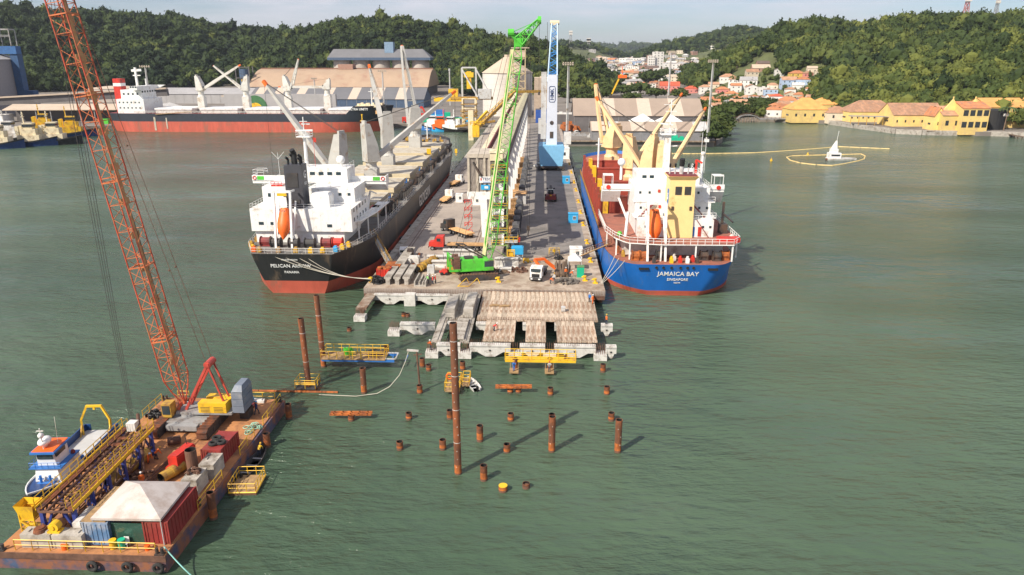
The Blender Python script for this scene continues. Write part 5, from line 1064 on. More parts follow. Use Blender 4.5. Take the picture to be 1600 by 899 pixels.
# accommodation
house(S, -10.6, 8.4, 9.5, 24, 9.0, 11.6, seams=True, name='lower_deckhouse', rail_=False)
a1 = house(S, -11.2, 10.4, 8.8, 25, 11.6, 16.4, name='accommodation')
windows(a1, [(-9, 8.75, 13), (-6.5, 8.75, 13), (5.6, 8.75, 12.6)], 1.0, .6, GLASS)
windows(a1, [(10.42, 11+i*2.6, 13.4) for i in range(5)]+[(10.42, 11+i*2.6, 15.4) for i in range(5)], .8, .8, GLASS, ax='x')
a2 = house(S, -10.5, -4.2, 15, 26, 17.6, 21.2, name='upper_deckhouse'); windows(a2, [(-9, 14.95, 19), (-5.6, 14.95, 19)], .6, .8, GLASS)
a3 = house(S, -1.2, 9.2, 17, 27, 17.6, 20.6, name='upper_deckhouse'); windows(a3, [(2.5, 16.95, 19), (6, 16.95, 19), (8, 16.95, 19)], .6, .6, GLASS)
m_ = MB(); m_.loft([[(-.9, 10.5, 17.6), (3.0, 10.5, 17.6), (3.0, 14, 17.6), (-.9, 14, 17.6)], [(-.9, 10.5, 20), (3.0, 10.5, 20), (3.0, 14, 20), (-.9, 14, 20)], [(-.6, 11, 20.6), (2.6, 11, 20.6), (2.6, 13.6, 20.6), (-.6, 13.6, 20.6)]]); m_.build('vent_trunk', WHITE, S)
# bridge and wings
b1 = house(S, -6, 6, 24, 31, 20.6, 23.8, name='bridge'); windows(b1, [(-4+i*2, 23.95, 22.4) for i in range(5)], 1.1, .7, GLASS)
m_ = MB(); m_.bx(-17.2, 14.2, 27, 30, 19.9, 20.6); m_.bx(-17.2, 14.2, 26.8, 27.0, 20.6, 21.8); m_.bx(-17.2, -17.0, 27, 30, 20.6, 21.8); m_.bx(14.0, 14.2, 27, 30, 20.6, 21.8); m_.xprism([(27, 19.9), (30, 19.9), (30, 18)], 9, 14); m_.build('bridge_wing', WHITE, S)
for x in (-15.2, 12): m_ = MB(); m_.bx(x-.8, x+.8, 26.75, 26.8, 20.75, 21.6); m_.build('green_panel', GREEN, S)
for x in (-16.6, 13.5): m_ = MB(); m_.torus((x, 26.75, 21.2), .38, .1, ax='y'); m_.build('lifebuoy', RED, S)
m_ = MB(); m_.rail([(-17, 27.2, 21.8), (-14.5, 27.2, 21.8), (-14.5, 29.8, 21.8), (-17, 29.8, 21.8), (-17, 27.2, 21.8)], h=1.2, r=.05); m_.build('wing_cage', WHITE, S)
# funnel
m_ = MB(); m_.loft([[(-6.0, 9.6, 11.7), (-2.2, 9.6, 11.7), (-2.2, 13.6, 11.7), (-6.0, 13.6, 11.7)], [(-5.9, 9.8, 25.4), (-2.3, 9.8, 25.4), (-2.3, 13.6, 25.4), (-5.9, 13.6, 25.4)]]); f_ = m_.build('funnel', FUN, S)
m_ = MB(); m_.bx(-5.5, -3.1, 9.64, 9.8, 20.8, 23.8); m_.bx(-5.3, -4.4, 9.56, 9.8, 17.4, 18.3); m_.bx(-3.9, -3.0, 9.56, 9.8, 17.4, 18.3); m_.build('louvre', DARK, f_)
text('G', (-2.25, 11.8, 23.2), (R(90), 0, R(90)), 2.2, WHITE, f_); text('G2O', (-2.23, 11.8, 21.4), (R(90), 0, R(90)), .8, WHITE, f_)
for x, y, r, h in ((-4.2, 12, .55, 3.0), (-5.3, 11, .25, 1.6), (-2.8, 11, .22, 1.5), (-5.0, 13, .3, 2.0), (-3.2, 13, .3, 1.8)):
    m_ = MB(); m_.tube((x, y, 25.4), (x, y, 25.4+h*.7), r, n=10); m_.tube((x, y, 25.4+h*.7), (x-.3, y-.5, 25.4+h), r, n=10); m_.build('exhaust_pipe', BLACK, f_)
# lifeboat with davit
lifeboat(S, (-6.6, 7.4, 16.8), (R(-24), 0, 0)).scale = (.85, .85, .88); m_ = MB()
for s in (-1.7, 1.7): m_.bar((-6.6+s, 4.8, 9), (-6.6+s, 6.5, 20.5), .4, .5); m_.bar((-6.6+s, 6.5, 20.5), (-6.6+s, 9, 20.3), .35); m_.bar((-6.6+s, 5.0, 9.2), (-6.6+s*1.05, 9.2, 18), .3)
m_.bar((-8.3, 6.5, 20.5), (-4.9, 6.5, 20.5), .45); m_.build('davit', WHITE, S); m_ = MB(); m_.bx(-7.6, -5.6, 6.2, 6.3, 19.6, 20.2); m_.build('warning_panel', YEL, S)
# mast
m_ = MB(); m_.tube((0, 28, 23.8), (0, 28, 30.5), .45, .35, n=10); m_.bx(-1.6, 1.6, 26.8, 29.2, 30.5, 30.7); m_.rail([(-1.6, 26.8, 30.7), (1.6, 26.8, 30.7), (1.6, 29.2, 30.7), (-1.6, 29.2, 30.7), (-1.6, 26.8, 30.7)], h=1, r=.05); m_.bar((-1.8, 27.5, 32), (2.2, 27.5, 32.1), .2, .3); m_.bar((-.6, 28.5, 33.4), (1.3, 28.5, 33.4), .2, .3); m_.tube((0, 28, 30.7), (0, 28, 35), .12, n=6); m_.bar((-.9, 28, 34), (.9, 28, 34), .12); m_.build('radar_mast', WHITE, S)
m_ = MB(); m_.ball((8.2, 27.5, 25.4), 1.0, n=14, k=9); m_.tube((8.2, 27.5, 22), (8.2, 27.5, 24.6), .3, n=8); m_.build('radar_dome', WHITE, S, smooth=True)
m_ = MB(); m_.tube((-9.5, 24, 21.2), (-9.6, 24, 27.4), .05, n=4); m_.tube((-9.6, 24, 26), (-11, 24, 27.6), .04, n=4); m_.tube((-9.6, 24, 26), (-8.1, 24, 27.6), .04, n=4); m_.build('antenna', WHITE, S)
m_ = MB(); m_.bx(-8.6, -6.2, 15.5, 17.5, 21.2, 21.5); m_.rail([(-8.6, 15.5, 21.4), (-6.2, 15.5, 21.4)], h=.8, r=.06, step=.8); m_.build('red_rack', RED, S)
m_ = MB(); m_.tube((-1.6, 25.5, 24), (-1.6, 25.5, 31), .05, n=4); m_.bx(-1.6, -1.0, 25.48, 25.52, 29.6, 30.6); m_.build('flag', RED, S)
# side walkway of boat deck at the starboard side
m_ = MB(); m_.prism([(10.4, 12), (11.6, 13), (12.8, 22), (13.2, 34), (10.4, 34)], 13.0, 13.2); m_.rail([(8.8, 11.8, 13.2), (11, 12.8, 13.2), (12.6, 22, 13.2), (13.2, 34, 13.2)], h=1.1, r=.05, step=1.6)
for y, x in ((13, 10.7), (18, 11.6), (24, 12.5), (31, 12.9)): m_.bar((x, y, 9), (x, y, 13), .25)
m_.build('side_gallery', WHITE, S)
m_ = MB(); m_.bx(10, 12, 27, 30, 13.2, 14.4); m_.build('rescue_boat', RED, S); m_ = MB(); m_.bar((9.6, 26, 13.2), (10.2, 27.5, 18.2), .35); m_.bar((10.2, 27.5, 18.2), (11.4, 28.6, 17.4), .3); m_.build('rescue_davit', WHITE, S)
for c_ in list(bpy.data.objects):
    if c_.parent == S and c_.name.split('.')[0] in ('upper_deckhouse', 'bridge', 'bridge_wing', 'green_panel', 'lifebuoy', 'wing_cage', 'vent_trunk', 'radar_mast', 'radar_dome', 'antenna', 'red_rack', 'flag', 'x', 'rescue_boat', 'rescue_davit'): c_.location.z -= 1.2
    if c_.parent == S and c_.name.split('.')[0] in ('lifeboat', 'davit', 'warning_panel'): c_.location.x += 3.5
    if c_.parent == S and c_.name.split('.')[0] == 'funnel': c_.location.x += 2.5
    if c_.parent == S and c_.name.split('.')[0] in ('radar_mast', 'radar_dome'): c_.location.x -= 4.4
    if c_.parent == S and c_.name.split('.')[0] == 'vent_trunk': c_.location.x += 2.4
# hatches and cranes
hy = [(36, 50), (56, 74), (81, 99), (106, 124), (131, 148), (153, 166)]
for i, (a, b) in enumerate(hy):
    m_ = MB(); m_.bx(-10, 9.6, a, b, 8.98, 11.6, m=1); m_.bx(-10.2, 9.8, a-.1, b+.1, 11.6, 12.6, m=0); m_.bx(-10.4, 10, a-.3, a-.1, 11.5, 12.7, m=1); m_.bx(-10.4, 10, b+.1, b+.3, 11.5, 12.7, m=1)
    m_.bar((-10, a+.2, 12.63), (9.6, a+.2, 12.63), .2, .08, m=1); m_.build('hatch_cover', [HATCH, HATCHS], S)
    m_ = MB(); y = b+1.5
    m_.rail([(-9.5, y, 9.3), (9.5, y, 9.3)], h=2.2, r=.09, step=1.5); m_.bx(-9, -4, y+.4, y+2.4, 9, 10.8); m_.bx(2.6, 8.6, y+.6, y+2.2, 9, 11); m_.tube((-3, y+1, 9), (-3, y+1, 11), .5, n=8); m_.build('deck_machinery', CRG, S)
    for k_ in range(int((b-a)/2.6)): m_ = MB(); yy = a+1+k_*2.6; m_.bar((10.4, yy, 9.0), (12.6, yy+.8, 12.2), .5, 1.2); m_.bar((12.4, yy, 9), (12.5, yy+.6, 12.2), .3); m_.box((12.2, yy+.6, 11.6), (1.2, 1.1, .9)); m_.build('stanchion', DARK, S)
m_ = MB(); 
for y in (53, 78, 103, 128, 150): m_.box((9, y, 9), (1.2, 1.2, 2.6))
m_.build('blue_fan', BLUE, S)
deck_crane(S, (-4.0, 53, 9), 7.0, 3.9, (-25.3, 62, 40.4), CRG, house=11.5, jw=1.5, hook=28)
deck_crane(S, (-1.0, 78, 9), 8.0, 3.9, (22.6, 96, 36.4), CRG, house=11, jw=1.4, hook=18)
deck_crane(S, (-1.0, 103, 9), 9.0, 3.9, (-11.5, 128, 43.8), CRG, house=11, jw=1.5)
deck_crane(S, (.2, 150, 9), 11, 4.6, (-6.5, 166, 50.8), CRG, house=8, jw=1.6, double=True)
m_ = MB(); m_.bx(-5.8, -3.8, 50, 50.9, 13.6, 15.8); m_.build('yellow_grab', YEL, S); m_ = MB(); m_.bx(8, 9.5, 128, 129.2, 12.6, 14.6); m_.build('yellow_grab', YEL, S)
m_ = MB()
for i in range(22): m_.box((random.uniform(-8, 8), random.uniform(170, 181), 12.4), (random.uniform(.5, 1.4), random.uniform(.5, 1.4), random.uniform(.5, 1.6)))
m_.build('forecastle_gear', YELD, S); m_ = MB(); m_.tube((1, 176, 12.4), (1, 176, 19), .25, n=8); m_.bar((0, 176, 17), (2, 176, 17), .15); m_.build('foremast', WHITE, S)
# gangway and mooring ropes
t = thing('gangway', 'dark gangway with yellow handrails between the black carrier and the pier', 'gangway', (0, 0, 0)); m_ = MB(); m_.bar((-37.8, 157.5, 9.0), (-32.5, 150.5, 3.5), 1.1, .2); m_.build('ramp', GREYM, t); m_ = MB()
for s in (-.5, .5): m_.rail([(-37.8+s*.8, 157.5+s*.6, 9.0), (-32.5+s*.8, 150.5+s*.6, 3.5)], h=1.1, r=.05, step=1.2)
m_.build('handrail', YELD, t)
for i, (a, b, s) in enumerate((((-55, 139.2, 9), (-34.2, 139.6, 3.7), 'lowest pale mooring rope from the black stern to the pier corner'), ((-53, 139.2, 9.1), (-34.1, 139.9, 3.7), 'second pale mooring rope from the black stern to the pier corner'), ((-50, 139.2, 9.1), (-34.0, 140.1, 3.8), 'third pale mooring rope from the black stern to the pier corner'), ((-48, 139.2, 9.1), (-33.9, 140.3, 3.8), 'topmost pale mooring rope from the black stern to the pier corner'))):
    m_ = MB(); a, b = Vector(a), Vector(b); m_.path([a.lerp(b, k/8)-Vector((0, 0, (1.1+.25*i)*4*(k/8)*(1-k/8))) for k in range(9)], .07, n=5); solo('mooring_rope', m_, ROPE, s, 'mooring rope', 'ropes from the black stern')
# ---------------- blue cargo ship at the right of the pier
MAR = mat('maroon_hold_wall', (.33, .05, .03), .7, var=.2, dirt=(.18, .05, .03), damt=.3); RDK = mat('red_deck', (.33, .12, .08), .8, var=.25, dirt=(.2, .1, .08), damt=.3)
PEACH = mat('peach_paint', (.80, .56, .30), .55, var=.1, dirt=(.55, .32, .14), damt=.2); YB = mat('buff_funnel', (.82, .62, .27), .5, var=.08, dirt=(.55, .36, .14), damt=.15)
S = thing('cargo_ship', 'blue cargo ship with white deckhouse and cream cranes moored right of the pier', 'cargo ship', (27.6, 140.6, 0))
ship_hull(142, 27.0, 7.2, 11.5, 1.1, [HR, HBL, RDK], S, tr=.80, trw=.05, st=.10, rake=7, fcs=.88, ex=.38, rn=.30)
text('JAMAICA BAY', (.4, .60, 5.05), (R(107), 0, 0), 1.35, WHITE, S, ext=.03); text('SINGAPORE', (.4, .99, 3.75), (R(107), 0, 0), .8, WHITE, S, ext=.03); text('9255799', (.4, 1.22, 3.0), (R(107), 0, 0), .38, WHITE, S, ext=.03)
for x in (-5, -3.6, -2.0, -.2, 1.2, 2.4): m_ = MB(); m_.torus((x+.9, .12, 6.5), .22, .07, ax='y', n=10, k=5); m_.tube((x+.9, .3, 6.5), (x+.9, .1, 6.5), .2, n=10); m_.build('fairlead', BLACK, S)
for x in (-6.6, 7.2): m_ = MB(); m_.bx(x-1, x+1, .06, .4, 6.0, 6.45); m_.build('mooring_port', BLACK, S)
# poop gear (covered working deck)
for x, y in ((-8, 3.4), (-6.3, 3.4), (-3, 4), (6, 4), (8.5, 3.6), (10.3, 4.2)):
    m_ = MB(); m_.tube((x-.7, y, 8.2), (x+.7, y, 8.2), .8, n=12); m_.tube((x-.75, y, 8.2), (x-.65, y, 8.2), 1.05, n=12); m_.tube((x+.65, y, 8.2), (x+.75, y, 8.2), 1.05, n=12); m_.box((x, y, 7.2), (1.8, 1.4, .5)); m_.build('mooring_winch', RUSTO if x < -5 or x > 9 else DARK, S)
for x, y, c in ((-4.5, 1.2, DARK), (-1, 1.3, YEL), (.8, 1.6, RED), (2.2, 1.3, WHITE), (4.2, 1.5, DARK), (-10.2, 6, YELD), (-11, 9, RUSTO), (-.2, 3, WHITED), (3.4, 2.2, RED)): m_ = MB(); m_.box((x, y, 7.2), (.7, .7, 1.0)); m_.tube((x, y, 8.2), (x, y, 8.6), .25, n=8); m_.build('deck_fitting', c, S)
house(S, -9.8, 10.6, 7.5, 30, 7.2, 10.6, name='lower_deckhouse', rail_=False, mt=WHITED)
# upper poop deck with rounded edge
m_ = MB(); m_.prism([(-13.6, 32), (-13.4, 14), (-12.0, 8), (-10.4, 4.6), (-9.4, 3.4), (-3, 2.2), (11.6, 2.4), (13.4, 5), (13.5, 32)], 10.6, 10.8, m=0, mt=1); m_.build('poop_deck', [WHITE, RDK], S)
m_ = MB(); m_.rail([(-13.5, 32, 10.8), (-13.3, 14, 10.8), (-11.9, 8, 10.8), (-10.3, 4.7, 10.8), (-9.3, 3.5, 10.8), (-3, 2.3, 10.8), (11.5, 2.5, 10.8), (13.3, 5.1, 10.8), (13.4, 32, 10.8)], h=1.1, r=.06, step=1.5); m_.build('poop_railing', WHITE, S)
for x, y in ((-11.6, 7), (-9.2, 3.6), (-3, 2.5), (4, 2.6), (11.4, 2.8), (13, 6), (-13, 14)): m_ = MB(); m_.bar((x, y, 7.2), (x, y, 10.6), .28); m_.build('deck_post', WHITE, S)
h1 = house(S, -7.2, 8.6, 8.6, 26, 10.8, 14.4, name='accommodation'); windows(h1, [(-5.5, 8.55, 12.8), (-3.4, 8.55, 12.8), (6.4, 8.55, 12.8), (7.9, 8.55, 12.8)], .45, .45, GLASS)
m_ = MB(); m_.bx(4.0, 4.7, 8.5, 8.58, 11, 13); m_.build('blue_door', BLUE, h1); m_ = MB(); m_.bx(5.4, 6.1, 8.5, 8.58, 11, 13); m_.build('red_door', RED, h1); m_ = MB(); m_.bx(-.9, 1.4, 8.4, 8.58, 10.9, 12.1); m_.build('grille', BLACK, h1)
h2 = house(S, -7.4, 8.6, 12.5, 26, 14.4, 17.4, name='accommodation'); h3 = house(S, -7.4, 8.6, 14.5, 26, 17.4, 20.2, name='accommodation')
for z, y in ((14.4, 10.4), (17.4, 12.4)):
    m_ = MB(); m_.bx(-7.8, -1.2, y, 14.5, z, z+.15); m_.bx(3.8, 9.4, y, 14.5, z, z+.15); m_.rail([(-7.8, y+.1, z+.15), (-1.2, y+.1, z+.15)], r=.05, step=1.3); m_.rail([(3.8, y+.1, z+.15), (9.4, y+.1, z+.15)], r=.05, step=1.3); m_.build('balcony', WHITE, S)
for (a, b) in (((-6.6, 9, 10.8), (-3.6, 11, 14.4)), ((-6.6, 11, 14.5), (-3.4, 12.2, 17.4)), ((7.2, 11, 14.5), (4.4, 12.2, 17.4)), ((5.0, 8.3, 14.5), (7.6, 8.3, 10.9))): m_ = MB(); m_.bar(a, b, .7, .15); m_.build('stairs', REDD, S)
windows(h2, [(-6.2, 12.45, 16), (-4.6, 12.45, 16), (6.2, 12.45, 16), (7.8, 12.45, 16)], .45, .5, GLASS); windows(h3, [(-6.2, 14.45, 18.9), (-4.2, 14.45, 18.9), (6.2, 14.45, 18.9)], .45, .5, GLASS)
for x, y, z in ((-2.2, 8.5, 13), (-2.2, 12.4, 16.2), (-2.2, 14.4, 19.2), (2.6, 8.5, 12.6)): m_ = MB(); m_.box((x, y, z), (.5, .2, .6)); m_.build('fire_box', RED, S)
b1 = house(S, -6.5, 7, 18, 27, 20.2, 22.6, name='bridge'); windows(b1, [(-5, 17.95, 21.7), (-3.4, 17.95, 21.7)], .9, .6, GLASS)
m_ = MB(); m_.bx(-13.6, 13.6, 22.5, 26, 18.0, 18.5); m_.bx(-13.6, -6.5, 22.3, 22.5, 18.5, 19.6); m_.bx(7, 13.6, 22.3, 22.5, 18.5, 19.6); m_.xprism([(22.4, 18), (26, 18), (26, 15.2), (24.5, 15.2)], -13.6, -9.5); m_.xprism([(22.4, 18), (26, 18), (26, 15.2), (24.5, 15.2)], 9.5, 13.6)
m_.bar((-10.5, 24, 18), (-7.5, 24, 11), .5); m_.bar((10.5, 24, 18), (8, 24, 11), .5)
m_.build('bridge_wing', WHITE, S); m_ = MB(); m_.bx(-11, -6.6, 22.6, 25.9, 18.5, 18.56); m_.bx(7.1, 11, 22.6, 25.9, 18.5, 18.56); m_.build('wing_deck', mat('green_deck', (.15, .34, .28), .8), S)
for x in (-12.3, 12.3):
    m_ = MB(); m_.tube((x, 22.28, 18.9), (x, 22.2, 18.9), .5, n=12); m_.build('lifebuoy', RED, S)
    m_ = MB(); m_.bx(x-1.1, x+1.1, 22.6, 25.6, 21.4, 21.5); [m_.bar((x+a, y, 18.5), (x+a, y, 21.4), .12) for a in (-1, 1) for y in (22.7, 25.5)]; m_.rail([(x-1, 22.7, 21.5), (x+1, 22.7, 21.5)], h=.3, r=.05, step=.6); m_.build('wing_shelter', WHITE, S)
# funnel
m_ = MB(); m_.loft([[(-1.1, 8, 10.8), (4.2, 8, 10.8), (4.2, 13, 10.8), (-1.1, 13, 10.8)], [(-1.0, 8.3, 22.8), (4.1, 8.3, 22.8), (4.1, 13, 22.8), (-1.0, 13, 22.8)], [(-1.6, 7.7, 23.6), (4.7, 7.7, 23.6), (4.7, 13.6, 23.6), (-1.6, 13.6, 23.6)]]); f_ = m_.build('funnel', YB, S)
m_ = MB()
for x in (.1, 2.0):
    m_.bx(x, x+1.3, 8.15, 8.3, 19.8, 21.5)
m_.bx(-.5, 0, 8.0, 8.25, 16.6, 17.4); m_.bx(3.2, 3.7, 8.0, 8.25, 16.6, 17.4); m_.build('louvre', DARK, f_)
m_ = MB(); m_.bx(-1.3, 4.4, 8, 13.2, 23.6, 23.8); m_.build('funnel_top', REDD, f_)
for i, x in enumerate((-.9, .2, 1.5, 2.9, 4.0)): m_ = MB(); r = .55 if i == 2 else .2; m_.tube((x, 10.5, 23.8), (x, 10.5, 25.2+(r > .3)*.3), r*.8, n=10, m=1); m_.tube((x, 10.5, 25.2+(r > .3)*.3), (x, 10.2, 25.9+(r > .3)*1.0), r, n=10); m_.build('exhaust_pipe', [BLACK, LGREY], f_)
# side emblem strip
m_ = MB(); m_.bx(-1.12, -1.05, 8.9, 10.4, 17.5, 20.8); m_.build('blue_emblem', BLUE, f_); text('S', (-1.14, 9.6, 19.2), (R(90), 0, R(-90)), 2, WHITE, f_)
lifeboat(S, (-3.9, 8.3, 16.6), (R(-26), 0, 0)).scale = (.88, .88, .88); m_ = MB()
for s in (-1.8, 1.8): m_.bar((-3.9+s, 2.2, 7.2), (-3.9+s, 5.2, 18.6), .42, .5); m_.bar((-3.9+s, 5.2, 18.6), (-3.9+s, 8.5, 18.4), .35); m_.bar((-3.9+s, 2.6, 9), (-3.9+s, 8.2, 16.4), .3)
m_.bar((-5.7, 5.2, 18.6), (-2.1, 5.2, 18.6), .5); m_.build('davit', WHITE, S)
# radar mast
m_ = MB(); m_.bar((.2, 22, 22.6), (.2, 22, 31.6), 1.3, 1.3); m_.bx(-1.4, 1.8, 20.8, 23.2, 30.6, 30.8); m_.rail([(-1.4, 20.8, 30.8), (1.8, 20.8, 30.8), (1.8, 23.2, 30.8), (-1.4, 23.2, 30.8), (-1.4, 20.8, 30.8)], h=1, r=.05, step=1); m_.bar((-1.6, 22, 33), (1.2, 22, 32.7), .25, .3); m_.tube((.6, 22, 31), (.6, 22, 38), .12, n=6); m_.bar((-.6, 22, 35.6), (1.8, 22, 35.6), .12); m_.bar((-1, 22, 37), (1.6, 22, 37), .1); m_.bar((0, 22, 28), (2.4, 22, 28.2), .2); m_.build('radar_mast', WHITE, S)
m_ = MB(); m_.ball((-9.2, 26, 24), .9, n=12, k=8); m_.tube((-9.2, 26, 20), (-9.2, 26, 23.2), .3, n=8); m_.build('radar_dome', WHITE, S, smooth=True)
m_ = MB(); m_.bar((6.4, 20, 22.6), (6.4, 20, 25.4), .5); m_.bar((6.4, 20, 25.4), (7.6, 19.4, 24.8), .35); m_.build('red_davit', RED, S)
m_ = MB(); m_.tube((8.4, 23, 20), (8.4, 23, 26), .35, .25, n=8); m_.ball((8.4, 23, 26.4), .5, n=10, k=6); m_.tube((8.0, 23, 22), (8.0, 23, 31), .05, n=4); m_.tube((8.9, 23, 22), (8.9, 23, 30), .05, n=4); m_.build('aerial_mast', WHITE, S)
m_ = MB(); m_.rail([(-6.4, 18.1, 22.6), (7, 18.1, 22.6), (7, 27, 22.6)], h=1, r=.05, step=1.4); m_.build('roof_railing', WHITE, S)
for x, y, z, c, r in ((-10.8, 9, 10.8, GREEN, .55), (12.2, 7, 10.8, WHITED, .6)): m_ = MB(); m_.ball((x, y, z+r), r, n=10, k=6); m_.build('round_tank', c, S, smooth=True)
m_ = MB(); m_.bar((-9.6, 8.6, 10.8), (-9.2, 9.2, 16), .5); m_.build('vent_post', WHITE, S); m_ = MB(); m_.bx(8.8, 13.2, 4.4, 6.2, 10.8, 11.7); m_.build('red_box_row', RED, S)
m_ = MB(); m_.bar((11.4, 13, 10.8), (11.4, 13, 17.5), .45); m_.bar((11.4, 13, 15), (12.6, 9, 14), .3); m_.box((11.6, 13, 10.8), (1.6, 2, 2)); m_.build('provision_crane', DARK, S)
# holds: red walls standing open, yellow edges
for i, (y, z, x1) in enumerate(((38, 13.6, 12), (58, 14.0, 12), (80, 14.4, 12), (98, 14.2, 12))):
    m_ = MB(); m_.bx(-10.6, x1, y, y+1.0, 7.2, z); m_.bx(-10.8, x1+.2, y-.15, y+1.2, z, z+.35)
    for k_ in range(6): m_.bx(-9.6+k_*3.7, -9.4+k_*3.7, y-.06, y, 8, z)
    m_.build('hold_wall', MAR, S)
    for x in (-11.3, x1+.6): m_ = MB(); m_.bx(x-.55, x+.55, y-.4, y+2.4, 7.2, z+.8); m_.build('yellow_post', YEL, S)
    m_ = MB(); m_.bx(-10.5, x1, y+1.2, y+15, 7.2, 10.2); m_.build('hatch_coaming', MAR, S)
for k_ in range(15):
    y = 34+k_*5.2; m_ = MB(); m_.bx(-13.2, -12.4, y, y+.8, 7.2, 13.6+(k_ % 3)*.7); m_.build('side_post', MAR, S); m_ = MB(); m_.bx(12.6, 13.3, y, y+.8, 7.2, 12.6); m_.build('side_post', MAR, S)
gy = MB(); gy.add([(-5.2, 51, 14.5), (3, 51, 14.5), (3, 57, 14.5), (-2.2, 57, 14.5)], [(0, 1, 2, 3)]); gy.add([(-5.2, 51, 14.3), (3, 51, 14.3), (3, 57, 14.3), (-2.2, 57, 14.3)], [(3, 2, 1, 0)]); gy.build('green_hatch_panel', mat('hatch_green', (.05, .30, .07), .7, var=.4), S)
gy = MB(); gy.bx(-.5, 3, 51.5, 53.5, 14.52, 14.56); gy.build('yellow_stripe', YEL, S)
m_ = MB(); m_.rail([(-13.4, 32, 7.2), (-13.4, 120, 7.2)], h=1.1, r=.05, step=2.5); m_.build('side_railing', YELD, S)
deck_crane(S, (1.2, 55, 7.2), 10, 3.6, (-12.6, 64, 36.2), PEACH, house=9.5, jw=1.2)
deck_crane(S, (-1.6, 71, 7.2), 9, 3.6, (15.6, 92, 35.8), PEACH, house=9, jw=1.05)
deck_crane(S, (5.2, 53, 7.2), 9, 3.4, (18.4, 70, 33.0), PEACH, house=9, jw=1.05, hook=18)
deck_crane(S, (-4.0, 104, 7.2), 11, 4.6, (-9.6, 110, 38.0), PEACH, house=7, jw=1.5, double=True)
m_ = MB(); m_.tube((-9, 96, 7.2), (-9, 96, 22), .3, n=8); m_.bar((-10, 96, 20), (-8, 96, 20), .2); m_.build('foremast', WHITE, S)
for i, (a, b, s) in enumerate((((15.6, 145, 7.9), (12.4, 139.2, 3.7), 'first mooring rope from the blue stern to the pier'), ((16.2, 143.6, 7.6), (12.4, 138.8, 3.7), 'second mooring rope from the blue stern to the pier'), ((17.3, 142.5, 7.4), (12.4, 138.4, 3.7), 'third mooring rope from the blue stern to the pier'))):
    m_ = MB(); m_.path([Vector(a).lerp(Vector(b), k/5)-Vector((0, 0, 1.2*(k/5)*(1-k/5))) for k in range(6)], .06, n=5); solo('mooring_rope', m_, ROPE, s, 'mooring rope', 'ropes from the blue stern')
t = thing('gangway', 'rusty gangway platform between the pier and the blue ship near its stern', 'gangway', (0, 0, 0)); m_ = MB(); m_.bar((9.5, 160, 3.6), (15.2, 154, 8.0), 1.1, .2); m_.build('ramp', WOOD, t); m_ = MB(); m_.rail([(9.3, 159.6, 3.6), (15, 153.6, 8)], h=1.1, r=.05, step=1); m_.rail([(9.9, 160.4, 3.6), (15.6, 154.4, 8)], h=1.1, r=.05, step=1); m_.build('handrail', RUSTB, t)
# ---------------- red and black bulk carrier across the basin
S = thing('bulk_carrier', 'red and black bulk carrier lying side on across the basin, funnel red and white', 'cargo ship', (-283, 484, 0), R(-90))
ship_hull(186, 28, 11.6, 15.5, 6.6, [HR, mat('black_blue_hull', (.03, .036, .05), .5, var=.2), REDD], S, tr=.7, trw=.4, st=.1, rake=6, fcs=.86)
h = house(S, -12, 12, 8, 26, 11.6, 20.5, name='accommodation', rail_=False); 
m_ = MB(); m_.bx(-9, 9, 10, 24, 20.5, 26.2); h2_ = m_.build('upper_deckhouse', WHITE, S); m_ = MB(); m_.bx(-14, 14, 19, 24, 26.2, 28.6); m_.xprism([(19, 26.2), (24, 26.2), (29, 28.6), (19, 28.6)], -14, -12); b = m_.build('bridge', WHITE, S)
windows(h2_, [(9.02, 12+i*3, 23) for i in range(4)], 1.2, 1.2, GLASS, ax='x'); windows(h, [(12.02, 10+i*2.6, 18) for i in range(6)]+[(12.02, 10+i*2.6, 14.6) for i in range(6)], .9, .9, GLASS, ax='x'); windows(b, [(14.02, 20+i*1.6, 27.6) for i in range(3)], 1.2, 1, GLASS, ax='x')
windows(h2_, [(-8+i*3.2, 24.05, 24.4) for i in range(6)], 1.8, 1.2, GLASS)
m_ = MB(); m_.bx(-3, 3, 2.4, 7.4, 11.6, 33); f_ = m_.build('funnel', RED, S); m_ = MB(); m_.bx(-3.05, 3.05, 2.35, 7.45, 28.2, 30.2); m_.build('white_band', WHITE, f_)
m_ = MB(); m_.bar((0, 17, 28.6), (0, 17, 40), 1.2); m_.bar((0, 14.5, 38), (0, 21, 38.4), .8, 1.5); m_.bar((0, 15, 35), (0, 20, 35), .6); m_.tube((0, 23, 28.6), (0, 23, 33), .4, n=6); m_.build('radar_mast', WHITE, S)
for a, b_ in ((32, 56), (62, 86), (92, 114), (120, 140), (146, 160)):
    m_ = MB(); m_.bx(-10, 10, a, b_, 11.6, 13.8); m_.bx(-10.4, 10.4, a-.4, b_+.4, 13.8, 14.8, m=1); m_.build('hatch_cover', [WHITED, WHITE], S)
m_ = MB(); m_.rail([(13.9, 20, 11.6), (13.9, 158, 11.6)], h=1.5, r=.14, step=3); m_.build('side_railing', WHITED, S)
CW = mat('crane_white', (.62, .60, .55), .6, var=.1, dirt=(.4, .3, .2), damt=.25)
deck_crane(S, (0, 59, 11.6), 14, 4.4, (2, 88, 41.6), CW, house=9, jw=1.6, hook=9)
deck_crane(S, (0, 89, 11.6), 14, 4.4, (1, 70, 41), CW, house=9, jw=1.5, double=True)
deck_crane(S, (0, 117, 11.6), 14, 4.4, (1, 126, 45), CW, house=9, jw=1.4, double=True)
deck_crane(S, (0, 143, 11.6), 15, 4.4, (2, 112, 28), CW, house=6, jw=1.3)
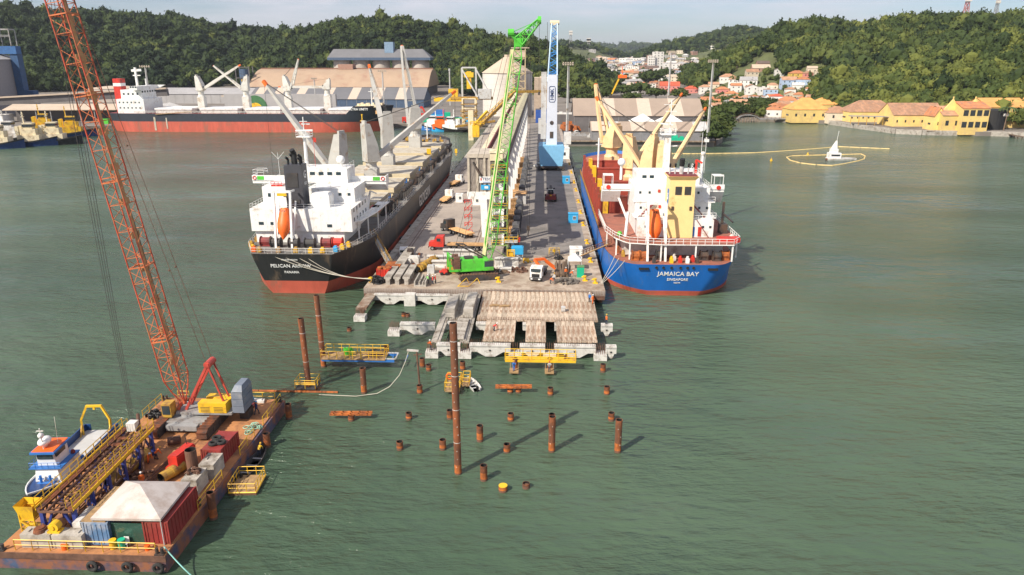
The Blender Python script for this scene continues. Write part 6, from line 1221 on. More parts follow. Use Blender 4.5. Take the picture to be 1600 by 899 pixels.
m_ = MB(); m_.bx(-9, 9, 163, 178, 15.6, 16.4); [m_.box((random.uniform(-7, 8), random.uniform(163, 178), 16.4), (1.5, 1.5, 1.2)) for i in range(14)]; m_.build('forecastle_gear', CREAM, S); m_ = MB(); m_.tube((0, 172, 15.6), (0, 172, 27), .35, n=8); m_.bar((0, 170, 25), (0, 174, 25), .3); m_.build('foremast', WHITE, S)
text('ULTRA UNITY', (13.2, 166, 14.6), (R(90), 0, R(90)), 2.0, WHITE, S, ext=.3)
m_ = MB(); m_.tube((12.4, 168, 11.2), (13.4, 168, 11.2), .5, n=8); m_.bar((13, 168, 11.4), (13, 168, 7.2), .5); m_.box((13, 168, 7), (1.0, 2.6, .8)); m_.build('anchor', YEL, S); m_ = MB(); m_.bx(8, 9, 176, 178, 11.4, 13.5); m_.build('anchor_pocket', WOODO, S)
m_ = MB(); m_.bx(14.05, 14.2, 32, 33.2, 1, 9.5); m_.bx(14.05, 14.2, 40, 40.8, 2, 9); m_.build('draught_stain', HATCH, S)
m_ = MB(); m_.bar((14.5, 34, 11.2), (14.5, 58, 13), .6, .4); m_.build('accommodation_ladder', WOOD, S)
# ================================================================ crane barge
BDECK = mat('barge_deck_rust', (.46, .205, .08), .85, var=.3, sc=.35, dirt=(.24, .11, .055), damt=.45, dsc=.4, bump=.2)
BSIDE = mat('barge_side', (.05, .075, .14), .7, var=.5, sc=.5, dirt=(.26, .10, .05), damt=.65, dsc=.5)
t = thing('barge', 'flat rusty crane barge floating at the lower left of the picture', 'barge', (-43.4, 72.6, 0))
X0, X1, Y0, Y1 = -8.5, 8.5, -16.4, 16.6
m_ = MB(); m_.prism([(X0, Y0), (X1-.3, Y0), (X1, Y1), (X0, Y1)], -1, 1.65); m_.build('hull', BSIDE, t)
m_ = MB(); m_.bx(X0+.05, X1-.35, Y0+.05, Y1-.05, 1.652, 1.8)
for i in range(11): m_.bx(X0+.1, X1-.4, Y0+1.5+i*3.1, Y0+1.56+i*3.1, 1.8, 1.815)
for i in range(5): m_.bx(X0+2+i*3.2, X0+2.06+i*3.2, Y0+.1, Y1-.1, 1.8, 1.812)
m_.build('deck', BDECK, t)
m_ = MB(); m_.bx(X0-.08, X1-.2, Y0-.1, Y0, 1.2, 1.85); m_.build('rubbing_strip', RUSTB, t)
for x in (1.2, 4.6, 7.6): m_ = MB(); m_.torus((x, Y0-.35, .75), .42, .17, ax='y', n=16, k=8); m_.build('tyre_fender', TYRE, t)
for x, y in ((-8.0, -16.1), (-8.0, 15.8), (7.8, 15.9), (7.6, -16.1)):
    m_ = MB(); m_.box((x, y, 1.8), (.9, .5, .12)); m_.tube((x-.25, y, 1.9), (x-.25, y, 2.5), .16, n=10); m_.tube((x+.25, y, 1.9), (x+.25, y, 2.5), .16, n=10); m_.build('bitt', DARK, t)
B0 = Vector((-43.4, 72.6, 0))
def rl(label, pts, h=1.15):
    m_ = MB(); m_.rail([(a, b, 1.8) for a, b in pts], h=h, r=.05, step=1.8); solo('deck_railing', m_, YEL, label, 'railing', 'yellow railings of the barge')
rl('yellow railing along the near end of the barge', [(-50, 56.6), (-36.2, 56.6)])
rl('yellow railing on the right barge edge beside the concrete blocks', [(-35.3, 63.5), (-35.3, 69.5)])
rl('yellow railing on the right barge edge beside the red container', [(-35.3, 74.5), (-35.3, 79)])
rl('yellow railing on the right barge edge near the far corner', [(-35.3, 82), (-35.3, 88.6)])
rl('yellow railing on the left barge edge beyond the walkway truss', [(-51.6, 83), (-51.6, 88)])
rl('short yellow railing on the far edge of the barge behind the crane', [(-49.8, 88.9), (-48.2, 88.9)])
rl('short yellow railing at the far right corner of the barge', [(-39.6, 88.9), (-36.2, 88.9)])
# ---------------- crawler crane with red lattice boom
CR = mat('crane_red', (.50, .075, .035), .5, var=.3, dirt=(.40, .17, .07), damt=.4, dsc=.4); CR2 = mat('orange_lacing', (.60, .17, .06), .55, var=.3)
K = Vector((-44.6, 81.6, 1.82))
t = thing('crawler_crane', 'crawler crane on the barge with a huge orange red lattice boom', 'crane', tuple(K))
track(9.4, 1.25, 1.35, 'track', t, 3.3, .6, [RUSTM, DARK]); track(9.4, 1.25, 1.35, 'track', t, -2.9, .6, [RUSTM, DARK])
m_ = MB(); m_.bx(-2.3, 2.6, -1.7, 1.6, .55, 1.25); m_.bx(-2.6, 2.9, -1.9, -.8, .4, 1.0); m_.bx(-1.9, 2.0, -2.5, -1.7, .45, 1.1); m_.tube((-.2, 1.0, 1.25), (-.2, 1.0, 1.55), 1.4, n=18); m_.tube((0, -2.95, .9), (0, -2.9, .9), .2, n=10); m_.build('carbody', GREYM, t)
m_ = MB(); m_.bx(-1.6, 5.6, -.2, 2.9, 1.56, 1.85); m_.build('turntable_deck', GREYM, t)
hs_ = MB(); hs_.bx(1.4, 5.0, -.25, 1.0, 1.85, 3.2); hs_.bx(1.6, 5.0, 1.8, 2.9, 1.85, 3.1); hs_.bx(2.6, 4.9, 1.0, 1.8, 1.85, 3.0); ho = hs_.build('engine_house', YEL, t)
m_ = MB(); [m_.bx(1.7+i*1.7, 2.9+i*1.7, -.28, -.26, 2.0+.1*k_*2, 2.06+.2*k_) for i in range(2) for k_ in range(4)]; m_.build('grille', DARK, ho)
m_ = MB(); m_.bx(-3.0, -1.8, -1.0, .4, 1.5, 3.3); co = m_.build('cab', YELD, t); m_ = MB(); m_.bx(-2.9, -1.9, -1.04, -.99, 1.9, 3.1); m_.bx(-3.04, -2.99, -.9, .3, 2.0, 3.1); m_.build('cab_window', GLASS, co)
m_ = MB()
for i in range(3): m_.bx(5.6+i*.02, 7.1-i*.02, .2, 3.4, 1.7+i*.95, 2.6+i*.95)
m_.loft([[(5.7, .2, 4.6), (7.1, .2, 4.6), (7.1, 3.4, 4.6), (5.7, 3.4, 4.6)], [(6.0, .8, 5.3), (6.9, .8, 5.3), (6.9, 3.0, 5.3), (6.0, 3.0, 5.3)]]); m_.build('counterweight', mat('blue_grey', (.16, .19, .24), .6, var=.2, dirt=(.3, .3, .3), damt=.3), t)
F0 = Vector((-45.9, 83.0, 4.6))-K; T0 = Vector((-54.5, 84.2, 59.0))-K
m_ = MB(); m_.lattice(F0, T0, 2.3, 2.1, 2.2, 1.9, 34, rc=.09, rl=.045, side=(0, 1, 0), m=0, ml=1, taper0=.05, taper1=.03); m_.bar(F0+Vector((0, -.6, 0)), (-1.6, .4, 1.9), .35); m_.bar(F0+Vector((0, .6, 0)), (-1.6, 2.2, 1.9), .35); bo_ = m_.build('boom', [CR, CR2], t)
m_ = MB(); d = (T0-F0).normalized(); n_ = Vector((d.z, 0, -d.x)); m_.bar(F0.lerp(T0, .06)+n_*.5, F0.lerp(T0, .98)+n_*.5, .55, .10); 
for k_ in range(12): c = F0.lerp(T0, .1+k_*.075)+n_*.4; m_.bar(c-d*.4, c+d*.4, 1.5, .06)
m_.build('boom_walkway', WOODO, t)
m_ = MB()
for f in (.155, .163, .33, .52, .7, .86): c = F0.lerp(T0, f); sx = Vector((0, 1.15, 0)); [m_.bar(c-sx+n_*e, c+sx+n_*e, .14) for e in (-1.02, 1.02)]; [m_.bar(c+sx*e-n_*1.02, c+sx*e+n_*1.02, .14) for e in (-1, 1)]
m_.build('section_frame', CR2, t)
m_ = MB(); G0 = Vector((3.0, 1.2, 8.2))
for s in (-.8, .8): m_.bar((-.6, 1.3+s*.9, 1.9), (G0.x, G0.y+s, G0.z), .34, .3); m_.bar((4.8, 1.3+s, 2.0), (G0.x, G0.y+s, G0.z), .2)
m_.bar((G0.x, .2, G0.z), (G0.x, 2.2, G0.z), .55, .5); m_.bar((1.2, .3, 5), (1.2, 2.3, 5), .2); m_.tube((G0.x, .3, G0.z), (G0.x, 2.1, G0.z), .45, n=12); m_.build('gantry', mat('pink_red', (.50, .07, .05), .5, var=.3), t)
m_ = MB(); 
for s in (-.8, .8): m_.tube((G0.x, G0.y+s, G0.z), T0+Vector((.6, s, 0)), .04, n=4); 
for s in (.5, 1.2, 1.9): m_.tube((G0.x, s, G0.z), (4.9, s, 3.4), .03, n=4)
for f in (.25, .55): p_ = G0.lerp(T0, f); [m_.ball((p_.x, p_.y+s, p_.z), .14, n=6, k=4) for s in (-.8, .8)]
m_.build('pendant_rope', RUSTB, t)
m_ = MB(); rx, ry = -48.6-K.x, 76.2-K.y
for i, dx in enumerate((-.6, -.4, .35, .55)): m_.tube((-54.0-K.x+dx, 84-K.y+(i % 2)*.3, 58-K.z), (rx+dx*.35, ry+(i % 2)*.2-.4, 5.6-K.z), .028, n=4)
m_.tube((-45.0-K.x, 83-K.y, 5-K.z), T0+Vector((.2, .5, -.5)), .04, n=4); m_.build('hoist_rope', CABLE, t)
m_ = MB(); m_.tube((rx, ry-.4, 5.6-K.z), (rx, ry-.4, 4.4-K.z), .3, n=8); m_.box((rx, ry-.4, 4.6-K.z), (.5, .8, .9)); m_.build('hook_block', DARK, t)
# ---------------- truss walkway (pile guide frame)
t = thing('guide_truss', 'long steel guide frame with yellow walkways and blue legs on the barge', 'steel frame', (-47.0, 66.6, 1.8), R(1.5)); L2 = 8.1; w_ = 1.6
m_ = MB()
for s in (-1, 1):
    m_.bar((s*w_, -L2, 3.1), (s*w_, L2, 3.1), .28, .35); m_.bar((s*(w_-.8), -L2, 3.1), (s*(w_-.8), L2, 3.1), .2); m_.bar((s*w_, -L2, 1.2), (s*w_, L2, 1.2), .2)
for i in range(12):
    y = -L2+i*1.46; m_.bar((-w_, y, 3.0), (w_, y, 3.0), .18); m_.bar((-w_, y, 3.0), (w_, y+1.4*(1 if i < 11 else 0), 3.0), .1)
    if i < 11: m_.bar((w_, y, 1.2), (w_, y+1.46, 3.0), .12); m_.bar((-w_, y, 1.2), (-w_, y+1.46, 3.0), .12)
for i in range(3): m_.bar((-.5+i*.5, -L2, 2.8), (-.5+i*.5, L2, 2.8), .09)
m_.build('frame', RUSTB, t)
for i in range(6):
    for s in (-1, 1): m_ = MB(); m_.bar((s*w_, -L2+.4+i*3.05, 0), (s*w_, -L2+.4+i*3.05, 3.0), .36, .36); m_.bar((s*w_, -L2+.4+i*3.05, .2), (s*(w_-1.0), -L2+.4+i*3.05, 2.6), .2); m_.build('leg', mat('leg_blue', (.04, .06, .26), .5, var=.3) if i+s == -1 else bpy.data.materials['leg_blue'], t)
m_ = MB()
for s in (-1, 1): m_.bx(s*(w_-.1)-.3, s*(w_-.1)+.3, -L2, L2, 3.3, 3.38)
m_.bx(-1.5, 0, 4, 4.6, 3.25, 3.29); m_.bx(-1.5, 0, 5.4, 6.0, 3.25, 3.29); m_.build('walkway', RUSTM, t)
for s in (-1, 1): m_ = MB(); m_.bx(s*(w_+.25)-.04, s*(w_+.25)+.04, -L2, L2, 3.15, 3.55); m_.build('edge_beam', YEL, t)
m_ = MB()
for s in (-1, 1): m_.rail([(s*(w_+.25), -L2, 3.38), (s*(w_+.25), L2, 3.38)], h=1.15, r=.06, step=1.5); m_.rail([(s*(w_-.4), -L2, 3.38), (s*(w_-.4), L2, 3.38)], h=1.15, r=.035, step=1.5)
m_.build('railing', YEL, t)
# yellow hopper tower at the near end
t = thing('yellow_access_tower', 'yellow steel hopper and stair at the near left corner of the barge', 'stair tower', (-49.9, 59.2, 1.8)); t.scale = (.72, .72, .85); m_ = MB()
for a in (-1.0, 1.0):
    for b in (-.8, .8): m_.bar((a, b, 0), (a, b, 3.6), .14)
for z in (.9, 2.2, 3.5): m_.bar((-1, -.8, z), (1, -.8, z), .12); m_.bar((-1, .8, z), (1, .8, z), .12); m_.bar((-1, -.8, z), (-1, .8, z), .12); m_.bar((1, -.8, z), (1, .8, z), .12)
m_.bar((-1, -.8, 2.2), (1, -.8, .9), .25); m_.build('frame', YEL, t)
m_ = MB(); m_.loft([[(-.9, -.7, 2.3), (.9, -.7, 2.3), (.9, .7, 2.3), (-.9, .7, 2.3)], [(-1.3, -1.1, 4.2), (1.4, -1.1, 4.2), (1.4, 1.1, 4.2), (-1.3, 1.1, 4.2)]], caps=False); m_.bx(-.9, .9, -.7, .7, 2.25, 2.32); m_.bx(-1.1, 1.1, -.9, .9, .9, .96); m_.build('hopper', YEL, t)
m_ = MB(); m_.rail([(1.0, -.9, 0), (2.9, -.9, .4)], h=1.2, r=.05, step=.7); [m_.bx(1.6, 2.8, .2, .9, .3*k_, .3*k_+.05) for k_ in range(6)]; m_.build('stairs', YEL, t)
# blocks, drum
for i, (x, s) in enumerate(((-48.1, 'left one of the two big concrete blocks on the near end of the barge'), (-45.0, 'right one of the two big concrete blocks on the near end of the barge'))):
    m_ = MB(); m_.box((0, 0, 0), (2.95, 1.3, 1.45)); m_.box((-.9, 0, 1.45), (.15, .5, .12)); m_.box((.9, 0, 1.45), (.15, .5, .12)); o = solo('concrete_block', m_, CONC, s, 'concrete block', 'big blocks on the barge'); o.location = (x, 57.6, 1.82)
m_ = MB(); m_.tube((-46.4, 57.3, 3.85), (-46.4, 58.0, 3.85), .5, n=14); m_.tube((-46.5, 57.2, 3.85), (-46.5, 57.3, 3.85), .25, n=10); m_.box((-46.4, 57.6, 3.28), (1.2, .8, .15)); solo('winch_drum', m_, YEL, 'yellow winch drum on top of the concrete blocks', 'winch')
m_ = MB(); m_.tube((-47.9, 57.6, 3.28), (-47.9, 57.6, 3.6), .65, .55, n=14); m_.tube((-47.9, 57.6, 3.6), (-47.9, 57.6, 3.7), .4, n=10); solo('rope_coil', m_, RUSTM, 'brown coil of rope on the left big block', 'rope coil')
# containers under the tent
def container(label, loc, rz, mt, L_=6.0, w=2.4, h=2.5, open_end=False):
    t = thing('shipping_container', label, 'container', loc, rz); m_ = MB(); m_.bx(-w/2, w/2, -L_/2, L_/2, 0, h)
    n_ = int(L_/.55)
    for i in range(n_): y = -L_/2+.3+i*(L_-.5)/(n_-1); m_.bx(-w/2-.05, w/2+.05, y-.13, y+.13, .15, h-.15)
    n_ = int(w/.4)
    for i in range(n_): x = -w/2+.25+i*(w-.5)/(n_-1); m_.bx(x-.09, x+.09, -L_/2-.05, L_/2+.05, .15, h-.15)
    m_.build('walls', mt, t); m_ = MB()
    for a in (-1, 1):
        for b in (-1, 1): m_.bx(a*w/2-.08, a*w/2+.08, b*L_/2-.08, b*L_/2+.08, -.003, h+.02)
    m_.build('corner_post', mt, t); return t
RC = mat('container_red', (.27, .035, .03), .55, var=.3, dirt=(.22, .06, .04), damt=.3); BC = mat('container_blue', (.10, .20, .36), .55, var=.3, dirt=(.4, .4, .42), damt=.4)
container('pale blue corrugated container at the left under the white tent', (-42.4, 60.6, 1.82), 0, BC)
container('red corrugated container at the right under the white tent', (-36.7, 61.0, 1.82), 0, RC)
m_ = MB(); m_.bx(-43.8, -41.4, 57.7, 63.6, 4.33, 4.42); [m_.bx(-43.7, -41.5, 57.8+i*.5, 57.88+i*.5, 4.42, 4.46) for i in range(12)]; solo('plank_roof', m_, WOOD, 'wooden plank roof on the pale blue container', 'roof')
m_ = MB(); m_.bx(-45.1, -44.3, 58.2, 61, 1.82, 3.8); m_.bx(-45.0, -44.4, 58.3, 60.9, 3.8, 3.9); solo('white_cabinet', m_, WHITED, 'narrow white cabinet left of the pale blue container', 'cabinet')
tent('large dirty white peaked tent over the containers on the barge', (-39.4, 60.9, 1.82), 6.8, 6.4, 3.0, 1.75, R(1), mat('tent_cloth', (.56, .50, .46), .8, var=.12, dirt=(.42, .34, .29), damt=.4))
m_ = MB(); m_.bx(-41.1, -38.0, 57.95, 58.0, 1.82, 4.1); solo('glass_screen', m_, mat('green_glass', (.03, .08, .06), .15, var=.3), 'dark green glass screen between the two containers', 'screen')
t = thing('plastic_chair', 'white plastic chair under the tent on the barge', 'chair', (-39.6, 57.5, 1.82)); m_ = MB(); m_.bx(-.25, .25, -.25, .25, .42, .46); m_.build('seat', WHITE, t); m_ = MB(); m_.bx(-.25, .25, .2, .25, .46, .95); m_.build('backrest', WHITE, t)
for a in (-.22, .22):
    for b in (-.22, .22): m_ = MB(); m_.tube((a, b, 0), (a, b, .42), .025, n=6); m_.build('leg', WHITE, t)
for i, (x, y, r, h, mt, s) in enumerate(((-40.7, 57.2, .32, .9, YEL, 'yellow drum'), (-39.9, 57.3, .32, .9, TEAL, 'green drum'), (-37.3, 57.1, .25, .5, ORNG, 'orange bucket'), (-45.3, 56.9, .3, .5, ORNG, 'orange pot'))):
    m_ = MB(); m_.tube((x, y, 1.82), (x, y, 1.82+h), r, r*1.05, n=14); m_.tube((x, y, 1.82+h), (x, y, 1.86+h), r*1.1, n=14); m_.tube((x, y, 1.82+h*.5), (x, y, 1.85+h*.5), r*1.08, n=14); solo(s.split()[1], m_, mt, s+(' by the railing in front of the tent' if i < 3 else ' in front of the concrete blocks on the barge'), s.split()[1])
# red container with tyres, power pack, blocks
container('open red container with black tyres lying on its roof', (-37.4, 74.2, 1.82), R(-3), RC, L_=4.4, w=2.3, h=2.1)
for i, (x, y) in enumerate(((-37.7, 73.2), (-36.9, 73.5), (-37.8, 74.4))): m_ = MB(); m_.torus((x, y, 4.12), .42, .18, ax='z', n=14, k=7); solo('tyre', m_, TYRE, 'black tyre on the roof of the red container, %s' % ('left one', 'right one', 'rear one')[i], 'tyre', 'tyres on the red container')
t = thing('power_pack', 'narrow red hydraulic power pack beside an upright rusty pipe on the barge', 'power pack', (-40.7, 71.6, 1.82), R(-12)); m_ = MB(); m_.bx(-.6, .6, -1.6, 1.6, .2, 2.2); m_.bx(-.5, .5, -1.5, 1.5, 2.2, 2.35); m_.build('body', RED, t); m_ = MB(); m_.wheel((-.2, -1.9, .8), .55, .3, ax='y', m=0, mh=0); m_.bx(-.5, .5, -2.1, -1.6, .2, .7); m_.build('reel', RED, t); m_ = MB(); m_.tube((-.2, 1.2, 2.3), (-.3, 1.2, 3.6), .05, n=5); m_.build('exhaust', DARK, t)
m_ = MB(); m_.pipe((-38.9, 70.2, 1.82), (-38.9, 70.2, 5.0), .62, n=18, mi=1); m_.tube((-38.9, 70.2, 1.82), (-38.9, 70.2, 2.0), .85, n=18); solo('pipe_section', m_, [RUSTB, BLACK], 'upright rusty pipe section beside the red power pack', 'pipe')
m_ = MB(); m_.pipe((-41.6, 68.2, 2.5), (-40.4, 71.0, 2.5), .6, n=16, mi=1); m_.tube((-41.1, 69.4, 2.5), (-40.9, 69.9, 2.5), .68, n=16); solo('pipe_section', m_, [YELD, BLACK], 'yellow brown pipe section lying by the red power pack', 'pipe')
m_ = MB(); m_.pipe((-47.0, 66.6, 2.6), (-45.8, 73.2, 2.6), .7, n=16, mi=1); solo('pipe_section', m_, [YELD, BLACK], 'long yellow brown pipe lying under the guide frame edge', 'pipe')
m_ = MB(); m_.pipe((-44.9, 76.3, 2.4), (-43.6, 76.9, 2.4), .5, n=16, mi=1); solo('pipe_section', m_, [RUSTB, BLACK], 'short rusty pipe lying in front of the crane tracks', 'pipe')
m_ = MB(); m_.pipe((-40.2, 85.6, 2.35), (-39.2, 86.3, 2.35), .5, n=16, mi=1); solo('pipe_section', m_, [RUSTM, BLACK], 'short rusty pipe lying right behind the crane', 'pipe')
for i, (x, y, h, s) in enumerate(((-36.9, 70.6, 1.8, 'farther grey concrete block beside the right barge railing'), (-37.4, 67.5, 1.8, 'nearer grey concrete block with brown rope on it by the barge edge'))):
    m_ = MB(); m_.box((0, 0, 0), (1.7, 2.6, h)); m_.box((-.4, 0, h), (.12, .5, .12)); m_.tube((-.86, .4, h*.6), (-.83, .4, h*.6), .16, n=8); o = solo('counterweight_block', m_, CONC, s, 'concrete block'); o.location = (x, y, 1.82)
def wheap(label, name, cat, x, y, z, r, h, mt, n=30, kind='torus', k2=.06):
    m_ = MB()
    for i in range(n):
        a, u = random.uniform(0, 6.28), random.uniform(0, 1)**.5; c = (x+math.cos(a)*u*r, y+math.sin(a)*u*r, z+h*(1-u)*random.uniform(.2, 1)+.06)
        if kind == 'torus': m_.torus(c, random.uniform(.2, .5)*min(1, r), k2, ax=random.choice('xyz'), n=9, k=4)
        else: m_.box((c[0], c[1], max(z, c[2]-.2)), (random.uniform(.2, .9), random.uniform(.1, .4), random.uniform(.1, .35)), rz=random.uniform(0, 3))
    return solo(name, m_, mt, label, cat)
random.seed(21)
wheap('brown rope heap on the nearer grey block', 'rope_heap', 'rope', -37.5, 67.6, 3.62, .7, .7, RUSTB, 26)
wheap('green and black net heap beside the right barge edge near the tent', 'net_heap', 'net', -36.6, 64.4, 1.82, .9, .9, mat('net_green', (.03, .10, .05), .9), 30)
wheap('black pump and hoses heap on the left barge edge beyond the guide frame', 'hose_heap', 'hoses', -50.3, 83.6, 1.82, .9, 1.1, BLACK, 34, k2=.1)
wheap('pale green rope tangle on the barge edge near the far right', 'rope_tangle', 'rope', -36.4, 80.8, 1.82, 1.2, .3, mat('green_rope', (.30, .50, .38), .9), 16)
wheap('brown timber and bar heap by the guide frame foot', 'timber_heap', 'timber', -45.2, 64.6, 1.82, 1.3, .6, RUSTM, 26, kind='box')
wheap('scrap heap between the rope bundle and the tent', 'scrap_heap', 'scrap', -44.6, 69.4, 1.82, 1.2, .6, RUSTB, 22, kind='box')
m_ = MB()
for i in range(16): x = -43.9+i*.15; m_.tube((x+random.uniform(-.1, .1), 64.8, 1.9+random.uniform(0, .25)), (x+.7+random.uniform(-.2, .2), 73.6, 1.9+random.uniform(0, .2)), .06, n=5)
solo('bar_bundle', m_, RUSTB, 'bundle of long brown bars lying on the barge deck beyond the tent', 'bar bundle')
m_ = MB()
for i in range(9): m_.path([(-47.2+i*.18+random.uniform(-.1, .1), 60+k_*1.6, 2.0+.5*math.sin(k_*.9+i)+random.uniform(0, .15)) for k_ in range(9)], .07, n=5)
solo('hose_bundle', m_, RUSTM, 'bundle of rusty hoses and bars below the guide frame', 'hose bundle')
t = thing('pump', 'small pump with a bright blue cover near the far right corner of the barge', 'pump', (-38.3, 84.2, 1.82)); m_ = MB(); m_.bx(-.6, .6, -.8, .8, 0, 1.2); m_.bx(-.4, .4, -.6, .6, 1.2, 1.6); m_.build('engine', DARK, t); m_ = MB(); m_.ball((.1, 1.2, 1.9), .6, n=12, k=7); m_.build('cover', BLUEC, t, smooth=True); m_ = MB(); m_.tube((.1, 1.2, 0), (.1, 1.2, 1.4), .2, n=8); m_.bar((-.5, .9, 1.4), (.7, 1.4, 1.4), .15); m_.build('stand', DARK, t)
m_ = MB(); m_.box((-40.3, 87.6, 1.82), (3.6, .8, .3), rz=-.05); m_.box((-40.0, 86.7, 1.82), (3.4, .5, .25), rz=.05); solo('plate_stack', m_, REDD, 'dark red plates lying by the far railing of the barge', 'plates')
m_ = MB(); m_.loft([[(-38.6+a, 88.4+b, z) for a, b in ((-1.2, -.5), (1.2, -.5), (1.0, .4), (-1.0, .4))] for z in (1.82, 2.1)]); m_.box((-38.6, 88.35, 2.1), (1.6, .4, .15)); solo('raft_board', m_, WHITED, 'white board lying on the far edge of the barge', 'board')
m_ = MB(); m_.tube((-44.6, 70.0, 1.9), (-47.6, 75.6, 6.4), .2, n=8); solo('leaning_spud', m_, RUSTB, 'brown steel post leaning beside the guide frame under the hoist ropes', 'steel post')
m_ = MB(); m_.bx(-48.0, -47.0, 73.6, 74.6, 5.2, 6.2)
for i in range(4): m_.bx(-47.95+i*.3, -47.83+i*.3, 73.57, 73.6, 5.2, 6.2)
solo('hazard_box', m_, [WHITED], 'pale striped box on the far end of the guide frame', 'box')
person('worker in orange standing beside the long bars near the tent', (-43.4, 67.6, 1.82), .5, HIVIS, HIVIS, HELM)
person('worker in orange bending near the middle of the barge deck', (-45.3, 72.4, 1.82), 1.0, HIVIS, HIVIS, HELM, 'bend')
person('second worker in orange crouching beside the other on the deck', (-44.8, 73.2, 1.82), 2.2, HIVIS, NAVYC, YEL, 'bend')
person('worker in dark blue walking beside the blue covered pump', (-37.2, 84.8, 1.82), 2.6, NAVY, NAVYC, BLUEC, 'walk')
person('worker in yellow bending in the narrow dark skiff', (-34.1, 77.0, .3), 3.0, YEL, NAVYC, YEL, 'bend')
m_ = MB(); a, b = Vector((-35.6, 57.0, 2.3)), Vector(at(305, 905, .2)); m_.path([a.lerp(b, k_/5)-Vector((0, 0, .8*(k_/5)*(1-k_/5))) for k_ in range(6)], .06, n=5); solo('mooring_rope', m_, mat('teal_rope', (.25, .55, .5), .8), 'pale teal mooring rope from the near right barge corner into the water', 'mooring rope')
# ---------------- service boat
HN = mat('boat_navy', (.012, .055, .20), .4, var=.25)
t = thing('work_boat', 'blue and white work boat with orange roof and yellow arch behind the barge', 'boat', (-56.1, 81.2, 0), R(180+5)); t.scale = (.74, .84, .80)
def wb(u): return 3.0*(1-max(0, (u-.62)/.38)**2.4)
rings = []
for i in range(17):
    u = i/16; b = max(.03, wb(u)); y = u*18.5; dz = 1.3+1.3*max(0, (u-.55)/.45)**1.6
    rings.append([(-b, y+(.8*u*u), dz), (-b*.8, y-.6*u, .1), (-b*.5, y-1.2*u, -.8), (b*.5, y-1.2*u, -.8), (b*.8, y-.6*u, .1), (b, y+.8*u*u, dz)])
m_ = MB(); m_.loft(rings, caps=True); hu = m_.build('hull', HN, t)
m_ = MB()
for a, b in zip(rings, rings[1:]):
    for k_, q in ((0, 1), (5, -1)):
        p_, r = Vector(a[k_]), Vector(b[k_]); m_.bar(p_+Vector((0, 0, .12)), r+Vector((0, 0, .12)), .16, .24)
m_.build('gunwale', WHITE, t)
m_ = MB()
for s in (-1, 1): m_.bx(s*2.75-.1, s*2.75+.1, .2, 10.2, 1.3, 2.5)
m_.bx(-2.75, -1.9, -.05, .15, 1.3, 2.4); m_.bx(1.9, 2.75, -.05, .15, 1.3, 2.4); m_.build('bulwark', HN, t)
m_ = MB(); m_.bx(-2.6, 2.6, .2, 10.2, 1.30, 1.42); m_.build('work_deck', LGREY, t)
m_ = MB(); m_.loft([[(-2.3, 10.2, 1.4), (2.3, 10.2, 1.4), (1.9, 14.8, 1.4), (-1.9, 14.8, 1.4)], [(-2.3, 10.2, 3.7), (2.3, 10.2, 3.7), (1.6, 14.6, 3.7), (-1.6, 14.6, 3.7)]]); h = m_.build('deckhouse', WHITE, t)
m_ = MB(); m_.bx(-2.4, 2.4, 10.1, 14.9, 3.7, 3.85); m_.rail([(-2.3, 14.8, 3.85), (2.3, 14.8, 3.85), (2.3, 10.3, 3.85)], h=.8, r=.04, step=1); m_.build('upper_deck', BLUE, t)
m_ = MB(); m_.loft([[(-1.5, 11.2, 3.85), (1.5, 11.2, 3.85), (1.4, 14.2, 3.85), (-1.4, 14.2, 3.85)], [(-1.4, 11.2, 6.0), (1.4, 11.2, 6.0), (1.2, 14.4, 6.0), (-1.2, 14.4, 6.0)]]); w = m_.build('wheelhouse', WHITE, t)
m_ = MB(); m_.bx(-1.15, 1.15, 14.2, 14.42, 5.0, 5.8); m_.bx(-1.46, 1.46, 11.8, 14.0, 5.1, 5.8); m_.build('window', GLASS, w)
m_ = MB(); m_.bx(-1.8, 1.8, 10.8, 14.9, 6.0, 6.3); m_.build('roof_edge', BLUE, w); m_ = MB(); m_.bx(-1.6, 1.6, 11, 14.7, 6.3, 6.4); m_.build('roof', ORNG, w)
m_ = MB(); m_.ball((.4, 13.2, 7.2), .85, n=14, k=8, sz=(1, 1.3, .7)); m_.tube((.4, 13.2, 6.4), (.4, 13.2, 7), .3, n=8); m_.ball((.2, 14.0, 8.5), .42, n=10, k=6); m_.build('radar_dome', WHITE, w, smooth=True)
m_ = MB(); m_.tube((.2, 14.0, 6.4), (.2, 14.0, 9.6), .08, n=6); m_.bar((-.3, 14, 9.2), (.7, 14, 9.2), .12); m_.tube((-1, 12.5, 6.4), (-1.2, 12.4, 10.5), .03, n=4); m_.build('mast', WHITED, w)
m_ = MB()
for s in (-1, 1): m_.bar((s*2.3, 1.6, 1.4), (s*2.4, 1.4, 3.9), .28, .3); m_.bar((s*2.4, 1.4, 3.9), (s*1.2, 1.2, 6.2), .28, .3); m_.bar((s*2.3, 2.5, 1.4), (s*2.4, 1.5, 3.2), .15)
m_.bar((-1.3, 1.2, 6.2), (1.3, 1.2, 6.2), .32, .32); m_.box((0, 1.2, 5.6), (.3, .25, .4)); m_.build('stern_arch', YEL, t)
for x, y, c, s_ in ((1.6, 9.2, TEAL, .8), (.6, 9.3, YEL, 1.0), (-1.4, 8.6, BLUE, .6), (-1.9, 11.0, REDD, .5)): m_ = MB(); z = 1.42 if y < 10 else 3.86; m_.box((x, y, z), (s_, s_*.8, s_*.9), top=.9); m_.box((x, y, z+s_*.9), (s_*.6, s_*.5, .12)); m_.build('deck_cargo', c, t)
m_ = MB(); m_.torus((0, 19.2, 2.0), .55, .18, ax='y', n=14, k=6); m_.build('bow_fender', TYRE, t)
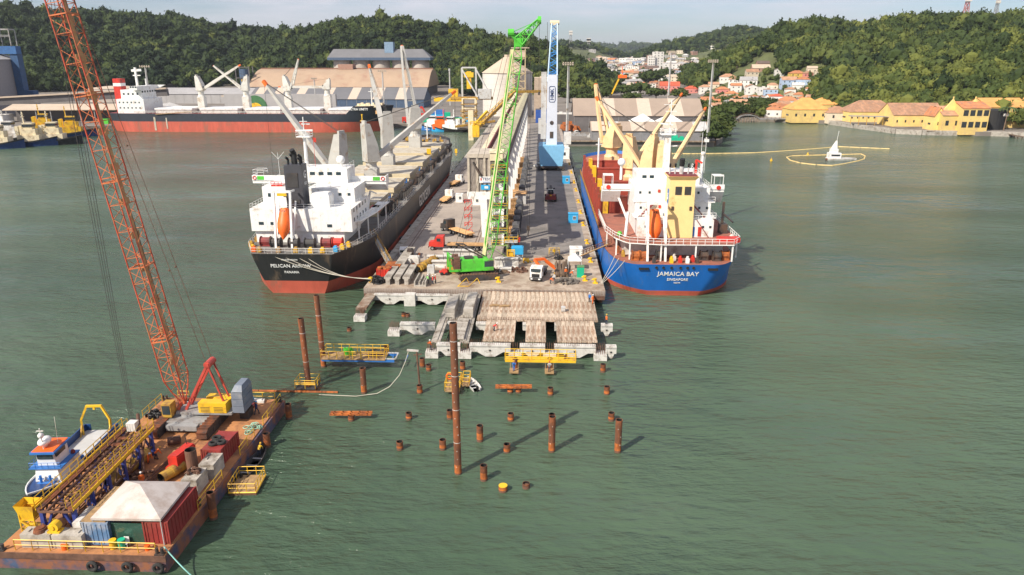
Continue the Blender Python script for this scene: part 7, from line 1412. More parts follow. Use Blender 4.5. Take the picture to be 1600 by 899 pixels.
for s in (-.7, .7): m_ = MB(); m_.tube((s, 15.2, 1.9), (s, 15.2, 2.9), .18, n=8); m_.bar((s-.4, 15.2, 2.4), (s+.4, 15.2, 2.4), .15); m_.build('bow_bitt', BLUE, t)
m_ = MB(); m_.bx(-1.2, 1.2, 15, 16.8, 1.75, 1.85); m_.build('bow_deck', BLUE, t)
# ================================================================ port buildings, tugs, town
TANR = mat('tan_roof', (.40, .285, .195), .75, var=.12, sc=.05, dirt=(.33, .2, .14), damt=.3, dsc=.05); SLATE = mat('grey_sheet_roof', (.155, .155, .165), .7, var=.12, sc=.1); SKYL = mat('translucent_roof', (.55, .45, .36), .6, var=.1)
BLUER = mat('blue_gutter', (.06, .10, .17), .6); CONCS = mat('silo_concrete', (.47, .42, .37), .8, var=.12, sc=.1, dirt=(.33, .28, .24), damt=.3, dsc=.08); DGW = mat('dark_grey_wall', (.13, .12, .12), .8, var=.25, sc=.2); GREYR = mat('pale_grey_roof', (.36, .35, .35), .7, var=.15, sc=.1)
BEIGER = mat('beige_roof', (.52, .42, .32), .75, var=.15, sc=.1); TILEO = mat('orange_tiles', (.52, .20, .085), .85, rnd=.13, var=.35, sc=.3, dirt=(.30, .16, .10), damt=.4, dsc=.4); TILEB = mat('brown_tiles', (.48, .26, .155), .85, rnd=.13, var=.4, sc=.3, dirt=(.30, .19, .13), damt=.45, dsc=.5)
TILER = mat('red_tiles', (.55, .10, .05), .8, var=.3, sc=.3); TILED = mat('dark_tiles', (.14, .10, .085), .85, var=.3, sc=.3); YELW = mat('yellow_render', (.76, .55, .19), .75, rnd=.13, var=.14, sc=.15, dirt=(.6, .42, .2), damt=.3, dsc=.2); ORTILE = mat('warm_orange_roof', (.66, .33, .10), .8, var=.25, sc=.2)
WW = mat('white_render', (.68, .66, .62), .8, rnd=.13, var=.12, sc=.2); PW = mat('pink_render', (.58, .22, .19), .8, var=.15); BW = mat('pale_blue_render', (.36, .46, .60), .8, var=.12); CW2 = mat('cream_render', (.60, .52, .40), .8, rnd=.13, var=.15); GW = mat('grey_render', (.36, .35, .34), .8, var=.2); BRW = mat('brick_render', (.34, .20, .15), .85, var=.2); OW = mat('ochre_render', (.62, .42, .10), .8)
WIN = mat('window_dark', (.035, .04, .045), .25, var=.2)
def bld(name, label, cat, x, y, w, d, h, wall, roof, rz=0, z=2.6, rk='gable', rh=3.0, ov=.4, group=None, floors=1, wins=0, door=False, along='x', win_sz=(1.2, 1.4)):
    t = thing(name, label, cat, (x, y, z), rz, group); a, b = w/2, d/2
    m_ = MB(); m_.bx(-a, a, -b, b, -2 if name != 'warehouse' else -.3, h)
    if rk == 'gable':
        if along == 'x': m_.xprism([(-b, h), (b, h), (0, h+rh*.97)], -a, a)
        else: m_.yprism([(-a, h), (a, h), (0, h+rh*.97)], -b, b)
    m_.build('wall', wall, t); r = MB(); o = ov; q = .18
    if rk == 'gable':
        if along == 'x': k_ = rh/b; r.xprism([(-b-o, h-o*k_), (0, h+rh), (b+o, h-o*k_), (b+o, h-o*k_+q), (0, h+rh+q), (-b-o, h-o*k_+q)], -a-o, a+o)
        else: k_ = rh/a; r.yprism([(-a-o, h-o*k_), (0, h+rh), (a+o, h-o*k_), (a+o, h-o*k_+q), (0, h+rh+q), (-a-o, h-o*k_+q)], -b-o, b+o)
    elif rk == 'hip':
        g = max(0, (a-b)) if a > b else 0; g2 = max(0, b-a) if b > a else 0
        r.add([(-a-o, -b-o, h), (a+o, -b-o, h), (a+o, b+o, h), (-a-o, b+o, h), (-g, -g2, h+rh), (g, -g2 if g == 0 and 0 else g2, h+rh)] if g2 else [(-a-o, -b-o, h), (a+o, -b-o, h), (a+o, b+o, h), (-a-o, b+o, h), (-g, 0, h+rh), (g, 0, h+rh)],
              [(0, 1, 4), (1, 2, 5, 4), (2, 3, 5), (3, 0, 4, 5), (3, 2, 1, 0)] if g2 else [(0, 1, 5, 4), (1, 2, 5), (2, 3, 4, 5), (3, 0, 4), (3, 2, 1, 0)])
    elif rk == 'flat': r.bx(-a-.1, a+.1, -b-.1, b+.1, h, h+.3); r.bx(-a*.5, -a*.1, -b*.3, b*.3, h+.3, h+1.2)
    ro = r.build('roof', roof, t)
    if wins:
        for f in range(floors):
            zz = (f+.35)*h/floors; wh = min(win_sz[1], h/floors*.5)
            for i in range(wins):
                xx = -a+(i+.5)*w/wins; m_ = MB(); m_.bx(xx-win_sz[0]/2, xx+win_sz[0]/2, -b-.06, -b+.05, zz, zz+wh); m_.build('window', WIN, t)
        m_ = MB(); m_.bx(-a-.05, -a+.05, -b*.4, b*.1, h*.35, h*.35+1.2); m_.build('window', WIN, t)
    return t
def corr(parent, a, b, y, z0, z1, st, mt):
    m_ = MB()
    x = a
    while x < b: m_.bx(x, x+.25, y-.1, y, z0, z1); x += st
    m_.build('wall_rib', mt, parent)
# vaulted warehouse
t = thing('vaulted_warehouse', 'huge tan barrel roofed warehouse behind the red and black ship', 'warehouse', (-238, 915, 2.6)); pr = [(-48, 10)]+[(-46+46*(i/8), 10+19.5*math.sin(math.pi/2*(i/8))**.8) for i in range(1, 9)]+[(46*(i/8), 10+19.5*math.sin(math.pi/2*(1-i/8))**.8) for i in range(1, 8)]+[(48, 10)]
m_ = MB(); m_.xprism(pr, -106, 106); m_.build('roof', TANR, t); m_ = MB(); m_.bx(-104, 104, -46, 46, 0, 10); m_.build('wall', DGW, t); m_ = MB(); m_.bx(-9, 9, -8, 8, 29, 35); m_.build('roof_box', BRW, t); m_ = MB(); m_.bx(-106, 106, -3, 3, 29.6, 30.7); m_.build('ridge', mat('ridge_brown', (.24, .12, .08), .8), t)
corr(t, -104, 104, -46, 0, 10, 3.5, GREYM)
# five silos with long grey roof
t = thing('silo_block', 'row of five round concrete silos under one long grey roof with a blue edge', 'silo', (-220, 1030, 3.2))
for i in range(5): m_ = MB(); m_.tube((-54+i*27, 0, 0), (-54+i*27, 0, 39), 11.8, n=28); m_.build('silo', CONCS, t)
m_ = MB(); a, b = 70, 16; m_.add([(-a, -b, 42), (a, -b, 42), (a, b, 42), (-a, b, 42), (-a+6, -3, 53), (a-12, -3, 53), (a-12, 3, 53), (-a+6, 3, 53)], [(0, 1, 5, 4), (1, 2, 6, 5), (2, 3, 7, 6), (3, 0, 4, 7), (4, 5, 6, 7), (3, 2, 1, 0)]); m_.build('roof', SLATE, t)
m_ = MB(); m_.bx(-a, a, -b, b, 38.6, 41.99); m_.build('blue_edge', BLUER, t); m_ = MB(); m_.bx(7, 19, -9, 3, 48, 62); m_.build('roof_box', mat('blue_box', (.2, .3, .42), .6), t)
# left blue tank group
t = thing('blue_silo_tower', 'slim dark blue tower at the left end of the vaulted warehouse', 'tower', (-352, 880, 2.6)); m_ = MB(); m_.tube((0, 0, 0), (0, 0, 30), 6, n=18); m_.build('tank', BLUER, t); m_ = MB(); [m_.bar((x, y, 0), (x, y, 33), 1) for x in (-8, 8) for y in (-6, 6)]; [m_.bar((-8, -6, z), (8, -6, z), .8) for z in (10, 20, 32)]; m_.build('frame', DGW, t)
# striped shed in front
def striped(name, label, x, y, w, d, h, rh, wall, rcol, strip, ks, z=2.6, rz=0, sw=7, skew=0, ends=None):
    t = thing(name, label, 'warehouse', (x, y, z), rz); a, b = w/2, d/2
    m_ = MB(); m_.bx(-a, a, -b, b, -.3, h); m_.xprism([(-b, h), (b, h), (0, h+rh*.97)], -a, a); m_.build('wall', wall, t)
    m_ = MB(); k_ = rh/b; m_.xprism([(-b-.6, h-.6*k_), (0, h+rh), (b+.6, h-.6*k_), (b+.6, h-.6*k_+.25), (0, h+rh+.25), (-b-.6, h-.6*k_+.25)], -a-.6, a+.6); r = m_.build('roof', rcol, t)
    for i, (kx, c) in enumerate(ks):
        m_ = MB(); x0 = -a+kx*w; m_.add([(x0, -b-.62, h-.62*k_+.27), (x0+sw, -b-.62, h-.62*k_+.27), (x0+sw-skew*.0, -.02, h+rh+.27), (x0, -.02, h+rh+.27), (x0, -b-.62, h-.62*k_+.20), (x0+sw, -b-.62, h-.62*k_+.20), (x0+sw, -.02, h+rh+.20), (x0, -.02, h+rh+.20)], [(0, 1, 2, 3), (7, 6, 5, 4), (0, 4, 5, 1), (1, 5, 6, 2), (2, 6, 7, 3), (3, 7, 4, 0)]); m_.build('roof_strip', c, r)
    corr(t, -a, a, -b, 0, h, 9, GREYM); return t
striped('warehouse', 'long grey shed with diagonal pale stripes on its roof behind the ship', -186, 690, 160, 46, 7.5, 9, BLUER, SLATE, SKYL, [(.02, SKYL), (.13, SKYL), (.26, SKYL), (.42, SKYL), (.57, SKYL), (.71, SKYL), (.84, SKYL)], sw=8)
striped('warehouse', 'long low pale grey shed behind the stern of the red and black ship', -330, 740, 150, 40, 9, 5, GREYR, GREYR, SKYL, [], sw=8)
t = thing('emblem_hoarding', 'grey hoarding with a round green and yellow sign behind the red and black ship', 'hoarding', (-196, 560, 2.6)); m_ = MB(); m_.bx(-46, 40, 0, 3, 0, 17); m_.build('panel', GREYR, t); m_ = MB(); m_.tube((-22, -.1, 7), (-22, -.3, 7), 9, n=28); e = m_.build('green_disc', mat('em_green', (.05, .16, .06), .7), t); m_ = MB(); m_.tube((-22, -.35, 5), (-22, -.5, 5), 5.6, n=24); m_.build('yellow_disc', YEL, e); m_ = MB(); m_.tube((-22, -.55, 4), (-22, -.7, 4), 3.4, n=20); m_.build('inner_disc', DGW, e)
t = thing('market_roof', 'open sided shed with a pale flat roof behind the red and black ship', 'shed', (-222, 600, 2.6)); m_ = MB(); m_.prism([(-34, -12), (36, -12), (24, 14), (-26, 14)], 13.5, 14.5); m_.build('roof', BEIGER, t); m_ = MB(); [m_.bar((x, y, 0), (x, y, 13.5), .9) for x in (-30, -16, 0, 16, 30) for y in (-10, 10)]; m_.build('post', DGW, t); m_ = MB(); m_.bx(-28, 28, -4, 8, 0, 8); m_.build('stored_goods', BRW, t)
# round silo
t = thing('round_silo', 'big round white silo with a tan cone roof and a stair tower', 'silo', (-27, 590, 2.6)); m_ = MB(); m_.tube((0, 0, 0), (0, 0, 32), 19.5, n=48)
for z in range(4, 32, 4): m_.tube((0, 0, z), (0, 0, z+.3), 19.6, n=48)
m_.build('wall', mat('silo_white', (.62, .58, .53), .75, var=.08, sc=.05, dirt=(.5, .44, .38), damt=.3, dsc=.05, stretch=(1, 1, .3)), t, smooth=True); m_ = MB(); m_.tube((0, 0, 32), (0, 0, 44), 20.2, 2.2, n=40); m_.tube((0, 0, 44), (0, 0, 45.5), 2.4, n=16); m_.build('roof', BEIGER, t)
t = thing('stair_tower', 'open cream steel stair tower leaning over the round silo roof', 'stair tower', (-17, 566, 2.6)); t.scale = (.75, .75, .78); m_ = MB()
for a in (-6, 6):
    for b in (-5, 5): m_.bar((a, b, 0), (a, b, 64), .9)
for k_, z in enumerate(range(6, 66, 7)):
    for b in (-5, 5): m_.bar((-6, b, z), (6, b, z), .7)
    for a in (-6, 6): m_.bar((a, -5, z), (a, 5, z), .7)
    s = 1 if k_ % 2 else -1; m_.bar((-5*s, -5.4, z-7), (5*s, -5.4, z), 1.6, .5)
m_.build('frame', mat('stair_cream', (.50, .40, .24), .7, var=.2), t); m_ = MB(); m_.bx(-6, 6, -5, 5, 56, 62); m_.bx(-8, 10, -6, 6, 64, 64.8); m_.build('head_house', BEIGER, t)
# buildings right of silo
bld('office_building', 'tan concrete block building just left of the white mobile crane', 'building', 2.5, 560, 16, 22, 29, mat('tan_block', (.42, .33, .25), .8, var=.2), BEIGER, rk='flat')
bld('blue_shed', 'small dark blue container shed beside the gallery end', 'shed', 1.5, 520, 11, 8, 9, mat('royal_blue', (.03, .09, .35), .5), SLATE, rk='flat')
t = thing('orange_dump_trucks', 'reddish pile of machinery parked beyond the mobile crane', 'machinery', (18, 470, 2.6)); m_ = MB(); random.seed(5)
for i in range(24): m_.box((random.uniform(-5, 6), random.uniform(-22, 26), random.uniform(0, 1.4)), (random.uniform(1.5, 4), random.uniform(2, 5), random.uniform(1.5, 3)), rz=random.uniform(0, 3), top=.8)
m_.build('machine', RUSTO, t)
# ship loader (yellow)
t = thing('ship_loader', 'yellow and white ship loading tower beside the round silo', 'ship loader', (-48.5, 500, 2.6)); t.scale = (.62, .62, .62); m_ = MB()
for a in (-7, 7):
    for b in (-6, 6): m_.bar((a, b, 0), (a, b, 28), 1.6)
for z in (9, 18, 28): m_.bar((-7, -6, z), (7, -6, z), 1.1); m_.bar((-7, 6, z), (7, 6, z), 1.1); m_.bar((-7, -6, z), (-7, 6, z), 1.1); m_.bar((7, -6, z), (7, 6, z), 1.1)
m_.build('portal', CREAM, t)
m_ = MB(); [m_.bx(-9, 9, -8, 8, z, z+.5) for z in (9.5, 14, 22)]; m_.rail([(-9, -8, 9.9), (9, -8, 9.9)], h=2.2, r=.2, step=2.5); m_.rail([(-9, -8, 14.4), (9, -8, 14.4)], h=2.2, r=.2, step=2.5); m_.bar((9, -8, 2), (30, -20, 14), 1.6, 1.4); m_.bar((9, -8, 2), (-8, -8, 9.5), 1.2); m_.bx(-20, 26, -5, -2, 27, 30); m_.bar((-7, -8, 3), (7, -8, 14), 1); m_.build('platform', YELD, t)
m_ = MB(); m_.bx(-22, -12, -5, 3, 30, 38); m_.bx(-2.4, 2.4, -2, 2, 38, 56); m_.bx(-5, 5, -3, 3, 50, 55); m_.bar((-38, -3, 27), (-8, -3, 27), 3, 4); m_.build('winch_house', YEL, t)
m_ = MB()
for s in (-7.5, 7.5): m_.bar((s, 0, 28), (s, 0, 60), 1.9)
m_.bar((-7.5, 0, 60), (7.5, 0, 60), 1.5); m_.bar((-7, -2, 58), (10, -9, 30), 1.3); m_.bar((8, -2, 58), (22, -7, 34), 1.3); m_.bx(10, 24, -8, 2, 28, 38); m_.build('mast', LGREY, t)
t = thing('inclined_conveyor', 'yellow inclined conveyor reaching from the loader down toward the pier', 'conveyor', (0, 0, 0)); m_ = MB(); m_.bar((-40, 470, 4), (-18, 505, 24), 1.8, 1.8); m_.bar((-55, 470, 4), (-30, 478, 7), 2, 1.2); m_.bar((-18, 505, 24), (10, 520, 24), 1.8, 1.8); m_.build('truss', YELD, t); m_ = MB(); m_.rail([(-40, 468.5, 5), (-18, 503.5, 25)], h=2.2, r=.25, step=4); m_.build('railing', YEL, t)
t = thing('ship_loader', 'yellow low machine on the pier finger in front of the loading tower', 'ship loader', (-41, 430, 0)); m_ = MB(); m_.bar((0, 0, -2), (0, 0, 17), 3); m_.build('post', CREAM, t); m_ = MB(); m_.bx(1, 5, -3, 0, 2, 9); m_.bar((2, -2, 9), (9, 8, 16), 1.2); m_.rail([(0, -3.5, 9), (8, -3.5, 9)], h=2, r=.2); m_.build('platform', YEL, t)
# mobile harbour crane
t = thing('mobile_harbour_crane', 'white and blue mobile harbour crane with a blue lattice boom standing on the pier', 'crane', (4.2, 300, 3.0))
m_ = MB(); m_.loft([[(a, b, z) for a, b in ((-w, -7), (w, -7), (w, 7), (-w, 7))] for z, w in ((1.8, 4.4), (3, 4.6), (9.2, 5.2), (9.8, 4.8))]); m_.build('machinery_house', mat('sky_blue_paint', (.20, .46, .70), .5, var=.1), t)
m_ = MB(); m_.bx(-5.2, 5.2, -7.5, 7.5, .9, 1.8); m_.bx(-5.4, -4.2, -8, 8, .3, 1.6); m_.bx(4.2, 5.4, -8, 8, .3, 1.6); m_.build('chassis', DARK, t); vehicle_wheels(t, (-4.4, 4.4), (-6, -4, -2, 2, 4, 6), .8, .6)
m_ = MB(); m_.loft([[(a, b, z) for a, b in ((-w, -3), (w, -3), (w, 2), (-w, 2))] for z, w in ((9.8, 2.2), (20, 2.1), (34, 2.0), (37, 1.9))]); m_.build('tower', mat('crane_pale', (.60, .64, .72), .5, var=.06), t)
m_ = MB(); m_.bx(-4.4, -2.3, -2, 2, 12, 38); m_.bx(-5.4, -4.4, -1.5, 1.5, 14, 20); m_.build('ladder_shaft', LGREY, t); m_ = MB(); m_.bx(-.7, .7, -3.1, -2.98, 12.4, 15); m_.tube((0, -3.0, 18.5), (0, -3.1, 18.5), .8, n=12); m_.build('hatch', DARK, t)
text('HMK', (0, -3.06, 29.6), (R(90), R(-90), 0), 2.0, NAVY, t, ext=.05); m_ = MB(); m_.path([(a, -3.05, b) for a, b in ((-.9, 26.6), (.9, 26.6), (1.2, 27.2), (1.2, 32), (.9, 32.6), (-.9, 32.6), (-1.2, 32), (-1.2, 27.2), (-.9, 26.6))], .12); m_.build('oval_frame', NAVY, t)
m_ = MB(); m_.lattice((0, -1, 34), (.6, 4, 56), 3.8, 3.4, 2.2, 2.2, 12, rc=.28, rl=.14, side=(1, 0, 0), m=0, ml=1); m_.build('boom', [mat('boom_pale_blue', (.50, .66, .82), .5), mat('boom_blue', (.05, .25, .60), .5)], t)
m_ = MB(); m_.bar((-.8, 4, 56.4), (2.0, 4, 56.4), 1.4, 1.4); m_.tube((-1.2, 4, 56.6), (2.4, 4, 56.6), .8, n=12); m_.build('boom_head', CREAM, t)
m_ = MB(); m_.tube((-2.2, 9, 57), (-1.6, 7, 20), .08, n=4); m_.build('wire', CABLE, t)
m_ = MB(); m_.bx(5.0, 8.0, -1, 4, 9.8, 14.5); m_.build('counter_house', WHITED, t)
bld('site_office', 'small white office behind the mobile crane on the pier', 'cabin', 10.5, 330, 4.5, 5, 4.5, WHITE, WHITE, z=3, rk='flat', wins=1)
# light masts
def mast(label, x, y, h, r=.45, panel=5, z=2.6):
    t = thing('light_mast', label, 'light mast', (x, y, z)); m_ = MB(); m_.tube((0, 0, 0), (0, 0, h), r, r*.55, n=10); m_.build('pole', LGREY, t); m_ = MB(); m_.box((0, 0, 0), (2.2, 2.2, 1.6)); m_.build('base', WHITE, t)
    m_ = MB(); m_.bar((-panel/2, 0, h), (panel/2, 0, h), .4); [m_.box((-panel/2+.5+i*(panel-1)/4, -.4, h-.7+j*.9), (.7, .5, .6)) for i in range(5) for j in range(2)]; m_.build('lamp_head', mat('lamp_grey', (.45, .38, .30), .6) if 'lamp_grey' not in bpy.data.materials else bpy.data.materials['lamp_grey'], t)
    m_ = MB(); m_.bar((r+.3, 0, 2), (r*.6+.3, 0, h-1), .35, .12); m_.build('ladder', GREYM, t); return t
mast('tall light mast with a wide lamp panel right of the blue crane boom', 12.6, 367, 40.5, panel=5.5, z=3)
mast('light mast standing behind the tan roofed sheds', 84.3, 502, 47, r=.55, panel=6)
mast('light mast at the water edge beside the mangrove trees', 89.1, 399, 41.5, r=.5, panel=5.5, z=3)
mast('light mast in front of the long grey striped shed', -128, 600, 33, r=.55, panel=7)
mast('light mast rising behind the red and white funnel', -300, 560, 37, r=.6, panel=8)
mast('thin light mast left of the striped shed roof', -196, 640, 26, r=.5, panel=5)
m_ = MB(); m_.tube((-86, 700, 2.6), (-86, 700, 34), .6, n=8); m_.tube((-86, 700, 34), (-86, 700, 36), .9, n=8); solo('pole', m_, LGREY, 'bare pole beside the vaulted warehouse end', 'pole')
# right sheds
sd_ = striped('warehouse', 'larger tan and cream roofed shed with a grey wall right of the pier', 59, 470, 78, 34, 10, 9, DGW, mat('dusty_tan', (.34, .265, .21), .75, var=.12, sc=.1), SKYL, [(.22, SKYL), (.50, SKYL), (.75, SKYL)], sw=8)
striped('warehouse', 'smaller tan and grey roofed shed at the quay edge right of the pier', 60, 418, 64, 18, 5.2, 4, mat('grey_sheet', (.22, .22, .23), .7, var=.2), mat('dusty_tan2', (.36, .28, .22), .75, var=.12), SKYL, [(0.0, SKYL), (.12, LGREY), (.34, SKYL), (.62, SKYL), (.88, LGREY)], sw=7.5)
striped('warehouse', 'narrow tan roof behind the larger shed right of the pier', 57, 508, 70, 20, 9, 6, DGW, mat('dusty_tan3', (.32, .27, .23), .75, var=.12), SKYL, [(.1, WHITE), (.4, WHITE), (.66, WHITE)], sw=6)
tent('left one of two white pyramid tents between the tan sheds', (60, 442, 2.6), 15, 14, 7.5, 4.5, 0, WHITE); tent('right one of two white pyramid tents between the tan sheds', (76, 442, 2.6), 15, 14, 7.5, 4.5, 0, WHITE)
bld('lean_to', 'low white roofed lean-to left of the tan sheds', 'shed', 15, 508, 12, 14, 7, DGW, WHITED, rk='flat')
for i, (x, y, w, d, h, c, s) in enumerate(((36, 408, 8, 2.4, 2.2, YEL, 'yellow machine parked on the quay left of the smaller shed'), (47, 408, 5, 2.4, 2.4, YEL, 'yellow forklift parked on the quay before the smaller shed'), (74, 405, 9, 3, 3.2, TEAL, 'green covered machinery on the quay before the smaller shed'), (66, 406, 4, 2, 2, LGREY, 'pale crate beside the green covered machinery'), (22, 430, 9, 3, 2, GREYM, 'grey scrap rack on the quay left of the sheds'), (30, 424, 7, 3, 1.8, LGREY, 'pale scrap rack on the quay left of the sheds'))):
    m_ = MB(); m_.box((0, 0, 0), (w, d, h*.6), top=.95); m_.box((-w*.15, 0, h*.6), (w*.45, d*.8, h*.5), top=.8); m_.box((w*.3, 0, h*.6), (w*.2, d*.5, h*.25)); o = solo('machinery', m_, c, s, 'machinery'); o.location = (x, y, 2.62)
m_ = MB(); van('white pickup parked on the quay beyond the light mast', (21, 445, 2.6), R(10))
m_ = MB(); m_.bx(14, 94, 400.6, 401.4, 2.6, 3.3); solo('quay_wall', m_, CONCD, 'weathered low wall along the quay before the smaller shed', 'wall')
for i, x in enumerate(range(-80, 14, 7)): pass
# left side
t = thing('grain_silo_building', 'large pale corrugated silo building cut by the left picture edge', 'silo building', (-440, 560, 2.6)); m_ = MB(); m_.bx(-26, 30, -25, 25, 0, 35); [m_.bx(-26, 30, -25.2, -25, z, z+.5) for z in range(5, 35, 6)]; m_.build('wall', mat('silo_grey', (.30, .28, .28), .7, var=.1), t); m_ = MB(); m_.add([(-27, -26, 35), (31, -26, 35), (31, 26, 35), (-27, 26, 35), (-4, 0, 46)], [(0, 1, 4), (1, 2, 4), (2, 3, 4), (3, 0, 4), (3, 2, 1, 0)]); m_.build('roof', GREYR, t); m_ = MB(); m_.bar((29, -25.6, 35), (33, -25.6, 0), 2.5, 1); m_.build('duct', LGREY, t)
t.location = (-453, 575, 2.6); t.scale = (1, 1, 1.2); MBL = mat('steel_blue', (.02, .10, .27), .6)
t = thing('elevator_tower', 'dark blue elevator tower with yellow stairs beside the pale silo building', 'tower', (-421, 590, 2.6)); m_ = MB(); m_.bx(-1.5, 4.5, -3, 3, 0, 46); m_.bx(4.6, 12, -3, 3, 0, 18); m_.build('shaft', mat('deep_blue', (.02, .07, .17), .6), t); m_ = MB(); m_.bx(-34, 5, -4, 2, 46, 52); m_.build('bridge', MBL, t)
m_ = MB(); m_.bx(-30, 2, -4, 3, 64, 65); [m_.bar((x, y, 52), (x, y, 64), .6) for x in (-30, -20, -10, 2) for y in (-4, 3)]; m_.rail([(-30, -4, 58), (2, -4, 58)], h=2, r=.25, step=4); m_.build('top_frame', GREYM, t); m_ = MB(); [m_.bar((-26+6*(k_ % 2), -4.6, 26+k_*5), (-20-6*(k_ % 2), -4.6, 31+k_*5), 2.2, .6) for k_ in range(4)]; m_.bx(-28, -12, -5, 2, 53, 58); m_.build('stairs', YELD, t)
t = thing('tank', 'pale round tank behind the conveyor at the left', 'tank', (-440, 760, 2.6)); m_ = MB(); m_.tube((0, 0, 0), (0, 0, 13), 26, n=32); m_.build('wall', CONCS, t); m_ = MB(); m_.tube((0, 0, 13), (0, 0, 15), 26.4, 10, n=32); m_.build('roof', BEIGER, t)
t = thing('covered_conveyor', 'long grey covered conveyor running above the beige roofed shed at the left', 'conveyor', (0, 0, 0)); m_ = MB(); m_.bar((-450, 540, 12), (-292, 574, 20), 5, 5); m_.build('casing', DGW, t); m_ = MB(); m_.bar((-450, 539, 15.2), (-292, 573, 23.2), 6, 1); m_.build('roof', BEIGER, t)
for x in (-430, -395, -360, -325): m_ = MB(); m_.bar((x, 540+(x+450)*.21, 2.6), (x, 540+(x+450)*.21, 12), 1.2); m_.build('support', GREYM, t)
t = thing('open_shed', 'open shed with a wide beige roof and dark interior behind the tugs', 'shed', (-338, 525, 2.6), R(6)); m_ = MB(); m_.xprism([(-14, 8), (0, 11), (14, 8), (14, 8.5), (0, 11.6), (-14, 8.5)], -42, 42); m_.build('roof', BEIGER, t); m_ = MB(); m_.bx(-40, 40, -2, 13, 0, 7.8); m_.build('back_wall', DGW, t); m_ = MB(); [m_.bar((x, -13, 0), (x, -13, 8), .5) for x in range(-40, 41, 10)]; m_.build('post', GREYM, t)
t = bld('white_gable_shed', 'white gabled boat shed with a green base behind the yellow tug', 'shed', -270, 522, 34, 24, 7, WHITE, WHITED, rz=R(8), rk='gable', rh=5, along='y', wins=2, win_sz=(2, 2)); m_ = MB(); m_.bx(-17.1, 17.1, -12.1, -11.9, 0, 1); m_.bx(-2.6, 2.6, -12.1, -11.95, 1, 4.5); m_.build('green_base', mat('dull_green', (.05, .25, .14), .7), t)
bld('low_office', 'low white office at the far left behind the tugs', 'building', -392, 505, 34, 14, 5, WHITE, WHITED, rz=R(6), rk='flat', wins=6)
# ---------------- tugs and small boats
def tug(label, loc, rz, hull, sup, L_=24, sc=1.0, group=None, fender=TYRE):
    t = thing('tugboat', label, 'tugboat', loc, rz, group); rings = []
    for i in range(13):
        u = i/12; b = max(.05, 4.0*(min(1, .8+u*1.2))*(1-max(0, (u-.6)/.4)**2.2)); y = -L_/2+u*L_; dz = 1.6+2.0*max(0, (u-.4)/.6)**1.5; rings.append([(-b, y, dz), (-b*.8, y, -.6), (b*.8, y, -.6), (b, y, dz)])
    m_ = MB(); m_.loft(rings); m_.build('hull', hull, t); m_ = MB(); [m_.bar(a[k_], b[k_], .5, .5) for a, b in zip(rings, rings[1:]) for k_ in (0, 3)]; m_.build('fender', fender, t)
    m_ = MB(); m_.bx(-2.8, 2.8, -3, 7, 1.6, 4.6); m_.bx(-2.2, 2.2, -1, 5.5, 4.6, 7.0); m_.build('deckhouse', sup, t); m_ = MB(); m_.loft([[(-1.7, 0, 7), (1.7, 0, 7), (1.7, 4, 7), (-1.7, 4, 7)], [(-2, -.3, 9.4), (2, -.3, 9.4), (2, 4.4, 9.4), (-2, 4.4, 9.4)]]); w = m_.build('wheelhouse', sup, t); m_ = MB(); m_.bx(-2.05, 2.05, -.2, 4.3, 8, 9); m_.build('window', WIN, w)
    m_ = MB(); m_.bar((0, 0, 9.4), (0, 0, 14), .4); m_.bar((-1.5, 0, 12), (1.5, 0, 12), .3); m_.bar((-1, 0, 13), (1, 0, 13), .25); m_.build('mast', sup, t)
    for s in (-1.8, 1.8): m_ = MB(); m_.bx(s-.6, s+.6, -3.5, -2, 4.6, 8.2); m_.build('funnel', sup, t)
    return t
for px, py, rz, hu, su, L_, lab in ((108, 214, -66, NAVY, YEL, 30, 'bright yellow tug farthest right in the tug row'), (66, 209, -66, NAVY, YEL, 26, 'yellow tug half hidden behind the cream ones'), (80, 226, -76, BLACK, CREAM, 30, 'cream tug with a black hull third from the left'), (44, 228, -78, NAVY, CREAM, 28, 'cream tug with a grey fender second from the left'), (12, 224, -78, BLACK, WHITED, 26, 'cream and white tug at the far left of the row'), (-6, 232, -76, NAVY, CREAM, 26, 'cream tug cut by the left picture edge')):
    x, y, _ = at(px, py); t = tug(lab, (x, y, 0), R(rz), hu, su, L_, group='tugs in the row at the left'); t.scale = (1.2, 1.1, 1.3)
tug('white and blue tug moored beside the loading tower', (-57, 480, 0), R(80), BLACK, WHITE, 20)
tug('pale blue tug moored at the quay beyond the black carrier bow', (-70, 488, 0), R(85), BLUE, WHITE, 20)
tug('orange and blue tug moored between the two other small tugs', (-64, 482, 0), R(88), BLUEC, ORNG, 16)
for i, (x, y, c, s) in enumerate(((-300, 478, GREEN, 'left one of two bright green bins on the quay behind the tugs'), (-290, 482, GREEN, 'right one of two bright green bins on the quay behind the tugs'))):
    m_ = MB(); m_.box((0, 0, 0), (5, 3, 3), top=1.1); m_.box((0, 0, 3), (4.6, 2.6, .3)); o = solo('waste_bin', m_, c, s, 'bin'); o.location = (x, y+20, 2.62)
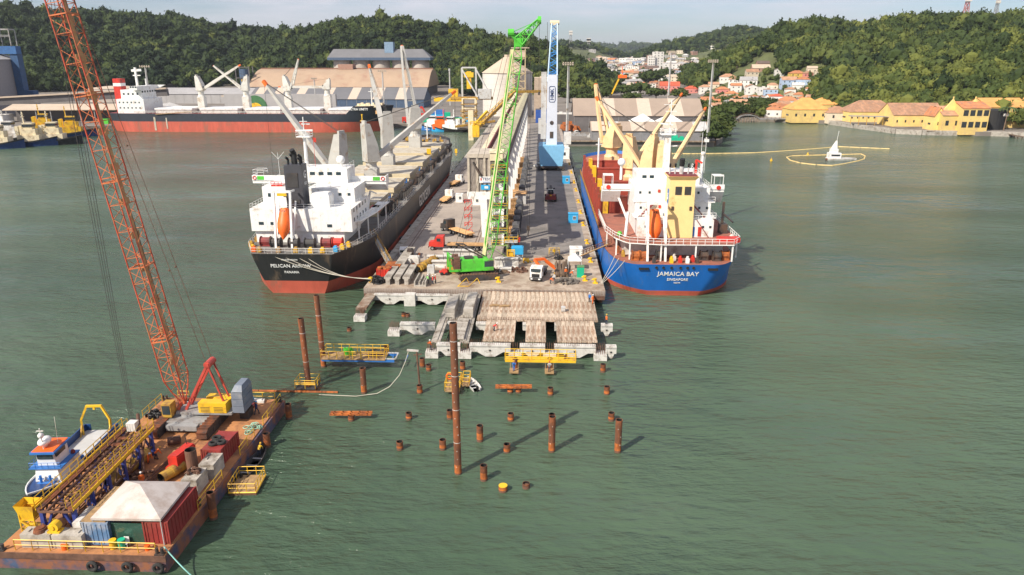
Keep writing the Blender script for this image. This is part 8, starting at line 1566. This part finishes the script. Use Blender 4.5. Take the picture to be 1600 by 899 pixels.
# stacked coloured units near centre quay
random.seed(11); cols = [(GREEN, 'lime green'), (BLUEC, 'bright blue'), (BLUE, 'dark blue'), (TEAL, 'teal'), (RED, 'red'), (LGREY, 'grey'), (GREEN, 'lime green'), (NAVY, 'navy')]
pos = [(-72, 512, 0), (-72, 512, 1), (-72, 512, 2), (-84, 520, 0), (-84, 520, 1), (-60, 512, 0), (-60, 520, 0), (-64, 530, 0), (-76, 530, 1), (-54, 524, 0), (-92, 524, 0), (-70, 530, 1)]
for i, (x, y, lv) in enumerate(pos):
    c, n_ = cols[i % 8]; m_ = MB(); m_.box((0, 0, 0), (9.5, 3, 2.9)); [m_.bx(-4.6+k_*1.05, -4.3+k_*1.05, -1.58, -1.5, .2, 2.7) for k_ in range(9)]; m_.box((0, 0, 2.9), (9.2, 2.7, .08)); o = solo('stacked_unit', m_, c, '%s container of the coloured stack on the far quay, %s' % (n_, ('bottom front', 'middle front', 'top front', 'bottom left', 'upper left', 'bottom right', 'back right', 'back centre', 'raised back left', 'far right', 'far left', 'raised back centre')[i]), 'container', 'coloured stack on the far quay'); o.location = (x, y, 2.62+lv*3.05)
t = thing('red_loader', 'red articulated loader behind the coloured container stack', 'loader', (-92, 514, 2.6)); m_ = MB(); m_.bx(-5, 0, -2, 2, .5, 4); m_.bar((-1, 0, 4), (9, 0, 11), 1.3, 1.3); m_.bar((9, 0, 11), (11, 0, 7), 1, 1); m_.build('arm', RED, t); vehicle_wheels(t, (-3.5, -.5), (-2, 2), .8, .5, ax='y')
for i, (x0, y, s) in enumerate(((-84, 505.6, 'row of dark fenders'),)): 
    for k_ in range(12): m_ = MB(); m_.tube((-82+k_*4.4, 505.2 if x0 else 0, -.5), (-82+k_*4.4, 495.4, 2.4), .6, n=8); m_.v = [(a, 495.3+(b-495.3)*.02, c) for a, b, c in m_.v]
# buoy boat with booms
x, y, _ = at(1308, 250); t = thing('survey_boat', 'small white boat with a tall white mast cone inside the floating boom ring', 'boat', (x, y, 0), R(-90)); m_ = MB(); m_.loft([[(-b, yy, .9), (-b*.8, yy, -.5), (b*.8, yy, -.5), (b, yy, .9)] for yy, b in ((-5, 2), (-2, 2.3), (3, 2.2), (6, 1.5), (9, .1))]); m_.build('hull', WHITED, t)
m_ = MB(); m_.bx(-1.8, 1.8, -4.5, 1, .9, 3.4); m_.bx(-1.5, 1.5, -3.6, -.5, 3.4, 5.2); w = m_.build('wheelhouse', WHITE, t); m_ = MB(); m_.bx(-1.86, -1.8, -3.6, .4, 1.9, 2.7); m_.bx(1.8, 1.86, -3.6, .4, 1.9, 2.7); m_.build('window', WIN, w)
x, y, _ = at(1301, 250); m_ = MB(); m_.loft([[(x-2.4, y-1, 0), (x+1.4, y-1, 0), (x+1.4, y+1, 0), (x-2.4, y+1, 0)], [(x-1.0, y-.7, 6), (x+1.2, y-.7, 6), (x+1.2, y+.7, 6), (x-1.0, y+.7, 6)], [(x+.5, y-.2, 9), (x+1.0, y-.2, 9), (x+1.0, y+.2, 9), (x+.5, y+.2, 9)]]); m_.tube((x+.8, y, 9), (x+1.2, y, 13.5), .09, n=6); m_.bx(x-3, x+2, y-1.3, y+1.3, -.5, .7, m=1); solo('channel_beacon', m_, [WHITE, RUSTM], 'white tapering beacon beside the small boat inside the boom ring', 'beacon')
BOOMY = mat('boom_yellow', (.75, .55, .22), .6)
def floater(pts, label, r=.42):
    m_ = MB(); w_ = [Vector(at(*p_)) for p_ in pts]
    for a, b in zip(w_, w_[1:]):
        k_ = max(1, int((b-a).length/4))
        for i in range(k_): p_, q = a.lerp(b, i/k_), a.lerp(b, (i+.93)/k_); m_.tube(p_, q, r, n=6)
    solo('containment_boom', m_, BOOMY, label, 'floating boom')
floater([(1229, 246), (1238, 244), (1270, 243), (1310, 242), (1345, 241), (1352, 244), (1350, 249), (1340, 252), (1320, 256), (1300, 259), (1275, 258), (1250, 255), (1235, 251), (1229, 246)], 'closed yellow floating boom ring around the small boat', .3)
floater([(1040, 240), (1080, 240.5), (1130, 240), (1180, 239), (1230, 236), (1270, 233), (1300, 230.5)], 'long yellow floating boom stretching right from the blue ship', .28)
floater([(1310, 229.5), (1345, 231), (1391, 233)], 'short straight yellow floating boom behind the ring', .3)
for i, (px, py) in enumerate(((1205, 252), (1262, 243))): x, y, _ = at(px, py); m_ = MB(); m_.tube((x, y, -.5), (x, y, .6), .6, n=10); m_.tube((x, y, .6), (x, y, 1.6), .4, .1, n=10); solo('buoy', m_, YEL, ('pale yellow buoy alone left of the boom ring', 'small yellow buoy on the far side of the boom ring')[i], 'buoy')
# boardwalk with arch
t = thing('boardwalk', 'grey wooden boardwalk with a raised arch in front of the mangroves', 'boardwalk', (0, 0, 0)); pts = []
for px, z in ((1131, 2.6), (1150, 2.6), (1156, 4.6), (1165, 5.4), (1172, 5.4), (1180, 4.6), (1186, 2.6), (1210, 2.6), (1255, 2.6)): a = at(px, 191.5, 0); pts.append((a[0], a[1], z))
m_ = MB(); [m_.bar(a, b, 3, .5) for a, b in zip(pts, pts[1:])]; m_.build('deck', GREYM, t); m_ = MB(); [m_.tube((a[0]+(b[0]-a[0])*f, a[1]+(b[1]-a[1])*f, -2), (a[0]+(b[0]-a[0])*f, a[1]+(b[1]-a[1])*f, a[2]+(b[2]-a[2])*f), .3, n=6) for a, b in zip(pts, pts[1:]) for f in (0, .5)]; m_.build('pile', CONCD, t); m_ = MB(); m_.rail([(a[0], a[1]-1.4, a[2]+.2) for a in pts], h=1.2, r=.12, step=3); m_.build('railing', LOGM, t)
# ---------------- mangroves and trees (each a thing)
def tree(label, x, y, z, r, h, tint, group, tpls=None, name='tree', cat='tree'):
    t = thing(name, label, cat, (x, y, z), 0, group)
    m_ = MB(); m_.tube((0, 0, -1), (random.uniform(-.4, .4), 0, h*.45), max(.25, r*.07), max(.15, r*.04), n=7)
    for k_ in range(4): a = k_*1.57+random.uniform(0, 1); m_.tube((0, 0, h*.3), (math.cos(a)*r*.5, math.sin(a)*r*.5, h*.6), r*.035, r*.018, n=5)
    m_.build('trunk', LOGM, t); c = merge_crowns('crown', [(0, 0, h*.52, r, h*.55, tint)], tpls or TPLN); c.parent = t; return t
TPLN = [crown_tpl(13, 900, base=ICO1, spread=.72) for _ in range(5)]
random.seed(31); rng = np.random.default_rng(12)
mg = [(1118, 222), (1108, 214), (1122, 212), (1128, 204), (1112, 204), (1098, 204), (1124, 196), (1110, 194), (1136, 190), (1150, 189), (1165, 188), (1178, 188), (1190, 188), (1202, 187), (1096, 194), (1082, 196), (1142, 183), (1160, 181), (1176, 181), (1192, 181), (1120, 186), (1100, 184), (1085, 184), (1070, 186), (1066, 180), (1128, 178), (1150, 175), (1170, 174), (1188, 175), (1202, 178), (1050, 178), (1052, 170), (1070, 171), (1090, 173), (1108, 172)]
for i, (px, py) in enumerate(mg):
    x, y, _ = at(px, py-(6 if px > 1128 else 0), 2.6); s = random.uniform(.85, 1.15)
    tree('%s mangrove tree %s' % (ORD[i] if i < 29 else ORD[i-29]+' rear', 'at the water edge beside the light mast' if i < 8 else 'behind the boardwalk' if 8 <= i < 14 or 16 <= i < 20 or 25 < i < 30 else 'behind the tan sheds'), x, y, 1.6, 7.5*s, 9.5*s, random.uniform(.45, .68), 'mangrove trees right of the sheds')
for i, (px, py, r, h, tn, lab) in enumerate(((1015, 138, 20, 30, .3, 'big dark round tree in front of the white apartment block'), (1040, 132, 16, 26, .35, 'dark round tree just left of the wooded hill foot'), (1000, 150, 15, 22, .4, 'bushy tree behind the tan sheds at the valley mouth'), (975, 152, 14, 20, .42, 'green tree in the row behind the crane jib'), (955, 150, 13, 19, .42, 'green tree right of the pale building'), (940, 158, 12, 17, .45, 'low green tree near the pale building'), (905, 156, 11, 17, .4, 'dark green tree left of the pale building'), (890, 160, 11, 16, .38, 'dark green tree beside the blue crane tower'), (915, 162, 10, 14, .42, 'low bush tree before the pale building'), (1025, 156, 12, 18, .45, 'yellow green tree in the row behind the sheds'), (1062, 158, 12, 18, .5, 'bright green tree by the pink building'), (985, 160, 10, 14, .45, 'low tree behind the cream crane tip'), (1075, 128, 19, 30, .33, 'large dark tree between the pink building and the hill'), (1092, 140, 15, 24, .35, 'dark tree behind the light mast at the hill foot'), (1232, 165, 8, 12, .5, 'green tree between the waterfront houses'), (1175, 165, 8, 10, .6, 'bright bush before the white gabled house'), (1262, 150, 12, 18, .45, 'round tree at the right end of the house row'), (1275, 162, 9, 13, .7, 'bright green palm like tree behind the orange roof'), (1565, 192, 9, 11, .75, 'bright green tree in front of the long yellow building'), (1590, 196, 9, 12, .7, 'bright green tree at the right picture edge'), (1300, 158, 9, 13, .45, 'dark tree behind the warm orange roof'), (1250, 132, 12, 18, .45, 'tree beside the ochre house'), (1150, 150, 9, 12, .5, 'green tree among the terraced houses'), (1132, 163, 8, 11, .5, 'green tree by the roadside houses'))):
    x, y, _ = at(px, py, 3); D_ = math.hypot(x, y); z = ground_z(x, y); h *= .72 if D_ > 700 else 1; r *= .85 if D_ > 700 else 1
    tree(lab, x, y, z, r, h, tn+.12, 'single trees of the shore')
x, y, _ = at(1568, 203, 3); t = thing('palm_tree', 'palm tree in front of the long yellow building', 'palm', (x, y, 2.6)); m_ = MB(); m_.tube((0, 0, 0), (.5, 0, 13), .35, .25, n=8); m_.build('trunk', LOGM, t); m_ = MB()
for k_ in range(14): a = k_*.45; m_.path([(.5, 0, 13), (.5+math.cos(a)*2, math.sin(a)*2, 14.2), (.5+math.cos(a)*4, math.sin(a)*4, 13.4), (.5+math.cos(a)*5, math.sin(a)*5, 11.8)], .3, n=3)
m_.build('fronds', mat('palm_green', (.07, .11, .03), .7), t)
# ---------------- shore wall and yellow complex
def wpt(px, py, z=2.6): a = at(px, py, z); return a
m_ = MB(); sp = [wpt(1292, 193, .5), wpt(1340, 200, .5), wpt(1400, 208, .5), wpt(1440, 210, .5), wpt(1530, 211, .5), wpt(1600, 213, .5)]
for a, b in zip(sp, sp[1:]): m_.bar((a[0], a[1], 1.3), (b[0], b[1], 1.3), 2.2, 3.2)
solo('sea_wall', m_, CONC, 'pale sea wall along the yellow waterfront buildings', 'wall')
yb = []
def ybld(px0, px1, pyb, h, d, rk, rh, roof, label, wins, floors=1, wall=YELW, along='x', group='yellow waterfront buildings', rz=None, ws=(1.4, 2)):
    a = at(px0, pyb, 2.6); b = at(px1, pyb, 2.6); w = math.hypot(b[0]-a[0], b[1]-a[1]); ang = math.atan2(b[1]-a[1], b[0]-a[0]) if rz is None else rz
    cx_, cy_ = (a[0]+b[0])/2-math.sin(ang)*d/2*-1*-1, (a[1]+b[1])/2+math.cos(ang)*d/2
    return bld('waterfront_building', label, 'building', cx_, cy_, w, d, h, wall, roof, rz=ang, rk=rk, rh=rh, floors=floors, wins=wins, along=along, group=group, win_sz=ws)
ybld(1236, 1292, 188, 7.5, 20, 'hip', 8, ORTILE, 'cream building with a wide warm orange pyramid roof at the water edge', 4)
ybld(1270, 1330, 180, 8, 18, 'hip', 5, ORTILE, 'second building with a warm orange roof behind the wide pyramid roof', 3)
ybld(1292, 1330, 189, 5.5, 14, 'hip', 4.5, TILEB, 'low open pavilion with a brown tiled roof', 2, wall=CW2)
ybld(1326, 1404, 191, 7, 20, 'hip', 7.5, TILEB, 'long yellow building with a row of small eave windows, left part', 9, ws=(1, 1.2))
ybld(1394, 1472, 198, 7.5, 21, 'gable', 7, TILEB, 'long yellow building with a mottled tile roof, middle part', 6, ws=(1, 1.6))
ybld(1338, 1420, 176, 9, 16, 'gable', 5, TILEO, 'yellow building with an orange roof behind the long yellow ones', 6)
ybld(1404, 1430, 170, 12, 16, 'gable', 6, TILEB, 'steep brown roof rising behind the long yellow building', 0, wall=GW)
ybld(1457, 1472, 204, 9, 12, 'gable', 5, TILEO, 'small yellow gabled annex at the waterfront', 1, along='y')
ybld(1470, 1500, 205, 9.5, 20, 'gable', 5, TILEB, 'yellow two window wing left of the two storey building', 2, ws=(2, 3))
ybld(1499, 1541, 206, 14, 20, 'gable', 3.5, TILEO, 'two storey yellow building with large windows and a gabled parapet', 4, floors=2, ws=(3, 3.5))
ybld(1541, 1640, 200, 13, 30, 'gable', 5, ORTILE, 'long yellow building with a broad orange roof at the right edge', 5)
for px, s in ((1494, 'left pointed yellow gable wall rising above the roofs'), (1529, 'right pointed yellow gable wall rising above the roofs')):
    a = at(px, 206, 2.6); m_ = MB(); m_.yprism([(-5.5, 9), (5.5, 9), (4.5, 13), (0, 19), (-4.5, 13)], 0, 1.2); m_.bar((0, .6, 19), (0, .6, 20.5), .5); o = solo('gable_wall', m_, YELW, s, 'wall'); o.location = (a[0], a[1]+9, 2.6)
a = at(1556, 203, 2.6); t = thing('black_tank', 'black round tank with a small white sign beside the two storey yellow building', 'tank', (a[0], a[1]+5, 2.6)); m_ = MB(); m_.tube((0, 0, 0), (0, 0, 12), 6.8, n=24); m_.tube((0, 0, 12), (0, 0, 12.6), 6.6, 3, n=24); m_.build('shell', BLACK, t); m_ = MB(); m_.bx(2, 5, -6.9, -5.5, 8.5, 10); m_.build('sign', WHITED, t)
a = at(1375, 196, 2.6); t = thing('verandah', 'long grey verandah roof along the front of the long yellow building', 'verandah', (a[0], a[1], 2.6), R(-12)); m_ = MB(); m_.bx(-20, 20, -2.5, 4, 5.6, 5.9); m_.build('roof', GREYM, t); m_ = MB(); [m_.bar((x, -2, 0), (x, -2, 5.6), .3) for x in range(-19, 20, 5)]; m_.build('post', YELD, t)
m_ = MB()
for k_ in range(10): a = at(1450+k_*5.2, 211.5, 0); m_.tube((a[0], a[1], -1), (a[0], a[1], 2.6), .4, n=6); m_.box((a[0], a[1]+1, 2.4), (3.2, 4, .4))
solo('jetty', m_, CONCD, 'low jetty on short piles before the two storey yellow building', 'jetty')
m_ = MB(); pts = [(1560, 207), (1575, 213), (1590, 217), (1610, 219)]
for (a0, b0), (a1, b1) in zip(pts, pts[1:]):
    p_, q = at(a0, b0, 0), at(a1, b1, 0); m_.bar((p_[0], p_[1], 1.4), (q[0], q[1], 1.4), 2.2, .4); [m_.tube((p_[0]+(q[0]-p_[0])*f, p_[1]+(q[1]-p_[1])*f, -1), (p_[0]+(q[0]-p_[0])*f, p_[1]+(q[1]-p_[1])*f, 1.6), .3, n=6) for f in (0, .33, .66)]
solo('old_pier', m_, LOGM, 'ruined timber pier with broken piles at the right picture edge', 'pier')
m_ = MB()
for i in range(90): a = at(random.uniform(1498, 1600), random.uniform(208, 212), 0); m_.box((a[0], a[1], -.4), (random.uniform(1, 2.6), random.uniform(1, 2.2), random.uniform(.8, 1.8)), rz=random.uniform(0, 3), top=.6)
solo('shore_rocks', m_, LOGM, 'brown rocks along the sea wall foot at the right', 'rocks', kind='stuff')
# ---------------- houses of the near town (pixel column, base row, width px, height m, kind, wall, roof, label)
HS = [(1208, 1232, 184, 6, 'hip', WW, TILEO, 'low white house with an orange roof on stilts beside the boardwalk'), (1232, 1262, 184, 6, 'hip', WW, TILEO, 'long white house with four windows and an orange roof at the water'), (1214, 1232, 166, 9, 'hip', WW, TILER, 'two storey white house with a red roof and a window band'), (1228, 1258, 172, 8, 'hip', WW, TILEO, 'long white house with a flat orange roof behind the stilt houses'),
 (1258, 1280, 168, 8, 'hip', BW, TILEO, 'pale blue house with an orange roof near the water'), (1236, 1252, 160, 8, 'gable', CW2, TILEO, 'cream gabled house above the red roofed one'), (1250, 1268, 158, 6, 'hip', CW2, TILEO, 'long orange roofed house behind the cream gable'), (1202, 1222, 152, 7, 'flat', BW, TILEB, 'pale blue flat house in the middle of the town'), (1180, 1202, 162, 7, 'flat', WW, TILEO, 'white roadside house with orange trim behind the mangroves'),
 (1165, 1182, 160, 5, 'hip', WW, TILEB, 'low white house behind the mangroves left of the white roadside house'), (1172, 1190, 148, 8, 'gable', WW, TILEB, 'white house with a steep front gable'), (1148, 1164, 145, 8, 'gable', WW, TILEO, 'two storey white house with an orange roof'), (1144, 1162, 135, 8, 'hip', WW, TILEB, 'white house with balcony and brown hipped roof'), (1163, 1188, 137, 8, 'gable', WW, GREYR, 'long terraced house with a blue grey balcony'), (1130, 1154, 128, 6, 'hip', WW, TILEB, 'wide low white villa with a pale brown roof'),
 (1170, 1188, 124, 8, 'gable', CW2, TILEB, 'cream house above the terraced house'), (1096, 1110, 131, 10, 'flat', WW, GREYR, 'white three storey house left of the light mast'), (1125, 1145, 147, 5, 'hip', PW, TILEO, 'low pinkish house in the roadside row'), (1098, 1115, 145, 7, 'hip', WW, TILEB, 'white house behind the light mast'), (1075, 1095, 146, 6, 'hip', PW, TILER, 'low red house right of the pink building'), (1036, 1066, 145, 9, 'gable', PW, TILER, 'long pink building behind the tan sheds'),
 (1110, 1126, 152, 5, 'flat', CW2, TILEB, 'flat cream house at the roadside behind the mangroves'), (1140, 1160, 154, 5, 'hip', CW2, TILEO, 'cream house with orange roof in the roadside row'), (1228, 1250, 138, 8, 'gable', BW, TILEB, 'pale blue and white house high in the town'), (1240, 1262, 125, 7, 'hip', OW, TILEO, 'ochre house near the upper end of the town'), (1252, 1272, 134, 6, 'hip', BW, TILEO, 'pale blue house with brown roof below the ochre one'), (1246, 1262, 143, 6, 'gable', WW, WHITED, 'white house with a bright white gable roof'), (1235, 1250, 149, 6, 'hip', WW, TILEB, 'white house with a brown hipped roof below the bright gable'),
 (1215, 1229, 120, 8, 'gable', WW, TILED, 'white house with a steep dark gable near the lawn'), (1180, 1206, 112, 4, 'gable', BRW, BEIGER, 'low brown house on the hillside lawn'), (1186, 1204, 105, 4, 'gable', BRW, TILED, 'long brown house at the forest edge'), (1137, 1154, 113, 5, 'gable', BRW, TILED, 'dark brown house on the left of the lawn'), (1266, 1280, 115, 5, 'gable', CW2, BEIGER, 'cream house at the forest edge above the ochre house'), (1280, 1302, 118, 4, 'flat', CW2, BEIGER, 'long low cream building at the forest edge'), (1260, 1276, 121, 4, 'hip', PW, TILEB, 'small pink house right of the ochre one'),
 (1348, 1370, 113, 5, 'flat', BRW, BEIGER, 'long brown terrace building in the forest clearing'), (1382, 1398, 104, 6, 'gable', PW, TILEB, 'pinkish house in the forest clearing'), (1407, 1422, 88, 4, 'gable', WW, WHITED, 'small white house high in the forest'), (900, 922, 142, 5, 'flat', WW, BEIGER, 'long low white building left of the pale block'), (908, 922, 148, 9, 'flat', WW, BEIGER, 'pale square building behind the cream crane jib'), (924, 942, 142, 5, 'gable', CW2, TILEB, 'long cream roofed house right of the pale square building'), (990, 1000, 148, 6, 'flat', WW, WHITED, 'small white hut behind the tan sheds'), (974, 984, 134, 5, 'flat', CW2, BEIGER, 'cream hut in front of the far town'),
 (1012, 1024, 127, 5, 'hip', WW, TILEO, 'orange roofed house left of the round dark tree'), (1310, 1324, 166, 5, 'gable', WW, GREYR, 'white house with a blue grey roof behind the pavilion'), (1193, 1214, 146, 6, 'flat', WW, WHITED, 'flat white building in the middle of the town'), (1268, 1284, 148, 6, 'hip', WW, TILEO, 'white house at the right end of the house row'), (1206, 1222, 140, 5, 'hip', CW2, TILEB, 'cream house right of the terraced house'), (1112, 1128, 138, 5, 'gable', CW2, TILEB, 'cream house at the left end of the terraces')]
seen = {}
for (a, b, py, h, rk, wl, rf, lab) in HS:
    x, y, z = None, None, 3; D_ = 470; rr = ray((a+b)/2, py); kk = rr[2]/math.hypot(rr[0], rr[1])
    while D_ < 1500:
        x, y = world((a+b)/2, D_); z = ground_z(x, y)
        if CAM_H+kk*D_ <= z+.3: break
        D_ += 3
    D_ = math.hypot(x, y); w = (b-a)*D_/1190; d = max(7, min(16, w*.7))
    if (rk == 'gable' and ('front gable' in lab or 'steep' in lab or 'cream gabled' in lab)): al = 'y'
    else: al = 'x'
    bld('house', lab, 'house', x, y+d/2, w, d, h, wl, rf, rz=random.uniform(-.12, .12)-math.atan2(x, y)*.5, z=z-.2, rk=rk, rh=min(4.5, d*.28), floors=2 if h > 6.5 else 1, wins=max(2, int(w/4.5)), along=al, group='houses of the near town')
# extra houses of the near town
random.seed(5); hp = [o for o in bpy.data.objects if o.get('group') == 'houses of the near town']; cols_ = {'wh': 'white', 'cr': 'cream', 'pi': 'pink', 'pa': 'pale', 'br': 'brown', 'da': 'dark', 'oc': 'ochre'}
for i in range(58):
    px = random.uniform(1108, 1284); D_ = random.uniform(615, 800); x, y = world(px, D_)
    if any(math.hypot(x-o.location.x, y-o.location.y) < 15 for o in hp): continue
    wl_, rf_ = random.choice([(WW, TILEO, 'white house with orange roof'), (WW, TILEB, 'white house with brown roof'), (CW2, TILEO, 'cream house with orange roof'), (CW2, TILEB, 'cream house with brown roof'), (WW, GREYR, 'white house with grey roof')]), 0
    hp.append(bld('house', '%s in the %s %s part of the near town' % (wl_[2], 'lower' if D_ < 680 else 'middle' if D_ < 740 else 'upper', 'left' if px < 1170 else 'central' if px < 1230 else 'right'), 'house', x, y, random.uniform(10, 15), 9, random.choice((4, 6)), wl_[0], wl_[1], z=ground_z(x, y)-.3, rz=random.uniform(-.4, .4), rk=random.choice(('hip', 'gable')), rh=2.8, wins=3, group='houses of the near town'))
# far town
random.seed(77); wl = [(WW, 'white'), (CW2, 'cream'), (GW, 'grey'), (BRW, 'brick'), (WW, 'white'), (BW, 'pale blue'), (CW2, 'cream')]; rfs = [(TILEO, 'orange'), (TILEB, 'brown'), (GREYR, 'grey'), (TILED, 'dark'), (WHITED, 'white'), (BEIGER, 'beige'), (GREYR, 'grey')]
where = ((870, 930, 'below the small far hill'), (930, 1000, 'of the far valley town'), (1000, 1060, 'of town around the white block'), (1060, 1200, 'below the bluish far hill'))
protos = {}
cnt = 0
for i in range(248):
    px = random.choice((random.uniform(885, 1125), random.uniform(930, 1085))); D_ = random.choice((random.uniform(1020, 1500), random.uniform(1300, 2300), random.uniform(1700, 2650)))
    if px < 930 and D_ < 1700: continue
    if px > 1060 and D_ < 1600: continue
    x, y = world(px, D_); z = ground_z(x, y, px, D_)
    if z > 110: continue
    wq = [q for q in where if q[0] <= px < q[1]]; wq = wq[0] if wq else (1060, 1200, 'of the far town'); wn = wq[2]
    (w_, wn_), (r_, rn_) = random.choice(wl), random.choice(rfs); key = (wn_, rn_)
    lab = '%s house with %s roof %s%s, %s side' % (wn_, rn_, 'near part ' if D_ < 1500 else 'middle part ' if D_ < 2000 else 'rear part ', wn, ('left', 'central', 'right')[min(2, int(3*(px-wq[0])/(wq[1]-wq[0])))])
    if key not in protos: protos[key] = bld('house', lab, 'house', x, y, 14, 11, 7, w_, r_, rz=random.uniform(-.6, .6), z=z-.5, rk=random.choice(('gable', 'hip', 'flat')), rh=3, wins=3, floors=2, group='houses of the far town')
    else: sc_ = random.uniform(.95, 1.75); copy_tree(protos[key], loc=(x, y, z-.5), rz=random.uniform(-.6, .6), label=lab, scale=(sc_, random.uniform(.9, 1.3), random.uniform(.8, 1.4)))
    cnt += 1
def at_D(px, D_): x, y = world(px, D_); return x, y, ground_z(x, y, px, D_)
for px, D_, w, d, h, lab in ((1028, 1650, 22, 20, 38, 'tall white apartment block in the far town, right slab'), (1018, 1640, 14, 16, 30, 'lower white apartment block left of the tall slab'), (1050, 1700, 34, 14, 12, 'long white building with a flat roof right of the apartment block'), (985, 2100, 60, 18, 14, 'wide white hall in the middle of the far town'), (1035, 1500, 30, 14, 10, 'low white hall in front of the apartment block')):
    x, y, z = at_D(px, D_); bld('apartment_block', lab, 'building', x, y, w, d, h, WW, WHITED, z=z-1, rk='flat', floors=max(2, h//5), wins=max(3, w//7), win_sz=(2.4, 2))
# far trees among the houses: individual clumps
pts = []
for i in range(420):
    px = random.uniform(885, 1110); D_ = random.uniform(1100, 2500)
    if px < 925 and D_ < 1200: continue
    x, y, z = at_D(px, D_); pts.append((x, y, z+2, random.uniform(3, 6.5), random.uniform(3, 6), random.uniform(.3, .6)))
tag(merge_crowns('tree_cover', pts, TPLF), 'scattered dark trees between the houses of the far valley town', 'trees', kind='stuff')
pts = []
for i in range(260):
    px = random.uniform(1105, 1290); D_ = random.uniform(590, 960); x, y, z = at_D(px, D_)
    if any(abs(px-(a+b)/2) < (b-a)/2+4 and abs(math.hypot(*at((a+b)/2, py, z)[:2])-D_) < 25 for (a, b, py, *_r) in HS): continue
    pts.append((x, y, z+1, random.uniform(2.5, 5.5), random.uniform(3, 6), random.uniform(.4, .8)))
tag(merge_crowns('garden_bushes', pts, TPL), 'bushes and small trees in the gardens of the near town', 'bushes', kind='stuff')
# antennas on hills
def antenna(label, px, D_, py_top, r, mt):
    x, y = world(px, D_); z = ground_z(x, y, px, D_); top = up(px, py_top, x, y); t = thing('antenna_mast', label, 'antenna', (x, y, z)); m_ = MB(); m_.lattice((0, 0, 0), (0, 0, top-z), r*2.4, r*2.4, r*.9, r*.9, 10, rc=r*.16, rl=r*.09, n=4); m_.build('mast', mt, t)
    m_ = MB(); [m_.box((0, -r*.6, (top-z)*f), (r*2.6, r, r*1.6)) for f in (.82, .93)]; m_.tube((0, 0, top-z), (0, 0, (top-z)*1.06), r*.12, n=5); m_.build('dish', WHITED, t)
RW = mat('faded_red', (.45, .14, .12), .6)
antenna('left red antenna mast on the wooded hill at the right', 1497, 1235, -6, 3.0, RW); antenna('right grey antenna mast on the wooded hill at the right', 1543, 1240, -2, 2.2, GREYM)
antenna('thin antenna mast on the small far hill', 891, 2850, 50, 5, GREYM); antenna('short antenna tower on the small far hill', 919, 2880, 63, 6, GREYM)
x, y, _ = at(966, 150, 3); t = thing('far_crane', 'small yellow and orange crane behind the cream ship crane', 'crane', (x, y-60, 2.6)); m_ = MB(); m_.bar((-14, 0, 4), (-4, 0, 26), 1.6); m_.build('arm', YEL, t); m_ = MB(); m_.bx(-7, 2, -3, 3, 22, 25); m_.bar((-3, 0, 25), (-3, 0, 34), .8); m_.build('head', ORNG, t); m_ = MB(); m_.bx(-16, -2, -4, 4, 0, 4); m_.build('base', DARK, t)
